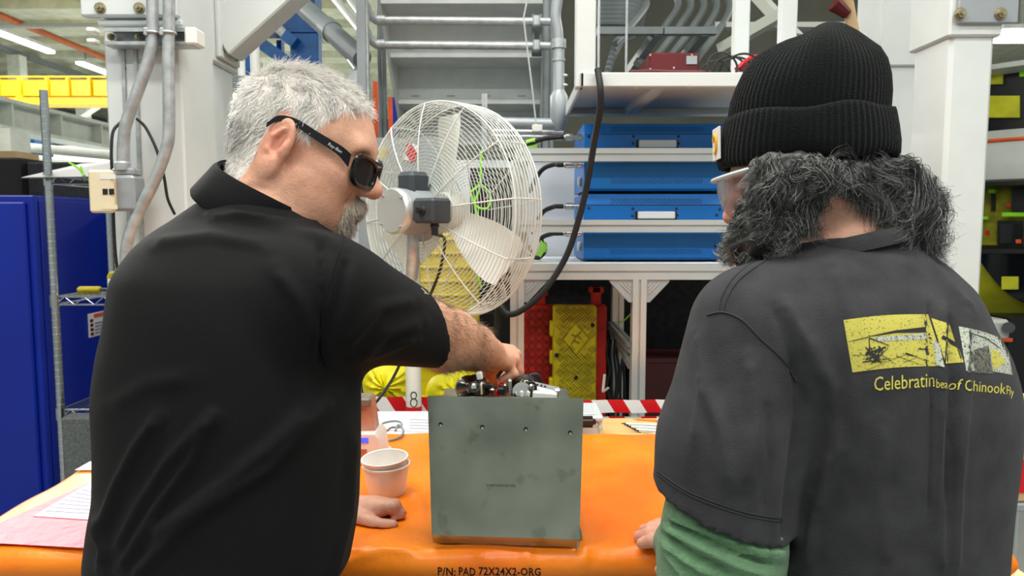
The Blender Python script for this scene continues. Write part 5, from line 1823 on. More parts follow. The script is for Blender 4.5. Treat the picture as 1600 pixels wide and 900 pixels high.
MB().raw([PP(0, 0, -0.012), PP(1, 0, -0.012), PP(1, LT), PP(0, LT), PP(0, 0, -0.015), PP(1, 0, -0.015), PP(1, LT, -0.003), PP(0, LT, -0.003)], [(0, 1, 2, 3), (7, 6, 5, 4), (0, 4, 5, 1), (1, 5, 6, 2), (2, 6, 7, 3), (3, 7, 4, 0)]).build('bottom_lip', 'stainless_plate', unit)
pl = MB().raw([PP(0, LT), PP(1, LT), PP(1, 1), PP(0, 1), PP(0, LT, -0.003), PP(1, LT, -0.003), PP(1, 1, -0.003), PP(0, 1, -0.003)], [(0, 1, 2, 3), (7, 6, 5, 4), (0, 4, 5, 1), (1, 5, 6, 2), (2, 6, 7, 3), (3, 7, 4, 0)]).build('front_plate', 'stainless_plate', unit)
for s, v in ((0.08, 664), (0.352, 667), (0.634, 669), (0.92, 673)):
    t = 1 - (v - 620) / 236
    c = PP(s, t, 0.0006)
    h = MB().lathe([(0.0034, 0), (0.0034, 0.0005)], c, -en, n=14).build('screw_hole', 'ink_black', pl)
    MB().lathe([(0.0022, 0), (0.0022, 0.0004)], c - en * 0.0004 + Vector((0.0004, 0, -0.0012)), -en, n=10).build('light_spot', 'silver_bright', h)
v2, f2 = text_mesh('2148D70000138 7GPL', 0.01, 2)
lo, hi = v2.min(0), v2.max(0)
uvt = (v2 - lo) / (hi - lo)
np_mesh('stamped_number', np.array([tuple(PP(0.375 + 0.198 * s, 0.408 + 0.016 * t, 0.0005)) for s, t in uvt]), f2, 'nickel_dark', pl, smooth=False)
# folded side flange and tray behind
MB().raw([PP(0.995, 0.0, -0.003), PP(0.995, 0.12, -0.003), PP(0.995, 0.12, -0.09), PP(0.995, 0, -0.09), PP(0.985, 0.0, -0.003), PP(0.985, 0.12, -0.003), PP(0.985, 0.12, -0.09), PP(0.985, 0, -0.09)], [(0, 1, 2, 3), (7, 6, 5, 4), (0, 4, 5, 1), (1, 5, 6, 2), (2, 6, 7, 3), (3, 7, 4, 0)]).build('side_flange', 'stainless_plate', unit)
for s in (0.03, 0.96):
    q0 = PP(s, 0.02, -0.004); q1 = PP(s, 0.9, -0.2)
    MB().box(q0.x - 0.002, q0.x + 0.002, q0.y + 0.02, q0.y + 0.2, zp, zp + PH * 0.86).build('side_plate', 'stainless_plate', unit)
q0, q1 = PP(0.02, 0, -0.005), PP(0.98, 0, -0.2)
MB().box(q0.x, q1.x, q0.y + 0.02, q0.y + 0.2, zp, zp + 0.003).build('base_plate', 'stainless_plate', unit)
zt = PP(0.5, 1).z
MB().box(PP(0.05, 1).x, PP(0.95, 1).x, A.y + 0.03, A.y + 0.19, zt - 0.035, zt - 0.028).build('deck_plate', 'stainless_plate', unit)
dy = A.y + 0.075
def wheel(u, v, r, nm, d):
    c = U(u, v, d)
    ax = Vector((0.28, -0.9, 0.25)).normalized()
    w_ = MB().lathe([(0.004, 0.03), (0.009, 0.03), (0.011, 0.026), (0.011, 0.018), (r * 0.62, 0.015), (r * 0.66, 0.012), (r, -0.004), (r * 1.02, -0.008), (r * 1.02, -0.014), (r * 0.9, -0.016), (0.004, -0.016)], c, ax, n=40).build(nm, 'nickel_dark', unit)
    MB().lathe([(0.006, 0), (0.006, 0.004), (0.003, 0.005), (0.003, 0.002), (0.0, 0.002)], c + ax * 0.03, ax, n=16, cap=False).build('axle', 'silver_bright', w_)
    return w_
wheel(734, 606, 0.021, 'cone_wheel', dy)
wheel(746, 604, 0.021, 'cone_wheel', dy + 0.03)
wd = wheel(822, 607, 0.024, 'cone_wheel', dy + 0.01)
c = U(815, 612, dy - 0.02)
MB().lathe([(0.0, 0.0), (0.014, 0), (0.0155, 0.002), (0.0155, 0.006), (0.011, 0.007), (0.011, 0.004), (0, 0.004)], c, (0.1, -0.95, 0.2), n=28, cap=False).build('roller_ring', 'silver_bright', unit)
for k in range(3):
    MB().obox(c + Vector((-0.011 + 0.011 * k, -0.004, -0.003)), (0.007, 0.006, 0.012), None, 0.0025).build('roller_block', 'cap_white', unit)
# perforated lever to the right
la, lb_ = U(812, 599, dy), U(870, 613, dy - 0.005)
lv = MB().bar(la, lb_, 0.02, 0.012, (0, -0.3, 1), 0.003).build('lever', 'silver_satin', unit)
for k in range(7):
    p = la.lerp(lb_, 0.08 + 0.1 * k)
    MB().cyl(p + Vector((0, -0.006, 0.0055)), p + Vector((0, -0.006, 0.0075)), 0.0016, n=8).build('hole', 'ink_black', lv)
MB().obox(lb_ + Vector((0.0, 0, 0)), (0.012, 0.022, 0.016), None, 0.003).build('lever_end', 'silver_satin', lv)
MB().bar(U(832, 616, dy - 0.02), U(870, 619, dy - 0.02), 0.014, 0.012, (0, 0, 1), 0.002).build('slide_block', 'cap_white', unit)
for (u, v, sx, sz, m, nm) in ((752, 608, 0.004, 0.018, 'jack_beige', 'spacer'), (760, 610, 0.008, 0.014, 'nickel_dark', 'bracket'), (768, 612, 0.009, 0.012, 'silver_bright', 'bracket'), (778, 613, 0.006, 0.012, 'wire_red', 'red_terminal'), (789, 609, 0.006, 0.02, 'silver_bright', 'pin'), (797, 604, 0.006, 0.024, 'silver_satin', 'pin'), (762, 604, 0.012, 0.01, 'black_plastic', 'block'), (783, 611, 0.014, 0.012, 'black_plastic', 'block'), (749, 587, 0.01, 0.012, 'cap_white', 'cap'), (803, 612, 0.01, 0.012, 'black_plastic', 'block')):
    p = U(u, v, dy - 0.004)
    MB().obox(p, (sx, 0.014, sz), Matrix.Rotation(random.uniform(-0.2, 0.2), 3, 'Y'), 0.0015).build(nm, m, unit)
for k in range(6):
    p = [U(765 + k * 5, 616, dy), U(768 + k * 6, 604 - k % 3 * 3, dy + 0.01), U(778 + k * 5, 600 + k % 2 * 4, dy + 0.02), U(790 + k * 4, 612, dy + 0.02)]
    MB().tube(smooth_path(p, 5), 0.0012, 6).build('wire', 'black_rubber' if k != 2 else 'wire_red', unit)
for k in range(5):
    p = [U(818 + k * 2, 598, dy + 0.04), U(822 + k * 2, 589 - k * 0.8, dy + 0.05), U(834 + k * 1.5, 587 - k * 0.5, dy + 0.05), U(843 + k * 0.8, 596, dy + 0.05), U(846 + k * 0.4, 612, dy + 0.05), U(842, 625, dy + 0.05)]
    MB().tube(smooth_path(p, 5), 0.0021, 7).build('looped_wire', 'black_rubber', unit)

# ---- two nested paper bowls
def on_pad(u, v, z=TZ):
    p = U(u, v, 1.0); k = (z - EYE) / (p.z - EYE)
    return Vector((p.x * k, p.y * k, z))
bc = on_pad(605, 768, TZ + 0.003)
def bowl(name, lb, c, z0, r0, r1, h, tilt):
    a = Vector(tilt).normalized()
    prof = [(0.0, 0.001), (r0 * 0.96, 0.001), (r0, 0.0), (r0 + (r1 - r0) * 0.5, h * 0.5), (r1, h - 0.003), (r1 + 0.0022, h - 0.0015), (r1 + 0.0018, h + 0.0012), (r1 - 0.0005, h), (r0 + (r1 - r0) * 0.5 - 0.0012, h * 0.5), (r0 - 0.001, 0.004), (0.0, 0.004)]
    t = thing(name, lb, 'bowl', c + Vector((0, 0, z0)), 'nested paper bowls')
    MB().lathe(prof[:5] + prof[7:], c + Vector((0, 0, z0)), a, n=48, cap=False).build('cup_wall', 'bowl_white', t)
    MB().lathe([(r1 - 0.001, h - 0.004), (r1 + 0.0022, h - 0.002), (r1 + 0.0024, h + 0.0005), (r1 + 0.0008, h + 0.0018), (r1 - 0.0008, h)], c + Vector((0, 0, z0)), a, n=48, cap=False).build('rolled_rim', 'bowl_white', t)
bowl('paper_bowl', 'lower white paper bowl of the two nested on the orange pad', bc, 0.0, 0.035, 0.043, 0.055, (-0.02, -0.03, 1))
bowl('paper_bowl', 'upper white paper bowl nested inside the other', bc + Vector((-0.0005, 0, 0)), 0.0125, 0.0345, 0.042, 0.055, (-0.05, -0.06, 1))

# ---- bench instrument half hidden by the older worker
dc = on_pad(560, 727)
dv = thing('soldering_station', 'white bench instrument with blue display behind the paper bowls', 'instrument', dc)
x1 = UX(594, dc.y + 0.02)
D0 = dc.y
MB().prism([(x1 - 0.09, D0, TZ + 0.003), (x1 - 0.006, D0, TZ + 0.003), (x1, D0, TZ + 0.008), (x1 - 0.006, D0, TZ + 0.055), (x1 - 0.016, D0, TZ + 0.066), (x1 - 0.09, D0, TZ + 0.066)], (0, 0.09, 0)).build('body', 'device_white', dv)
MB().box(x1 - 0.1, x1 + 0.004, D0 - 0.004, D0 + 0.1, TZ + 0.002, TZ + 0.012, 0.003).build('foot', 'device_white', dv)
MB().box(x1 - 0.09, UX(569.5, D0), D0 - 0.0015, D0, UZ(692, D0), UZ(684, D0)).build('display', 'lcd_blue', dv)
MB().box(x1 - 0.09, UX(567, D0), D0 - 0.0015, D0, UZ(714, D0), UZ(702, D0)).build('print_panel', 'device_brown', dv)
up = MB().prism([(x1 - 0.09, D0 + 0.03, TZ + 0.062), (UX(581, D0 + 0.03), D0 + 0.03, TZ + 0.062), (UX(575, D0 + 0.03), D0 + 0.03, UZ(625, D0 + 0.03)), (x1 - 0.09, D0 + 0.03, UZ(625, D0 + 0.03))], (0, 0.05, 0)).build('head_unit', 'device_brown', dv)
MB().box(x1 - 0.09, UX(574.5, D0 + 0.028), D0 + 0.026, D0 + 0.082, UZ(636, D0 + 0.03), UZ(622, D0 + 0.03), 0.004).build('head_cap', 'device_grey', up)
for (pts, lb) in (([(594, 690), (612, 688), (626, 682), (630, 672), (622, 664), (618, 673)], 'thin grey lead looping right of the bench instrument'), ([(588, 668), (600, 661), (615, 658), (626, 660), (626, 667), (612, 668), (605, 673)], 'second thin grey lead curling behind the bench instrument')):
    tag(MB().tube(smooth_path([on_pad(u, v, TZ + 0.008) for u, v in pts], 7), 0.0028, 8).build('thin_lead', 'grey_steel'), lb, 'cable')

# ---- right: clear box, black handle, tools, bracket
d = 1.83
cb = thing('clear_box', 'clear plastic box with lid and black item behind the steel plate', 'box', (UX(915, d), d + 0.04, WZ))
x0, x1 = UX(880, d), UX(941, d)
MB().box(x0, x1, d, d + 0.13, WZ, WZ + 0.062, 0.006).build('tub', 'plastic_milk', cb)
MB().box(x0 - 0.006, x1 + 0.008, d - 0.008, d + 0.138, WZ + 0.064, WZ + 0.078, 0.004).build('lid', 'plastic_milk', cb)
MB().box(x0 + 0.01, x1 - 0.012, d + 0.006, d + 0.12, WZ + 0.078, WZ + 0.082, 0.002).build('lid_panel', 'plastic_milk', cb)
for v0 in (0.04, 0.058):
    MB().box(x1 - 0.004, x1 + 0.006, d - 0.003, d + 0.02, WZ + v0, WZ + v0 + 0.012, 0.002).build('catch', 'plastic_milk', cb)
tag(MB().obox(U(915, 659, 1.79), (0.05, 0.03, 0.026), None, 0.008, 3).build('black_grip', 'black_plastic'), 'black rounded grip in front of the clear box', 'grip')
for i in range(7):
    rr = random.Random(70 + i)
    a_, b_ = on_pad(978 + i * 4, 662 + i * 2.2, WZ + 0.012 + 0.003 * (i % 3)), on_pad(1030 + rr.uniform(-6, 8), 664 + i * 2.4, WZ + 0.012 + 0.003 * (i % 2))
    tp_ = thing('small_tool', 'thin %s among the loose tools on the wood right of the plate' % ('silver pick', 'white stick', 'bright scriber', 'pale rod', 'short silver pin', 'clear tube', 'slim steel driver')[i], 'tool', (a_ + b_) / 2, 'loose tools on the wood')
    MB().cyl(a_, b_, 0.0028, 0.0035, n=8).build('shaft', 'silver_satin' if i % 2 else 'cap_white', tp_)
    MB().cyl(a_ - (b_ - a_).normalized() * 0.012, a_, 0.0015, 0.0024, n=8).build('tip', 'nickel_dark', tp_)
pn = thing('orange_pencil', 'orange pencil lying on the wood among the loose tools', 'pencil', on_pad(1020, 657, WZ + 0.014))
a_, b_ = on_pad(995, 655, WZ + 0.016), on_pad(1046, 659, WZ + 0.016)
MB().cyl(a_, b_, 0.0038, n=6).build('shaft', 'pad_orange', pn)
MB().cyl(a_ - (b_ - a_).normalized() * 0.012, a_, 0.0006, 0.0036, n=6).build('point', 'carton', pn)
tag(MB().prism([on_pad(1026, 656, WZ + 0.01), on_pad(1040, 648, WZ + 0.03), on_pad(1048, 658, WZ + 0.022), on_pad(1046, 668, WZ + 0.012)], (0, 0.004, 0.003)).build('crumpled_note', 'paper'), 'crumpled white note on the wood beside the pencil', 'paper')
br = thing('dark_bracket', 'dark steel angle bracket standing beside the bearded worker\'s sleeve', 'bracket', on_pad(1052, 690))
q = on_pad(1042, 690, TZ + 0.004)
MB().box(q.x, q.x + 0.08, q.y, q.y + 0.003, TZ + 0.004, UZ(648, q.y), 0.001).build('upright', 'dark_steel', br)
MB().box(q.x, q.x + 0.08, q.y, q.y + 0.05, TZ + 0.004, TZ + 0.007, 0.001).build('foot', 'dark_steel', br)
MB().cyl(U(1053, 658, q.y - 0.0006), U(1053, 658, q.y + 0.001), 0.003, n=12).build('hole', 'silver_bright', br)
# ================================================================ people
attr_mat('skin', 0.5, var=0.12, vscale=90, bump=0.2, bscale=300, sss=0.12, spec=0.4)
attr_mat('hair', 0.42, spec=0.5)
mat('polo_black', srgb(11, 12, 13), 0.8, var=0.1, vscale=8, bump=0.25, bscale=900, sheen=0.02, spec=0.2)
mat('tee_charcoal', srgb(57, 57, 60), 0.9, var=0.14, vscale=26, bump=0.3, bscale=700, sheen=0.06, spec=0.15)
mat('tee_thread', srgb(40, 41, 45), 0.85, var=0.05)
mat('green_knit', srgb(112, 152, 114), 0.85, var=0.10, vscale=30, bump=0.5, bscale=600, sheen=0.15, spec=0.2)
mat('denim', srgb(44, 54, 78), 0.85, var=0.1, vscale=40)
mat('dark_trousers', srgb(34, 35, 40), 0.85, var=0.1, vscale=40)
mat('shoe_black', srgb(24, 22, 22), 0.4)
mat('beanie_knit', srgb(11, 15, 15), 0.95, var=0.12, vscale=120, bump=0.4, bscale=500, sheen=0.08, spec=0.15)
mat('glasses_black', srgb(16, 16, 18), 0.25)
mat('lens_dark', srgb(70, 66, 66), 0.06, var=0.0, trans=0.6, ior=1.2)
mat('lens_clear', srgb(215, 224, 240), 0.05, var=0.0, trans=0.9, ior=1.12, alpha=0.5)
mat('print_yellow', srgb(206, 196, 84), 0.85, var=0.08, vscale=60)
mat('ink_shirt', srgb(36, 37, 40), 0.85, var=0.1)
mat('print_white', srgb(190, 194, 180), 0.85, var=0.08)
mat('patch_white', srgb(230, 228, 220), 0.7, var=0.0)
mat('patch_yellow', srgb(240, 180, 30), 0.6, var=0.0)
mat('mark_white', srgb(215, 215, 215), 0.6, var=0.0)

C3 = lambda *c: np.array(srgb(*c)[:3])


class Frame:
    def __init__(s, C, az, pitch, roll=0.0):
        s.C = Vector(C)
        a = Vector(az).normalized()
        s.F = Vector((a.x * math.cos(pitch), a.y * math.cos(pitch), -math.sin(pitch)))
        s.R = Vector((a.y, -a.x, 0)).normalized()
        s.U = s.R.cross(s.F).normalized()
        if roll:
            m = Matrix.Rotation(roll, 3, s.F)
            s.R, s.U = m @ s.R, m @ s.U

    def __call__(s, f, r, u): return s.C + s.F * f + s.R * r + s.U * u
    def ax(s): return [list(s.R), list(s.F), list(s.U)]
    def loc(s, V):
        q = np.asarray(V) - np.array(s.C)
        return q @ np.array(s.F), q @ np.array(s.R), q @ np.array(s.U)


def head_field(fr, neck_base, sU=1.0, h=0.003, ear=True, neck_r=(0.058, 0.066), extra=None):
    C = fr.C
    lo = Vector((min(C.x - 0.17, neck_base.x - 0.1), min(C.y - 0.17, neck_base.y - 0.1), min(C.z - 0.2, neck_base.z - 0.03)))
    hi = Vector((max(C.x + 0.17, neck_base.x + 0.1), max(C.y + 0.17, neck_base.y + 0.1), C.z + 0.17))
    Fd = Field(lo, hi, h)
    A = fr.ax()
    u = sU
    Fd.ell(fr(-0.008, 0, 0.034 * u), (0.075, 0.091, 0.086 * u), A, 0.0)
    Fd.ell(fr(0.03, 0, 0.012 * u), (0.066, 0.066, 0.082 * u), A, 0.03)
    Fd.ell(fr(0.028, 0, -0.062 * u), (0.057, 0.058, 0.046), A, 0.03)
    Fd.ell(fr(0.074, 0, -0.095 * u), (0.022, 0.018, 0.017), A, 0.03)
    for s in (-1, 1):
        Fd.ell(fr(0.064, s * 0.04, -0.022 * u), (0.024, 0.024, 0.022), A, 0.025)
        Fd.cone(fr(0.03, s * 0.058, -0.04 * u), fr(0.06, s * 0.035, -0.09 * u), 0.016, 0.014, 0.03)
    Fd.cone(fr(0.084, -0.036, 0.026 * u), fr(0.084, 0.036, 0.026 * u), 0.011, None, 0.018)
    for s in (-1, 1):
        Fd.ell(fr(0.094, s * 0.033, 0.006 * u), (0.019, 0.011, 0.012), A, 0.012, 'sub')
    Fd.cone(fr(0.088, 0, 0.018 * u), fr(0.109, 0, -0.026 * u), 0.0085, 0.0115, 0.012)
    Fd.ell(fr(0.110, 0, -0.030 * u), (0.0125, 0.0125, 0.011), A, 0.008)
    for s in (-1, 1):
        Fd.ell(fr(0.099, s * 0.0125, -0.034 * u), (0.0085, 0.012, 0.008), A, 0.006)
        Fd.ell(fr(0.103, s * 0.0075, -0.0425 * u), (0.0038, 0.005, 0.004), A, 0.002, 'sub')
        Fd.ell(fr(0.081, s * 0.032, 0.005 * u), (0.0125, 0.0125, 0.0125), A, 0.003)
        Fd.cone(fr(0.091, s * 0.020, 0.010 * u), fr(0.089, s * 0.044, 0.007 * u), 0.0035, 0.003, 0.004)
    Fd.cone(fr(0.089, -0.018, -0.060 * u), fr(0.089, 0.018, -0.060 * u), 0.0075, None, 0.012)
    Fd.cone(fr(0.086, -0.016, -0.071 * u), fr(0.086, 0.016, -0.071 * u), 0.0085, None, 0.010)
    Fd.cone(fr(0.099, -0.02, -0.066 * u), fr(0.099, 0.02, -0.066 * u), 0.0025, None, 0.004, 'sub')
    if ear:
        for s in (-1, 1):
            cc = fr(-0.006, s * 0.080, 0.0)
            m = Matrix((fr.R, fr.F, fr.U))
            tilt = Matrix.Rotation(-0.22, 3, fr.R) @ Matrix.Rotation(s * -0.3, 3, fr.U)
            ax = [list(tilt @ fr.R), list(tilt @ fr.F), list(tilt @ fr.U)]
            aF, aU, aR = tilt @ fr.F, tilt @ fr.U, tilt @ fr.R
            Fd.ell(cc, (0.008, 0.022, 0.036), ax, 0.006)
            Fd.ell(cc - aU * 0.028 + aF * 0.004, (0.0065, 0.012, 0.013), ax, 0.006)
            Fd.ell(cc + aR * (s * 0.008) + aF * 0.002 + aU * 0.004, (0.008, 0.0150, 0.027), ax, 0.003, 'sub')
            # antihelix, tragus
            Fd.chain([cc + aR * (s * 0.003) + aF * 0.002 + aU * 0.02, cc + aR * (s * 0.0045) - aF * 0.007 + aU * 0.006, cc + aR * (s * 0.0045) - aF * 0.006 - aU * 0.012, cc + aR * (s * 0.003) + aF * 0.004 - aU * 0.02], [0.003, 0.0035, 0.0035, 0.003], 0.003)
            Fd.cone(cc + aR * (s * 0.002) + aF * 0.014 + aU * 0.002, cc + aR * (s * 0.003) + aF * 0.0125 - aU * 0.008, 0.0045, 0.004, 0.004)
    nk = fr(-0.03, 0, -0.03 * u)
    Fd.cone(nk, neck_base, neck_r[0], neck_r[1], 0.03)
    if extra: extra(Fd, fr)
    return Fd


def finger(Fd, pts, r0=0.0095, r1=0.0078, k=0.004):
    n = len(pts)
    rr = [r0 + (r1 - r0) * i / (n - 1) for i in range(n)]
    Fd.chain(pts, rr, k)


def skin_cols(V, base, spots=()):
    col = np.repeat(base[None], len(V), 0)
    for c, r, cc, s in spots:
        d = np.linalg.norm(V - np.array(c), axis=1)
        w = np.clip(np.exp(-(d / r) ** 2) * s, 0, 1)[:, None]
        col = col * (1 - w) + cc * w
    return col


def folds(V, Fc, strokes, facing=True):
    N = vnormals(V, Fc)
    px = to_px(V)
    view = V - np.array([0, 0, EYE])
    view /= np.linalg.norm(view, axis=1, keepdims=True)
    w = np.clip(-(N * view).sum(1) * 2.5, 0, 1) if facing else 1.0
    d = np.zeros(len(V))
    for pts, wid, amp in strokes:
        q = np.array(pts, dtype=float)
        r = seg_dist(px, q)
        # fade towards both ends of the stroke
        ends = np.minimum(np.hypot(*(px - q[0]).T), np.hypot(*(px - q[-1]).T))
        d += amp * np.exp(-(r / wid) ** 2) * np.clip(ends / (wid * 2.0) + 0.25, 0, 1)
    return V + N * (d * w)[:, None]


def body_rows(rows, yaw):
    out = []
    for v, u0, u1, d, b in rows:
        p0, p1 = U(u0, v, d), U(u1, v, d)
        w_ = (p1.x - p0.x) / 2
        a = math.sqrt(max((w_ ** 2 - (b * math.sin(yaw)) ** 2), 0.0004)) / math.cos(yaw)
        out.append((p0.z, (p0.x + p1.x) / 2, d, a, b, yaw))
    return out


def cut(Fd, c, n, rad):
    """Flat cut of the field with the half space beyond c along n, inside a ball."""
    c, n = np.array(c, dtype=np.float32), np.array(Vector(n).normalized(), dtype=np.float32)
    w = Fd.win(c - rad, c + rad)
    X, Y, Z = Fd.pts(w)
    s = (X - c[0]) * n[0] + (Y - c[1]) * n[1] + (Z - c[2]) * n[2]
    b = np.sqrt((X - c[0]) ** 2 + (Y - c[1]) ** 2 + (Z - c[2]) ** 2) - rad
    cutter = np.maximum(-s, b)        # negative inside the removed half ball
    Fd.D[w] = np.maximum(Fd.D[w], -cutter)


def legs(parent, cx, cy, spread, yaw, m, z1=0.95):
    Fd = Field((cx - 0.3, cy - 0.3, 0.02), (cx + 0.3, cy + 0.3, z1 + 0.03), 0.012)
    Fd.loft([(0.80, cx, cy, 0.175, 0.125, yaw), (0.88, cx, cy, 0.175, 0.125, yaw), (z1, cx, cy, 0.165, 0.12, yaw)], 0.0)
    sx, sy = math.cos(yaw), math.sin(yaw)
    for s in (-1, 1):
        hx, hy = cx + s * 0.085 * sx, cy + s * 0.085 * sy
        fx_, fy_ = cx + s * spread * sx, cy + s * spread * sy
        Fd.chain([(hx, hy, 0.82), ((hx + fx_) / 2, (hy + fy_) / 2 + 0.01, 0.48), (fx_, fy_, 0.1)], [0.098, 0.072, 0.068], 0.03)
    Fd.D = np.maximum(Fd.D, 0.06 - Fd.ax[2][None, None, :])
    V, Fc = Fd.mesh()
    np_mesh('trousers', V, Fc, m, parent)
    for s in (-1, 1):
        fx_, fy_ = cx + s * spread * sx, cy + s * spread * sy
        Fd = Field((fx_ - 0.1, fy_ - 0.14, 0), (fx_ + 0.1, fy_ + 0.26, 0.16), 0.008)
        Fd.cone((fx_, fy_ - 0.03, 0.045), (fx_ + 0.0, fy_ + 0.15, 0.04), 0.045, 0.042, 0.02)
        Fd.cone((fx_, fy_, 0.05), (fx_, fy_, 0.11), 0.045, 0.048, 0.02)
        Fd.D = np.maximum(Fd.D, 0.006 - Fd.ax[2][None, None, :])
        V, Fc = Fd.mesh()
        np_mesh('shoe', V, Fc, 'shoe_black', parent)


# ---------------------------------------------------------------- older worker in the black polo
pA = thing('person', 'older worker with white hair, dark glasses and black polo shirt reaching over the plate', 'person', (UX(345, 0.95), 0.95, 0))
fa = Frame(U(471, 235, 1.03), (1.0, -0.02, 0), math.radians(16))
neckA = U(418, 352, 1.0)
def exA(Fd, fr):
    # cheek folds, full jowl
    Fd.ell(fr(0.045, 0.045, -0.06), (0.022, 0.03, 0.03), fr.ax(), 0.03)
    Fd.ell(fr(0.045, -0.045, -0.06), (0.022, 0.03, 0.03), fr.ax(), 0.03)
    Fd.ell(fr(0.03, 0, -0.1), (0.045, 0.04, 0.025), fr.ax(), 0.03)
    for q in ([fr(0.095, 0.022, -0.033), fr(0.085, 0.034, -0.05), fr(0.074, 0.038, -0.072)], [fr(0.088, 0.05, 0.012), fr(0.076, 0.058, 0.006)], [fr(0.078, 0.054, -0.012), fr(0.062, 0.062, -0.03)]):
        Fd.chain(q, [0.002] * len(q), 0.004, 'sub')
    for k in range(3):
        Fd.chain([fr(0.094, -0.03, 0.048 + 0.012 * k), fr(0.098, 0, 0.05 + 0.012 * k), fr(0.088, 0.034, 0.047 + 0.012 * k)], [0.0012] * 3, 0.003, 'sub')
FA = head_field(fa, neckA, 0.9, 0.003, True, (0.060, 0.070), exA)
VA, FcA = FA.mesh()
HEADA = (VA, FcA)
# right forearm and hand over the mechanism
el, w1, w2, wr = U(640, 505, 1.045), U(662, 515, 1.09), U(704, 530, 1.18), U(764, 553, 1.305)
lo = Vector((min(el.x, wr.x) - 0.08, 0.95, 0.95)); hi = Vector((wr.x + 0.16, 1.5, 1.45))
FR = Field(lo, hi, 0.003)
FR.chain([el, w1, w2, U(740, 543, 1.255), wr], [0.045, 0.046, 0.0475, 0.0385, 0.0300], 0.012)
# ulna bump and forearm belly
FR.ell(U(757, 536, 1.295), (0.013, 0.013, 0.012), None, 0.014)
FR.ell(U(694, 548, 1.155), (0.03, 0.055, 0.026), None, 0.03)
K = [U(799, 548, 1.392), U(805, 554, 1.372), U(804, 563, 1.352), U(795, 571, 1.334)]
for k_, kk in enumerate(K):
    FR.cone(wr + Vector((0.004 * k_ - 0.006, 0.01 - 0.006 * k_, 0.004 - 0.004 * k_)), kk, 0.0185, 0.0120, 0.007)
FR.ell(U(786, 560, 1.36), (0.024, 0.034, 0.017), None, 0.010)
for kk, a, b in zip(K, ((804, 570, 1.405), (810, 575, 1.382), (811, 580, 1.354), (803, 585, 1.330)), ((782, 598, 1.390), (789, 600, 1.374), (795, 597, 1.352), (784, 594, 1.328))):
    finger(FR, [kk, U(*a), U(*b)], 0.0108, 0.0082, 0.0018)
FR.chain([U(776, 574, 1.312), U(786, 579, 1.312), U(797, 577, 1.316)], [0.0014] * 3, 0.004, 'sub')
FR.chain([U(800, 588, 1.334), U(806, 576, 1.336), U(808, 568, 1.338)], [0.0016] * 3, 0.003, 'sub')
finger(FR, [U(772, 566, 1.335), U(764, 582, 1.35), U(771, 598, 1.365)], 0.014, 0.0085, 0.008)
FR.ell(U(769, 571, 1.345), (0.014, 0.018, 0.014), None, 0.012)
VR, FcR = FR.mesh()
# left hand resting on the pad
wl = U(528, 800, 1.245)
FL = Field((wl.x - 0.3, 1.1, 0.94), (wl.x + 0.16, 1.38, 1.16), 0.0028)
FL.cone(U(330, 705, 1.215), wl, 0.042, 0.030, 0.01)
K = [U(614, 792, 1.235), U(616, 790, 1.258), U(612, 790, 1.28), U(602, 794, 1.298)]
for k_, kk in enumerate(K):
    FL.cone(wl + Vector((0.0, 0.004 + 0.007 * k_, 0.006)), kk, 0.0185, 0.0120, 0.010)
FL.ell(U(582, 793, 1.25), (0.030, 0.030, 0.0165), None, 0.01)
for kk, a, b, c in zip(K, ((624, 806, 1.236), (627, 804, 1.26), (623, 804, 1.283), (611, 806, 1.30)), ((610, 822, 1.226), (612, 820, 1.25), (608, 819, 1.275), (600, 818, 1.295)), ((594, 822, 1.228), (597, 821, 1.25), (594, 820, 1.272), (588, 818, 1.29))):
    finger(FL, [kk, U(*a), U(*b), U(*c)], 0.0112, 0.0088)
finger(FL, [U(556, 808, 1.222), U(584, 820, 1.206), U(603, 823, 1.200), U(614, 821, 1.200)], 0.0150, 0.0095, 0.006)
FL.D = np.maximum(FL.D, (TZ + 0.0035) - FL.ax[2][None, None, :])
VL, FcL = FL.mesh()
# torso under the shirt (coarse, hidden)
YA = math.radians(-24)
rowsA = body_rows([(930, 150, 515, 0.92, 0.125), (900, 142, 526, 0.925, 0.13), (860, 137, 548, 0.935, 0.135), (820, 144, 555, 0.94, 0.138), (760, 156, 560, 0.945, 0.14), (700, 156, 562, 0.95, 0.14), (620, 154, 562, 0.955, 0.142), (560, 163, 560, 0.96, 0.142), (500, 178, 556, 0.965, 0.14), (440, 187, 548, 0.975, 0.135), (395, 214, 536, 0.985, 0.122), (365, 245, 520, 0.99, 0.105), (342, 280, 503, 1.0, 0.088), (318, 318, 482, 1.0, 0.074), (300, 338, 470, 1.005, 0.066)], YA)
zl = rowsA[0]
rowsA = [(0.86, zl[1] + 0.0, 0.925, zl[3] + 0.012, 0.13, YA)] + rowsA
def inner(rows, dr, h, lo, hi):
    Fd = Field(lo, hi, h)
    Fd.loft([(z, x, y, max(a - dr, 0.03), max(b - dr, 0.03), yw) for z, x, y, a, b, yw in rows], 0)
    return Fd
loA, hiA = (-0.72, 0.72, 0.84), (0.06, 1.30, 1.62)
FI = inner(rowsA[:-2], 0.02, 0.012, loA, hiA)
FI.cone(U(505, 455, 0.905), U(640, 505, 1.045), 0.055, 0.044, 0.03)
FI.cone(U(268, 460, 1.04), U(255, 640, 1.15), 0.05, 0.042, 0.03)
FI.cone(U(255, 640, 1.15), U(330, 705, 1.215), 0.044, 0.040, 0.02)
VI, FcI = FI.mesh()
V, Fc = join_np(HEADA, (VR, FcR), (VL, FcL), (VI, FcI))
base = C3(216, 164, 136)
f_, r_, u_ = fa.loc(VA)
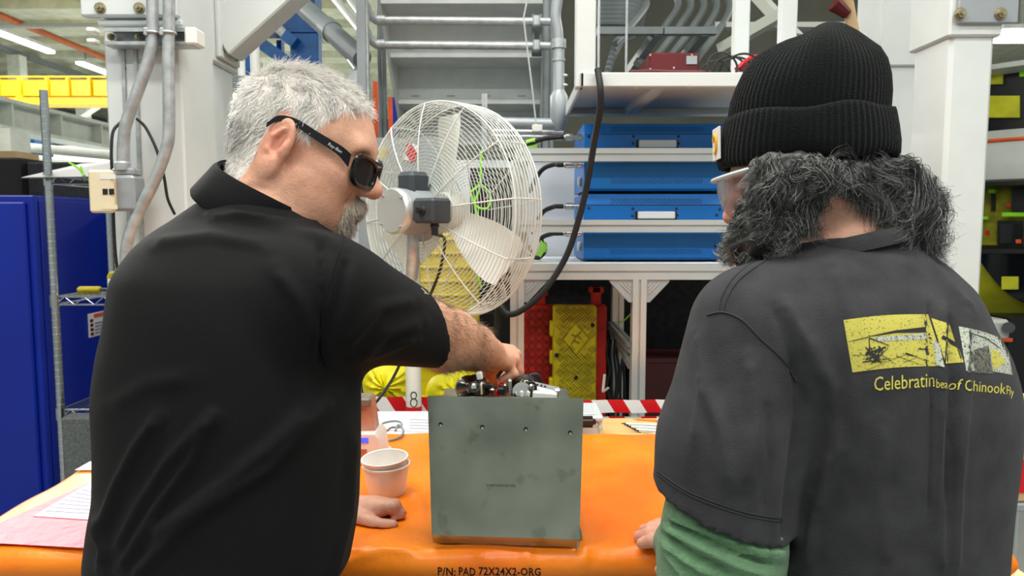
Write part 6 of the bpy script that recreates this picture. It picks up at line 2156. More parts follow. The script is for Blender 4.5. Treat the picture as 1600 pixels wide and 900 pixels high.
colH = skin_cols(VA, base, [(fa(0.112, 0, -0.03), 0.02, C3(214, 136, 116), 0.7), (fa(0.06, 0.06, -0.03), 0.035, C3(214, 150, 124), 0.6), (fa(-0.006, 0.083, 0), 0.03, C3(220, 142, 120), 0.8), (fa(0.092, 0, -0.066), 0.013, C3(176, 96, 84), 0.9), (fa(0.08, 0, 0.07), 0.035, C3(228, 182, 156), 0.5), (fa(-0.03, 0.03, -0.1), 0.05, C3(206, 146, 120), 0.5)])
def hairline(f):
    return np.interp(f, [-0.12, -0.045, -0.035, -0.014, 0.0, 0.012, 0.03, 0.045, 0.07, 0.1], [-0.075, -0.07, -0.035, 0.04, 0.042, 0.012, 0.008, 0.045, 0.072, 0.12])
hm = np.clip((u_ - hairline(f_)) / 0.008, 0, 1)
hm = np.where((np.abs(r_) > 0.0765) & (u_ < 0.045) & (f_ > -0.04) & (f_ < 0.02), 0, hm)
colH = colH * (1 - hm[:, None] * 0.9) + C3(226, 221, 214) * hm[:, None] * 0.9
bm_ = np.exp(-(((f_ - 0.078) / 0.034) ** 2 + (r_ / 0.036) ** 2 + ((u_ + 0.073) / 0.036) ** 2) ** 2)
colH = colH * (1 - 0.75 * bm_[:, None]) + C3(196, 180, 160) * 0.75 * bm_[:, None]
colR = skin_cols(VR, C3(208, 156, 126), [(U(806, 565, 1.35), 0.03, C3(226, 166, 140), 0.8), (U(700, 545, 1.13), 0.06, C3(190, 136, 106), 0.5), (U(790, 590, 1.35), 0.02, C3(168, 104, 84), 0.6)])
colL = skin_cols(VL, C3(204, 152, 128), [(U(618, 800, 1.22), 0.02, C3(206, 150, 128), 0.6)])
colI = np.repeat(base[None], len(VI), 0)
bodyA = np_mesh('body', V, Fc, 'skin', pA, np.concatenate([colH, colR, colL, colI]))

# polo shirt
FS = Field(loA, hiA, 0.005)
FS.loft(rowsA[:-1], 0)
hemc = U(665, 518, 1.085)
FS.cone(U(496, 462, 0.905), hemc + (hemc - U(496, 462, 0.905)) * 0.25, 0.081, 0.047, 0.035)
FS.ell(U(540, 462, 0.93), (0.046, 0.06, 0.05), None, 0.03)
FS.cone(U(268, 460, 1.03), U(262, 610, 1.12), 0.07, 0.062, 0.03)
axA = (U(704, 530, 1.18) - U(640, 505, 1.045)).normalized()
hem_n = Vector((0.62, 0.62, 0.34))
cut(FS, hemc, hem_n, 0.13)
VS, FcS = FS.mesh()
st_A = [([(160, 830), (185, 760), (215, 700), (250, 650)], 11, 0.007), ([(185, 860), (220, 790), (265, 720), (330, 650)], 10, 0.006), ([(240, 840), (330, 770), (420, 700), (480, 640)], 14, 0.007), ([(190, 890), (250, 790), (300, 720), (335, 650)], 10, 0.006), ([(210, 905), (300, 810), (420, 730), (520, 620)], 13, 0.007), ([(150, 800), (165, 860), (160, 890)], 10, 0.006), ([(520, 900), (545, 800), (552, 680)], 9, 0.005), ([(500, 560), (530, 470), (545, 400)], 10, -0.005), ([(560, 560), (600, 520), (660, 505)], 11, 0.005), ([(540, 540), (590, 480), (650, 470)], 11, 0.004), ([(580, 555), (630, 535), (650, 530)], 8, 0.004), ([(330, 340), (400, 345), (470, 360), (520, 380)], 9, 0.005), ([(360, 335), (430, 352), (500, 350)], 7, 0.004), ([(240, 380), (330, 370), (420, 385)], 12, 0.004), ([(500, 380), (505, 450), (500, 530), (505, 580)], 6, -0.005), ([(430, 420), (470, 470), (500, 540)], 14, 0.004), ([(170, 640), (230, 600), (300, 590)], 16, 0.003)]
st_A = [(q, w_ * 0.85, a_ * 1.35) for q, w_, a_ in st_A]
VS = folds(VS, FcS, st_A)
polo = np_mesh('polo_shirt', VS, FcS, 'polo_black', pA)
# folded collar around the neck
cc = (U(408, 322, 1.005))
cax = (fa(-0.035, 0, -0.05) - neckA).normalized()
cax = Vector((0.52, -0.12, 0.86)).normalized()
ring = MB()
nseg = 48
bx_, by_, bz_ = basis(cax)
vs, fs = [], []
prof = [(0.086, -0.020), (0.088, -0.016), (0.082, 0.006), (0.077, 0.026), (0.073, 0.0315), (0.0685, 0.029), (0.0685, 0.0), (0.072, -0.02)]
for r, hgt in prof:
    for i in range(nseg):
        t = 2 * math.pi * i / nseg
        p = cc + bx_ * (r * math.cos(t)) + by_ * (r * math.sin(t)) + bz_ * (hgt + 0.004 * math.sin(2 * t + 0.6))
        vs.append(p)
for k in range(len(prof)):
    kk = (k + 1) % len(prof)
    for i in range(nseg):
        j = (i + 1) % nseg
        fs.append((k * nseg + i, kk * nseg + i, kk * nseg + j, k * nseg + j))
ring.raw(vs, fs).build('collar', 'polo_black', polo, smooth=60)
# sleeve hem stitching and sleeve badge
def on_surf(bvh, u, v, lift=0.001):
    eye = Vector((0, 0, EYE)); dr = (U(u, v, 1) - eye).normalized()
    h = bvh.ray_cast(eye, dr)
    return (h[0] - dr * lift) if h[0] is not None else None
bvS = BVHTree.FromPolygons([tuple(p) for p in VS], [tuple(int(i) for i in f) for f in FcS])
def seam(name, pts, bvh, r, m, parent, lift=0.0006):
    P_ = []
    q = smooth_path([Vector((u, v, 0)) for u, v in pts], 8)
    for p in q:
        s = on_surf(bvh, p.x, p.y, lift)
        if s is not None: P_.append(s)
    if len(P_) > 2:
        return MB().tube(P_, r, 5).build(name, m, parent)
seam('sleeve_seam', [(540, 362), (520, 420), (506, 480), (503, 540), (512, 572)], bvS, 0.0011, 'polo_black', polo)
g = MB()
for a, b in (((658, 450), (666, 458)), ((660, 456), (668, 451)), ((664, 449), (672, 457)), ((663, 458), (670, 460))):
    p, q = on_surf(bvS, *a), on_surf(bvS, *b)
    if p is not None and q is not None: g.bar(p, q, 0.0022, 0.0008, (0, -1, 0))
if g.v: g.build('sleeve_badge', 'mark_white', polo)
legs(pA, -0.37, 0.92, 0.12, YA, 'denim')

# glasses
gl = thing('sunglasses', 'black wraparound glasses worn by the older worker', 'glasses', fa(0.09, 0, 0))
def lens_pts(s, n=36, rr=(0.0245, 0.0205), off=0.0):
    out = []
    for t in np.linspace(0, 2 * math.pi, n, endpoint=False):
        ct, sn = math.cos(t), math.sin(t)
        ct, sn = math.copysign(abs(ct) ** 0.72, ct), math.copysign(abs(sn) ** 0.72, sn)
        r = s * (0.034 + rr[0] * ct)
        u = -0.006 + rr[1] * sn * (0.94 + 0.14 * ct) + 0.003 * ct
        f = 0.110 - 6.0 * r * r + off
        out.append(fa(f, r, u))
    return out
for s in (-1, 1):
    MB().tube(lens_pts(s), 0.0034, 8, closed=True).build('rim', 'glasses_black', gl)
    q = lens_pts(s, 36, (0.0228, 0.0188))
    c = sum(q, Vector()) / len(q) + fa.F * 0.002
    q2 = [p - fa.F * 0.0015 for p in q]
    n_ = len(q)
    MB().raw(q + [c] + q2 + [c - fa.F * 0.0015], [(i, (i + 1) % n_, n_) for i in range(n_)] + [(n_ + 1 + (i + 1) % n_, n_ + 1 + i, 2 * n_ + 1) for i in range(n_)] + [(i, n_ + 1 + i, n_ + 1 + (i + 1) % n_, (i + 1) % n_) for i in range(n_)]).build('lens', 'lens_dark', gl)
    tm = [fa(0.0845, s * 0.0655, 0.004), fa(0.07, s * 0.074, 0.013), fa(0.04, s * 0.0785, 0.022), fa(0.01, s * 0.0795, 0.031), fa(-0.012, s * 0.081, 0.030), fa(-0.024, s * 0.083, 0.018)]
    P_ = smooth_path(tm, 6)
    hts = np.interp(np.arange(len(P_)), [0, 8, len(P_) - 1], [0.0085, 0.0058, 0.003])
    vs, fs = [], []
    for p, hh in zip(P_, hts):
        for a_, b_ in ((-0.0016, -1), (0.0016, -1), (0.0016, 1), (-0.0016, 1)):
            vs.append(p + fa.R * a_ + fa.U * (b_ * hh))
    for i in range(len(P_) - 1):
        for k in range(4):
            fs.append((i * 4 + k, i * 4 + (k + 1) % 4, i * 4 + 4 + (k + 1) % 4, i * 4 + 4 + k))
    fs += [(3, 2, 1, 0), tuple(range(len(vs) - 4, len(vs)))]
    tmo = MB().raw(vs, fs).build('temple', 'glasses_black', gl)
    if s == 1:
        v2, f2 = text_mesh('Ray-Ban', 0.006, 2, 0.3)
        v2 = v2 - v2.mean(0)
        np_mesh('temple_lettering', np.array([tuple(fa(0.066, 0.0785, 0.0135) + (fa.F * 0.96 - fa.U * 0.28 - fa.R * 0.16) * (x) + fa.U * y) for x, y in v2]), f2, 'mark_white', tmo, smooth=False)
MB().tube(smooth_path([fa(0.106, -0.012, 0.004), fa(0.111, 0, 0.006), fa(0.106, 0.012, 0.004)], 5), 0.0034, 8).build('bridge', 'glasses_black', gl)

# ---- short white hair, eyebrows, goatee, arm hair as strands
def scatter(V, Fc, mask, n, rng):
    tri = np.concatenate([Fc[:, [0, 1, 2]], Fc[:, [0, 2, 3]]])
    tm = mask[tri].min(1) > 0.35
    tri = tri[tm]
    ar = np.linalg.norm(np.cross(V[tri[:, 1]] - V[tri[:, 0]], V[tri[:, 2]] - V[tri[:, 0]]), axis=1)
    i = rng.choice(len(tri), n, p=ar / ar.sum())
    a, b = rng.random((2, n))
    sw = a + b > 1
    a[sw], b[sw] = 1 - a[sw], 1 - b[sw]
    t = tri[i]
    P_ = V[t[:, 0]] * (1 - a - b)[:, None] + V[t[:, 1]] * a[:, None] + V[t[:, 2]] * b[:, None]
    N_ = np.cross(V[t[:, 1]] - V[t[:, 0]], V[t[:, 2]] - V[t[:, 0]])
    N_ /= np.linalg.norm(N_, axis=1, keepdims=True) + 1e-12
    return P_, N_


def short_hair(P_, N_, T, length, rad, col, rng, K=5, lift=0.5, droop=0.5, jit=0.35):
    n = len(P_)
    T = T - N_ * (T * N_).sum(1, keepdims=True)
    T /= np.linalg.norm(T, axis=1, keepdims=True) + 1e-9
    T = T + rng.normal(0, jit, (n, 3))
    D0 = N_ * lift + T
    D0 /= np.linalg.norm(D0, axis=1, keepdims=True)
    pts = np.zeros((n, K, 3))
    pts[:, 0] = P_ - N_ * 0.001
    cur = D0
    for k in range(1, K):
        pts[:, k] = pts[:, k - 1] + cur * (length / (K - 1))[:, None]
        cur = cur * (1 - droop / K) + T * (droop / K) - N_ * 0.08
        cur /= np.linalg.norm(cur, axis=1, keepdims=True)
    R_ = np.linspace(1, 0.35, K)[None] * rad[:, None]
    return strands(pts, R_, col)


rng = np.random.default_rng(11)
P_, N_ = scatter(VA, FcA, hm, 15000, rng)
f2_, r2_, u2_ = fa.loc(P_)
Fv, Rv, Uv = np.array(fa.F), np.array(fa.R), np.array(fa.U)
top = np.clip((u2_ - 0.055) / 0.03, 0, 1)
side = 1 - top
T = top[:, None] * (Fv * 0.75 + Rv * 0.5)[None] + side[:, None] * (-Uv * 0.9 - Fv * 0.25)[None]
clump = 0.35 * np.stack([np.sin(P_ @ np.array(q) * 190) for q in ((1, .3, .2), (.2, 1, .4), (.1, .5, 1))], 1)
T = T + clump
ln = 0.010 + 0.012 * top + rng.random(len(P_)) * 0.006
ln *= np.where(u2_ < -0.02, 0.55, 1.0)
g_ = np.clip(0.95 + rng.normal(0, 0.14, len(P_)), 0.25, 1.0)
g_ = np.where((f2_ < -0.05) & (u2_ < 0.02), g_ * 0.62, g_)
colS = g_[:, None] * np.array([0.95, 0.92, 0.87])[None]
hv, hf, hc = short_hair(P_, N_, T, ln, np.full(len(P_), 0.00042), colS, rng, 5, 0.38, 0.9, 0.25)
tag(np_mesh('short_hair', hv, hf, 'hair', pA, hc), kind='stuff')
msk = np.where((u_ < -0.038) & (f_ > 0.03), bm_, 0) * np.where((np.abs(u_ + 0.066) < 0.006) & (np.abs(r_) < 0.02), 0, 1)
P_, N_ = scatter(VA, FcA, (msk > 0.3).astype(float), 4200, rng)
T = np.repeat((-Uv + Fv * 0.3)[None], len(P_), 0)
g_ = np.clip(0.82 + rng.normal(0, 0.2, len(P_)), 0.15, 1.0)
hv, hf, hc = short_hair(P_, N_, T, 0.010 + rng.random(len(P_)) * 0.008, np.full(len(P_), 0.00045), g_[:, None] * np.array([0.82, 0.72, 0.60]), rng, 5, 0.5, 0.5, 0.3)
tag(np_mesh('goatee', hv, hf, 'hair', pA, hc), kind='stuff')
pxr = to_px(VR)
ma = ((pxr[:, 0] < 768) & (pxr[:, 0] > 640)).astype(float)
P_, N_ = scatter(VR, FcR, ma, 4500, rng)
T = np.repeat(np.array([[0.6, 0.3, -0.5]]), len(P_), 0)
hv, hf, hc = short_hair(P_, N_, T, 0.008 + rng.random(len(P_)) * 0.008, np.full(len(P_), 0.00021), np.repeat(np.array([[0.20, 0.13, 0.08]]), len(P_), 0), rng, 4, 0.45, 0.6, 0.4)
tag(np_mesh('arm_hair', hv, hf, 'hair', pA, hc), kind='stuff')

# ---------------------------------------------------------------- bearded worker in the grey tee
pB = thing('person', 'bearded worker in black beanie and grey printed tee over green sleeves', 'person', (UX(1400, 0.95), 0.95, 0))
fb = Frame(U(1266, 276, 1.01), (-0.965, 0.26, 0), math.radians(14))
neckB = U(1318, 392, 0.985)
def exB(Fd, fr):
    Fd.ell(fr(0.05, 0, -0.09), (0.055, 0.05, 0.04), fr.ax(), 0.03)
FB = head_field(fb, neckB, 0.95, 0.0032, True, (0.060, 0.070), exB)
VB, FcB = FB.mesh()
# left hand on the pad (thumb side hidden), forearm in green sleeve
wB = on_pad(1056, 846, TZ + 0.034)
eB = on_pad(1088, 872, TZ + 0.06)
FH = Field((wB.x - 0.16, wB.y - 0.16, 0.93), (wB.x + 0.12, wB.y + 0.16, 1.08), 0.0028)
FH.cone(eB, wB, 0.034, 0.027, 0.01)
K = [on_pad(1034, 846, TZ + 0.028), on_pad(1034, 838, TZ + 0.03), on_pad(1036, 831, TZ + 0.03), on_pad(1042, 826, TZ + 0.028)]
for kk in K:
    FH.cone(wB, kk, 0.018, 0.0115, 0.010)
for kk, a, b in zip(K, ((1019, 845), (1015, 834), (1019, 826), (1030, 820)), ((1003, 849), (998, 838), (1006, 828), (1018, 822))):
    finger(FH, [kk, on_pad(*a, TZ + 0.023), on_pad(*b, TZ + 0.0115)], 0.0112, 0.0088)
finger(FH, [on_pad(1062, 868, TZ + 0.03), on_pad(1044, 884, TZ + 0.02), on_pad(1033, 890, TZ + 0.012)], 0.014, 0.0092, 0.008)
FH.D = np.maximum(FH.D, (TZ + 0.003) - FH.ax[2][None, None, :])
VH, FcH = FH.mesh()
# right hand resting on the pad in front of him
eR, wR = Vector((0.665, 1.10, 1.15)), Vector((0.585, 1.205, TZ + 0.036))
FQ = Field((0.44, 1.12, 0.93), (0.66, 1.34, 1.06), 0.003)
FQ.cone(eR, wR, 0.034, 0.027, 0.01)
for k_ in range(4):
    kx, ky = 0.525 + 0.016 * k_, 1.262 + 0.006 * math.sin(k_)
    FQ.cone(wR, (kx, ky, TZ + 0.030), 0.018, 0.0115, 0.008)
    ln_ = (0.036, 0.042, 0.040, 0.030)[k_]
    finger(FQ, [(kx, ky, TZ + 0.030), (kx - 0.006, ky + ln_ * 0.6, TZ + 0.026), (kx - 0.010, ky + ln_, TZ + 0.0115)], 0.0108, 0.0085)
finger(FQ, [(0.555, 1.205, TZ + 0.026), (0.518, 1.218, TZ + 0.018), (0.500, 1.238, TZ + 0.0115)], 0.014, 0.0092, 0.008)
FQ.D = np.maximum(FQ.D, (TZ + 0.003) - FQ.ax[2][None, None, :])
VQ, FcQ = FQ.mesh()
YB = math.radians(22)
rowsB = body_rows([(930, 1205, 1540, 0.93, 0.125), (900, 1208, 1544, 0.935, 0.13), (860, 1210, 1549, 0.94, 0.132), (780, 1206, 1556, 0.945, 0.135), (700, 1195, 1570, 0.95, 0.138), (620, 1176, 1578, 0.955, 0.14), (560, 1155, 1566, 0.96, 0.14), (500, 1138, 1538, 0.965, 0.134), (460, 1140, 1520, 0.97, 0.125), (425, 1160, 1486, 0.98, 0.11), (402, 1186, 1456, 0.985, 0.095), (385, 1215, 1432, 0.99, 0.082), (368, 1244, 1406, 0.99, 0.072), (352, 1252, 1398, 0.99, 0.068)], YB)
zl = rowsB[0]
rowsB = [(0.84, zl[1], 0.93, zl[3] + 0.01, 0.13, YB)] + rowsB
loB, hiB = (0.14, 0.70, 0.80), (0.82, 1.24, 1.62)
FI = inner(rowsB[:-2], 0.022, 0.012, loB, hiB)
FI.chain([U(1168, 500, 0.92), U(1120, 780, 0.90), U(1118, 930, 0.90), eB], [0.055, 0.04, 0.035, 0.025], 0.03)
FI.chain([U(1505, 560, 1.05), eR, wR], [0.036, 0.034, 0.026], 0.03)
VI, FcI = FI.mesh()
V, Fc = join_np((VB, FcB), (VH, FcH), (VI, FcI), (VQ, FcQ))
baseB = C3(222, 168, 144)
colB_ = skin_cols(VB, baseB, [(fb(0.112, 0, -0.03), 0.02, C3(220, 140, 124), 0.7)])
colHn = skin_cols(VH, C3(226, 170, 148), [(on_pad(1001, 845, TZ + 0.01), 0.015, C3(230, 160, 142), 0.7)])
np_mesh('body', V, Fc, 'skin', pB, np.concatenate([colB_, colHn, np.repeat(baseB[None], len(VI) + len(VQ), 0)]))
# tee
FT = Field(loB, hiB, 0.005)
FT.cone(U(1184, 518, 0.918), U(1138, 690, 0.895), 0.086, 0.084, 0.04)
FT.cone(U(1138, 690, 0.895), U(1119, 850, 0.890), 0.084, 0.089, 0.02)
hB = U(1122, 789, 0.892)
cut(FT, hB, Vector((-0.30, 0.1, -0.93)), 0.125)
FT.cone(U(1126, 765, 0.893), U(1119, 850, 0.890), 0.076, 0.080, 0.0, 'sub')
FT.loft(rowsB[:-1], 0.03)
FT.cone(U(1506, 560, 1.05), U(1506, 560, 1.05).lerp(eR, 0.75), 0.05, 0.05, 0.03)
# neck opening
cut(FT, neckB + Vector((0, 0, 0.03)), Vector((-0.25, 0.12, 1)), 0.12)
VT, FcT = FT.mesh()
st_B = [([(1240, 560), (1250, 650), (1235, 760), (1228, 850)], 9, -0.006), ([(1262, 520), (1300, 600), (1310, 700), (1280, 800)], 12, 0.006), ([(1225, 470), (1255, 530), (1280, 590)], 8, 0.005), ([(1210, 480), (1240, 560), (1262, 640)], 7, -0.004), ([(1300, 420), (1330, 500), (1332, 600), (1322, 720)], 12, 0.004), ([(1470, 480), (1472, 560), (1465, 700), (1470, 890)], 7, 0.006), ([(1485, 500), (1490, 600), (1480, 780)], 6, -0.006), ([(1455, 480), (1460, 600), (1455, 800)], 6, -0.005), ([(1505, 480), (1508, 600), (1495, 760), (1490, 890)], 9, 0.006), ([(1100, 600), (1130, 680), (1140, 760)], 12, 0.005), ([(1170, 560), (1180, 660), (1165, 760)], 12, 0.005), ([(1090, 520), (1100, 600), (1085, 690)], 9, 0.004), ([(1200, 640), (1205, 720), (1190, 800)], 9, -0.004), ([(1380, 660), (1375, 760), (1385, 890)], 16, 0.004), ([(1300, 700), (1270, 800), (1262, 890)], 12, 0.005), ([(1420, 380), (1470, 430), (1520, 490)], 10, 0.004), ([(1250, 380), (1200, 400), (1150, 440)], 8, 0.003)]
st_B = [(q, w_ * 0.9, a_ * 1.3) for q, w_, a_ in st_B]
VT = folds(VT, FcT, st_B)
tee = np_mesh('tee_shirt', VT, FcT, 'tee_charcoal', pB)
bvT = BVHTree.FromPolygons([tuple(p) for p in VT], [tuple(int(i) for i in f) for f in FcT])
seam('shoulder_seam', [(1105, 492), (1130, 488), (1160, 500), (1190, 530), (1222, 560), (1245, 596)], bvT, 0.0016, 'tee_thread', tee)
seam('shoulder_seam', [(1240, 378), (1190, 402), (1150, 430), (1128, 462), (1122, 487)], bvT, 0.0014, 'tee_thread', tee)
seam('shoulder_seam', [(1246, 384), (1196, 408), (1156, 436), (1136, 466), (1129, 489)], bvT, 0.0012, 'tee_thread', tee)
seam('hem_stitch', [(1026, 735), (1070, 765), (1120, 786), (1175, 803), (1222, 810)], bvT, 0.0011, 'tee_thread', tee)
seam('hem_stitch', [(1025, 740), (1070, 770), (1120, 791), (1175, 808), (1222, 815)], bvT, 0.0011, 'tee_thread', tee)
# rib collar of the tee
cb_ = neckB + Vector((0.0, 0, 0.014))
tcx = Vector((-0.22, 0.10, 1)).normalized()
bx_, by_, bz_ = basis(tcx)
vs, fs = [], []
prof = [(0.087, -0.016), (0.086, -0.004), (0.081, 0.004), (0.077, 0.0045), (0.076, -0.004), (0.080, -0.016)]
for r, hgt in prof:
    for i in range(48):
        t = 2 * math.pi * i / 48
        vs.append(cb_ + bx_ * (r * 1.0 * math.cos(t)) + by_ * (r * 0.95 * math.sin(t)) + bz_ * hgt)
for k in range(len(prof)):
    kk = (k + 1) % len(prof)
    for i in range(48):
        j = (i + 1) % 48
        fs.append((k * 48 + i, kk * 48 + i, kk * 48 + j, k * 48 + j))
MB().raw(vs, fs).build('rib_collar', 'tee_charcoal', tee, smooth=60)
# green long sleeve
FG = Field((wB.x - 0.08, 0.74, 0.80), (wB.x + 0.25, 1.2, 1.22), 0.005)
FG.chain([U(1132, 745, 0.893), U(1131, 810, 0.895), U(1129, 860, 0.897), U(1122, 935, 0.90)], [0.060, 0.0665, 0.070, 0.073], 0.03)
FG.chain([U(1118, 935, 0.90), eB, wB], [0.07, 0.045, 0.036], 0.03)
cut(FG, wB.lerp(eB, 0.05), wB - eB, 0.06)
VG, FcG = FG.mesh()
st_G = [([(1045, 808), (1110, 830), (1180, 855), (1225, 862)], 6, 0.008), ([(1048, 795), (1120, 820), (1190, 840), (1222, 842)], 5, 0.006), ([(1040, 822), (1090, 850), (1150, 880), (1200, 898)], 7, 0.008), ([(1038, 845), (1070, 870), (1110, 895)], 6, 0.008), ([(1045, 815), (1080, 832), (1130, 858), (1200, 880)], 4, -0.007), ([(1042, 838), (1085, 870), (1140, 895)], 4, -0.007), ([(1090, 812), (1150, 835), (1215, 852)], 4, -0.006), ([(1150, 860), (1190, 868), (1225, 872)], 4, 0.006), ([(1040, 860), (1060, 885), (1075, 905)], 5, 0.006)]
VG = folds(VG, FcG, [(q, w_ * 1.05, a_ * 1.35) for q, w_, a_ in st_G])
np_mesh('green_sleeve', VG, FcG, 'green_knit', pB)
FG = Field((0.5, 0.98, 0.94), (0.74, 1.28, 1.32), 0.006)
FG.chain([U(1506, 560, 1.05).lerp(eR, 0.5), eR, wR], [0.043, 0.042, 0.033], 0.02)
cut(FG, wR.lerp(eR, 0.08), wR - eR, 0.06)
VG, FcG = FG.mesh()
np_mesh('green_sleeve', VG, FcG, 'green_knit', pB)
legs(pB, 0.52, 0.93, 0.12, YB, 'dark_trousers')

# ---- print on the back of the tee: panels, helicopter sketch and wording lie on the cloth
def back_hit(bvh, p, eye, dr):
    """Keep the print on the back: rays that slip past the body take its nearest surface point."""
    if p is None or p.y > 1.0:
        p = bvh.find_nearest(eye + dr * (0.94 / dr.y))[0]
    return p


def patch(name, rect, bvh, m, parent, nx=20, ny=10, lift=0.0007, bow=None):
    c = rect
    V_, F_ = [], []
    eye = Vector((0, 0, EYE))
    for j in range(ny + 1):
        for i in range(nx + 1):
            u, v = lerp2(c, i / nx, j / ny)
            if bow: v += bow(i / nx)
            dr = (U(u, v, 1) - eye).normalized()
            h = bvh.ray_cast(eye, dr)
            V_.append(tuple(back_hit(bvh, h[0], eye, dr) - dr * lift))
    for j in range(ny):
        for i in range(nx):
            q = j * (nx + 1) + i
            F_.append((q, q + 1, q + nx + 2, q + nx + 1))
    return np_mesh(name, np.array(V_), np.array(F_), m, parent)


def speckle(name, ca, cb, sc, th0, th1):
    m = bpy.data.materials.new(name); m.use_nodes = True
    N, L = m.node_tree.nodes, m.node_tree.links
    p = N['Principled BSDF']; p.inputs['Roughness'].default_value = 0.85; p.inputs['Specular IOR Level'].default_value = 0.2
    tc = N.new('ShaderNodeTexCoord'); nz = N.new('ShaderNodeTexNoise'); nz.inputs['Scale'].default_value = sc; nz.inputs['Detail'].default_value = 3
    L.new(tc.outputs['Object'], nz.inputs['Vector'])
    cr = N.new('ShaderNodeValToRGB')
    cr.color_ramp.elements[0].position = th0; cr.color_ramp.elements[0].color = cb
    cr.color_ramp.elements[1].position = th1; cr.color_ramp.elements[1].color = ca
    L.new(nz.outputs[0], cr.inputs[0]); L.new(cr.outputs[0], p.inputs['Base Color'])
    M[name] = m
speckle('print_y', srgb(188, 180, 84), srgb(112, 108, 64), 420, 0.34, 0.42)
speckle('print_w', srgb(176, 182, 168), srgb(90, 92, 90), 420, 0.38, 0.48)
speckle('print_dark', srgb(62, 63, 66), srgb(104, 104, 92), 320, 0.5, 0.6)
pr = patch('print_panel', ((1332, 582), (1476, 572), (1318, 500), (1450, 491)), bvT, 'print_y', tee, 24, 12, 0.0006, lambda s: -3 * math.sin(s * math.pi))
patch('print_sky', ((1368, 534), (1448, 530), (1366, 527), (1448, 521)), bvT, 'print_w', pr, 16, 3, 0.0010)
p2 = patch('print_panel', ((1478, 568), (1506, 566), (1455, 497), (1484, 506)), bvT, 'print_y', tee, 10, 12, 0.0006)
p3 = patch('print_panel', ((1510, 580), (1582, 586), (1498, 510), (1572, 532)), bvT, 'print_w', tee, 16, 12, 0.0006, lambda s: -3 * math.sin(s * math.pi))
patch('print_tree', ((1512, 582), (1552, 584), (1516, 548), (1545, 540)), bvT, 'print_dark', p3, 10, 8, 0.0010)
patch('print_roof', ((1552, 578), (1572, 566), (1548, 545), (1558, 548)), bvT, 'print_y', p3, 6, 6, 0.0011)
patch('print_cloud', ((1462, 570), (1476, 574), (1458, 530), (1468, 536)), bvT, 'print_w', p2, 4, 6, 0.0011)
def ink(name, strokes, parent, m='ink_shirt', lift=0.0012):
    V_, F_ = [], []
    for (a, b, w0, w1) in strokes:
        a, b = np.array(a, float), np.array(b, float)
        n = b - a; n = np.array([-n[1], n[0]]) / (np.linalg.norm(n) + 1e-9)
        q = []
        for k in range(5):
            p = a + (b - a) * k / 4
            w_ = (w0 + (w1 - w0) * k / 4) / 2
            for s in (-1, 1):
                u_, v_ = p + n * w_ * s
                dr = (U(u_, v_, 1) - Vector((0, 0, EYE))).normalized()
                x = back_hit(bvT, bvT.ray_cast(Vector((0, 0, EYE)), dr)[0], Vector((0, 0, EYE)), dr) - dr * lift
                q.append(tuple(x))
        o = len(V_)
        V_ += q
        for k in range(4):
            F_.append((o + 2 * k, o + 2 * k + 2, o + 2 * k + 3, o + 2 * k + 1))
    return np_mesh(name, np.array(V_), np.array(F_), m, parent)
ink('rotor_blade', [((1356, 526), (1400, 518), 1, 4), ((1400, 518), (1447, 515), 4, 9), ((1326, 534), (1356, 527), 1, 1.5), ((1358, 528), (1390, 540), 2, 1)], pr)
rr = random.Random(9)
ink('helicopter_sketch', [((1352 + rr.uniform(0, 36), 540 + rr.uniform(0, 28)), (1352 + rr.uniform(0, 36), 540 + rr.uniform(0, 28)), 2.2, 1.0) for _ in range(26)] + [((1358, 528), (1360, 562), 1.5, 1.5), ((1348, 566), (1392, 560), 2, 1)], pr)
ink('ground_lines', [((1332 + i * 16, 556 + (i % 3) * 5), (1352 + i * 16, 554 + (i % 4) * 5), 0.9, 0.5) for i in range(8)] + [((1400, 556), (1440, 570), 0.8, 0.5), ((1356, 578), (1398, 560), 0.8, 0.6), ((1415, 552), (1428, 556), 3, 2), ((1435, 545), (1452, 546), 2, 1)], pr)
ink('door_lines', [((1482, 500), (1477, 566), 2.5, 2), ((1472, 526), (1500, 542), 6, 6), ((1484, 505), (1502, 560), 1, 2)], p2)
ink('branch_lines', [((1510, 518), (1540, 528), 1, 1.5), ((1540, 528), (1564, 545), 1.5, 1), ((1512, 540), (1530, 556), 1, 1.5)], p3)
def wline(u0, u1, v0, v1, h0, h1): return lambda s, t: lerp2(((u0, v0), (u1, v1), (u0, v0 - h0), (u1, v1 - h1)), s, t)
text_onto('print_wording', 'Celebratin', wline(1366, 1460, 611, 604, 22, 22), bvT, 'print_yellow', tee)
text_onto('print_wording', 'bea', wline(1463, 1481, 606, 607, 14, 13), bvT, 'print_yellow', tee)
text_onto('print_wording', 'of', wline(1482, 1505, 609, 609, 15, 17), bvT, 'print_yellow', tee, shear=0.2)
text_onto('print_wording', 'Chinook', wline(1508, 1571, 610, 616, 17, 17), bvT, 'print_yellow', tee, shear=0.1)
text_onto('print_wording', 'Fly', wline(1573, 1584, 620, 624, 18, 17), bvT, 'print_yellow', tee)

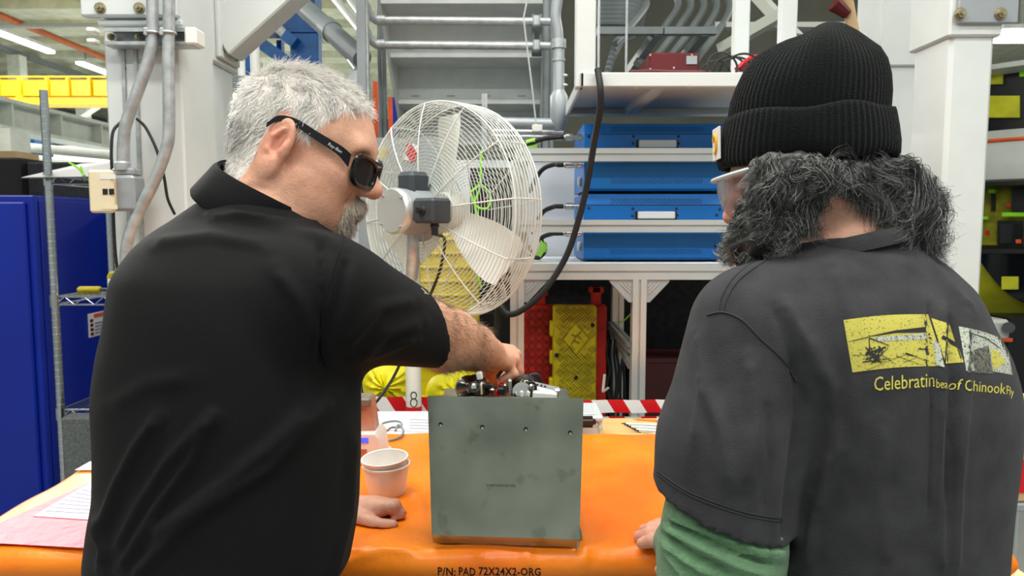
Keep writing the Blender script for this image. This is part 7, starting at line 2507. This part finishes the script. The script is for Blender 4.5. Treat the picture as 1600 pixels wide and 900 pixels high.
# ---- beanie
bn = thing('beanie', 'black ribbed knit beanie with turned-up cuff on the bearded worker', 'hat', U(1258, 252, 1.015))
hf_ = Frame(U(1257, 249, 1.015), (-0.94, 0.34, 0), math.radians(2))
HS = 0.945
NA = 420
def hat_rows(rows, name, parent, rib, inner_=None):
    vs = []
    for (hgt, rf, rs, off) in rows:
        rf, rs, hgt = rf * HS, rs * HS, hgt * 0.965
        t = np.linspace(0, 2 * math.pi, NA, endpoint=False)
        rb = 1 + rib * np.cos(t * 84) / max(rf, 0.03)
        fo = off + rf * np.cos(t) * rb
        ro = rs * np.sin(t) * rb
        p = np.array(hf_.C)[None] + np.outer(fo, np.array(hf_.F)) + np.outer(ro, np.array(hf_.R)) + hgt * np.array(hf_.U)[None]
        vs.append(p)
    n = len(rows)
    V_ = np.concatenate(vs)
    ids = np.arange(n * NA).reshape(n, NA)
    nx_ = np.roll(ids, -1, 1)
    q = np.stack([ids[:-1], ids[1:], nx_[1:], nx_[:-1]], -1).reshape(-1, 4)
    return V_, q
cuffrows = [(-0.002, 0.108, 0.088, 0.0), (-0.006, 0.113, 0.093, 0.0), (-0.006, 0.119, 0.098, 0.0), (0.004, 0.1225, 0.102, -0.0005), (0.02, 0.1225, 0.103, -0.001), (0.04, 0.119, 0.101, -0.002), (0.056, 0.1155, 0.098, -0.0025), (0.062, 0.113, 0.0955, -0.003), (0.063, 0.109, 0.092, -0.003), (0.055, 0.1055, 0.089, -0.003)]
V_, q_ = hat_rows(cuffrows, 'cuff', bn, 0.0009)
px = to_px(V_)
V_ = V_ + np.outer(0.003 * np.sin(V_[:, 0] * 60 + V_[:, 2] * 40), np.array(hf_.U))
np_mesh('cuff', V_, q_, 'beanie_knit', bn)
crown = [(0.045, 0.106, 0.09, -0.003), (0.066, 0.1085, 0.092, -0.003), (0.085, 0.1075, 0.091, -0.005), (0.105, 0.103, 0.088, -0.008), (0.125, 0.095, 0.081, -0.011), (0.142, 0.083, 0.072, -0.014), (0.157, 0.066, 0.06, -0.017), (0.169, 0.048, 0.046, -0.021), (0.178, 0.030, 0.03, -0.024), (0.183, 0.014, 0.014, -0.025), (0.184, 0.001, 0.001, -0.025)]
V_, q_ = hat_rows(crown, 'crown', bn, 0.0008)
f_h, r_h, u_h = [(V_ - np.array(hf_.C)) @ np.array(a) for a in (hf_.F, hf_.R, hf_.U)]
dent = 0.008 * np.exp(-((f_h + 0.0) / 0.02) ** 2) * np.exp(-((u_h - 0.17) / 0.018) ** 2) + 0.004 * np.sin(f_h * 70) * np.exp(-((u_h - 0.14) / 0.03) ** 2)
V_ = V_ - np.outer(dent, np.array(hf_.U))
np_mesh('crown', V_, q_, 'beanie_knit', bn)
pc = hf_(0.1135, -0.026, 0.026)
nrm = (hf_.F * 0.96 - hf_.R * 0.28).normalized()
tx = nrm.cross(hf_.U).normalized()
Rl = Matrix((tx, nrm, nrm.cross(tx) * -1)).transposed()
lbp = MB().obox(pc, (0.042, 0.0025, 0.044), Rl, 0.0006).build('woven_patch', 'patch_white', bn)
cR = MB()
for a0, a1, rr_ in ((0.3, 5.2, 0.012),):
    cR.tube([pc + nrm * 0.0016 + tx * (rr_ * 0.8 * math.cos(t)) + hf_.U * (rr_ * math.sin(t)) for t in np.linspace(a0, a1, 20)], 0.0028, 6)
cR.build('patch_mark', 'patch_yellow', lbp)

# ---- safety glasses
sg = thing('safety_glasses', 'clear safety glasses worn by the bearded worker under the beanie', 'glasses', fb(0.11, 0, 0))
vs, fs = [], []
n_ = 24
for k, u in enumerate((-0.026, -0.012, 0.004, 0.022)):
    for i in range(n_ + 1):
        t = -1.25 + 2.5 * i / n_
        rr_ = 0.078
        fo = 0.042 + rr_ * math.cos(t) * (1.0 - 0.05 * abs(u) / 0.02)
        vs.append(fb(fo + 0.004, rr_ * math.sin(t), u + 0.004))
W_ = n_ + 1
for k in range(3):
    for i in range(n_):
        q = k * W_ + i
        fs.append((q, q + 1, q + W_ + 1, q + W_))
lens = MB().raw(vs + [v - fb.F * 0.0018 for v in vs], fs + [tuple(i + len(vs) for i in f[::-1]) for f in fs]).build('lens', 'lens_clear', sg)
MB().tube([fb(0.047 + 0.0785 * math.cos(t), 0.0785 * math.sin(t), 0.0265) for t in np.linspace(-1.25, 1.25, 24)], 0.003, 6).build('brow_bar', 'plastic_milk', sg)
for s in (-1, 1):
    MB().bar(fb(0.07, s * 0.075, 0.02), fb(-0.02, s * 0.082, 0.016), 0.003, 0.012, fb.U, 0.001).build('temple', 'plastic_milk', sg)

# ---- long hair and beard: dark mass + strands grown along drawn locks
def lock(pts, n, spread, rad, rng, K=20, curl=0.006, cfreq=3.0, tone=(0.16, 0.10)):
    P0 = np.array([tuple(p) for p in smooth_path([U(*p) for p in pts], 8)])
    s = np.linspace(0, 1, len(P0)); t = np.linspace(0, 1, K)
    base_ = np.stack([np.interp(t, s, P0[:, k]) for k in range(3)], 1)
    off = rng.normal(0, 1, (n, 3)) * spread
    grow = (0.35 + 0.65 * t)[None, :, None] if True else 1
    ph = rng.random((n, 3)) * 0.75 + rng.random(3)[None] * 6.28
    fr_ = cfreq * (1 + rng.normal(0, 0.06, (n, 1)))
    wob = np.stack([np.sin(2 * math.pi * fr_ * t[None] + ph[:, k:k + 1]) for k in range(3)], 2)
    amp = curl * (0.3 + t)[None, :, None] * (1 + rng.normal(0, 0.3, (n, 1, 1)))
    le = np.clip(1 - np.abs(rng.normal(0, 0.10, (n, 1, 1))), 0.6, 1)
    pts_ = base_[0][None, None] + (base_ - base_[0])[None] * le + off[:, None] * grow + wob * amp
    R_ = rad * (1.0 - 0.7 * t)[None] * np.ones((n, 1))
    g_ = np.clip(tone[0] * (0.5 + 1.1 * rng.random()) + rng.normal(0, tone[1], n), 0.02, 0.7)
    col = g_[:, None] * np.array([0.96, 0.98, 0.94])[None]
    return strands(pts_, R_, col)


rng = np.random.default_rng(5)
sets = []
# side hair in front of the ear down to the beard
for i in range(15):
    u0 = 1197 + i * 6.0
    k3, k4 = i % 3, i % 4
    sets.append(lock([(u0, 246, 0.925 - 0.0006 * abs(i - 9)), (u0 - 2 + k3 * 7, 272, 0.910), (u0 - 10 + k4 * 5, 305, 0.908), (u0 - 20 + k3 * 6, 340 + k4 * 5, 0.918), (u0 - 26 + k4 * 7, 362 + k3 * 5, 0.925)], 105, 0.0055, 0.00042, rng, 20, 0.0055, 2.4, (0.075, 0.16)))
for i in range(4):
    u0 = 1168 + i * 5
    sets.append(lock([(u0 + 10, 250, 0.945), (u0 + 6, 268, 0.93), (u0 - 2 + 5 * (i % 2), 286, 0.925), (u0 + 10, 300, 0.92)], 26, 0.004, 0.00036, rng, 18, 0.005, 1.6, (0.12, 0.12)))
# beard
for i in range(22):
    a = i / 21
    u0, v0 = 1162 + 80 * a, 322 + 20 * math.sin(i * 2.1)
    dd_ = 0.985 - 0.06 * a
    sets.append(lock([(u0, v0, dd_), (u0 - 8, v0 + 22, dd_ - 0.01), (u0 - 14 + 6 * math.sin(i), v0 + 48, dd_ - 0.006), (u0 - 22 + 9 * math.cos(i * 1.7), min(v0 + 78, 408), dd_ + 0.004)], 115, 0.0062, 0.00042, rng, 18, 0.0055, 2.8, (0.22, 0.16)))
for i in range(9):
    u0 = 1158 - i * 1.6
    sets.append(lock([(u0, 344 + i * 3, 1.03 - i * 0.004), (u0 - 9, 362 + i * 4, 1.03), (u0 - 13, 382 + i * 3, 1.03), (u0 - 8, 402, 1.03)], 70, 0.006, 0.0004, rng, 16, 0.005, 2.5, (0.26, 0.16)))
# hair under the cuff sweeping back over the neck
for i in range(13):
    u0 = 1262 + i * 9.5
    dd_ = 0.915 + 0.005 * i
    k3, k4, k5 = i % 3, i % 4, i % 5
    sets.append(lock([(u0, 248, dd_), (u0 + 10, 262 + k3 * 4, dd_ - 0.006), (u0 + 32 + k3 * 8, 280 + k4 * 5, dd_ - 0.010), (u0 + 62 + k3 * 10, 292 + k5 * 8, dd_ - 0.006), (u0 + 84 + k4 * 8, 318 + k5 * 11, dd_ + 0.002)], 105, 0.0065, 0.00042, rng, 26, 0.009, 2.2, (0.08, 0.16)))
# the big curls at the back
for i in range(15):
    u0 = 1338 + i * 4.4
    dd_ = 0.93 + 0.008 * (i % 5)
    k3, k4, k5 = i % 3, i % 4, i % 5
    sets.append(lock([(u0, 254, dd_ + 0.03), (u0 + 26, 252 + k4 * 6, dd_), (u0 + 58 + k3 * 5, 276 + k5 * 9, dd_ - 0.01), (u0 + 52 + k3 * 13, 322 + k4 * 8, dd_ - 0.012), (u0 + 40 + k4 * 12, 362 + k4 * 9, dd_ - 0.01), (u0 + 54 + k4 * 11, 386 + k3 * 10, dd_ - 0.006)], 90, 0.0062, 0.00042, rng, 30, 0.010, 2.2 + 0.3 * k3, (0.08, 0.16)))
# short locks between side hair and back hair
for i in range(7):
    u0 = 1240 + i * 9
    sets.append(lock([(u0, 248, 0.905), (u0 + 5, 266, 0.899), (u0 + 10, 282, 0.899), (u0 + (i % 3) * 7, 298 + (i % 3) * 6, 0.906)], 90, 0.0055, 0.00042, rng, 16, 0.007, 1.8, (0.075, 0.15)))
# loose rings and stray curls
for i in range(16):
    a0 = rng.random() * 6.28
    cu_, cv_ = 1385 + rng.random() * 62, 275 + rng.random() * 105
    rr_ = 12 + rng.random() * 12
    sets.append(lock([(cu_ + rr_ * math.cos(a0 + t), cv_ + rr_ * math.sin(a0 + t), 0.925) for t in np.linspace(0, 4.2, 7)], 22, 0.0035, 0.00036, rng, 26, 0.0015, 1.0, (0.14, 0.13)))
for q in ([(1418, 300, 0.94), (1450, 312, 0.94), (1464, 335, 0.94), (1452, 352, 0.94)], [(1425, 370, 0.94), (1460, 384, 0.94), (1486, 382, 0.94), (1492, 366, 0.94), (1482, 352, 0.94)], [(1420, 260, 0.95), (1440, 272, 0.95), (1447, 285, 0.95), (1440, 300, 0.95)], [(1430, 385, 0.94), (1458, 398, 0.94), (1470, 392, 0.94)], [(1300, 250, 0.91), (1310, 236, 0.908), (1330, 238, 0.91), (1345, 256, 0.915)], [(1350, 252, 0.93), (1362, 236, 0.93), (1384, 244, 0.93), (1400, 262, 0.93)], [(1440, 330, 0.94), (1466, 322, 0.94), (1470, 305, 0.94), (1460, 296, 0.94)], [(1400, 395, 0.94), (1425, 408, 0.94), (1440, 420, 0.94)]):
    sets.append(lock(q, 14, 0.0045, 0.0003, rng, 26, 0.002, 1.0, (0.10, 0.07)))
V_ = []; F_ = []; C_ = []; o = 0
for a, b, c in sets:
    V_.append(a); F_.append(b + o); C_.append(c); o += len(a)
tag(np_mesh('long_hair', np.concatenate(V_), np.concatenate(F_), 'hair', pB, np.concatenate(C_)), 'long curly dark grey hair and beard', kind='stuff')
HM = Field((0.22, 0.84, 1.32), (0.66, 1.14, 1.62), 0.005)
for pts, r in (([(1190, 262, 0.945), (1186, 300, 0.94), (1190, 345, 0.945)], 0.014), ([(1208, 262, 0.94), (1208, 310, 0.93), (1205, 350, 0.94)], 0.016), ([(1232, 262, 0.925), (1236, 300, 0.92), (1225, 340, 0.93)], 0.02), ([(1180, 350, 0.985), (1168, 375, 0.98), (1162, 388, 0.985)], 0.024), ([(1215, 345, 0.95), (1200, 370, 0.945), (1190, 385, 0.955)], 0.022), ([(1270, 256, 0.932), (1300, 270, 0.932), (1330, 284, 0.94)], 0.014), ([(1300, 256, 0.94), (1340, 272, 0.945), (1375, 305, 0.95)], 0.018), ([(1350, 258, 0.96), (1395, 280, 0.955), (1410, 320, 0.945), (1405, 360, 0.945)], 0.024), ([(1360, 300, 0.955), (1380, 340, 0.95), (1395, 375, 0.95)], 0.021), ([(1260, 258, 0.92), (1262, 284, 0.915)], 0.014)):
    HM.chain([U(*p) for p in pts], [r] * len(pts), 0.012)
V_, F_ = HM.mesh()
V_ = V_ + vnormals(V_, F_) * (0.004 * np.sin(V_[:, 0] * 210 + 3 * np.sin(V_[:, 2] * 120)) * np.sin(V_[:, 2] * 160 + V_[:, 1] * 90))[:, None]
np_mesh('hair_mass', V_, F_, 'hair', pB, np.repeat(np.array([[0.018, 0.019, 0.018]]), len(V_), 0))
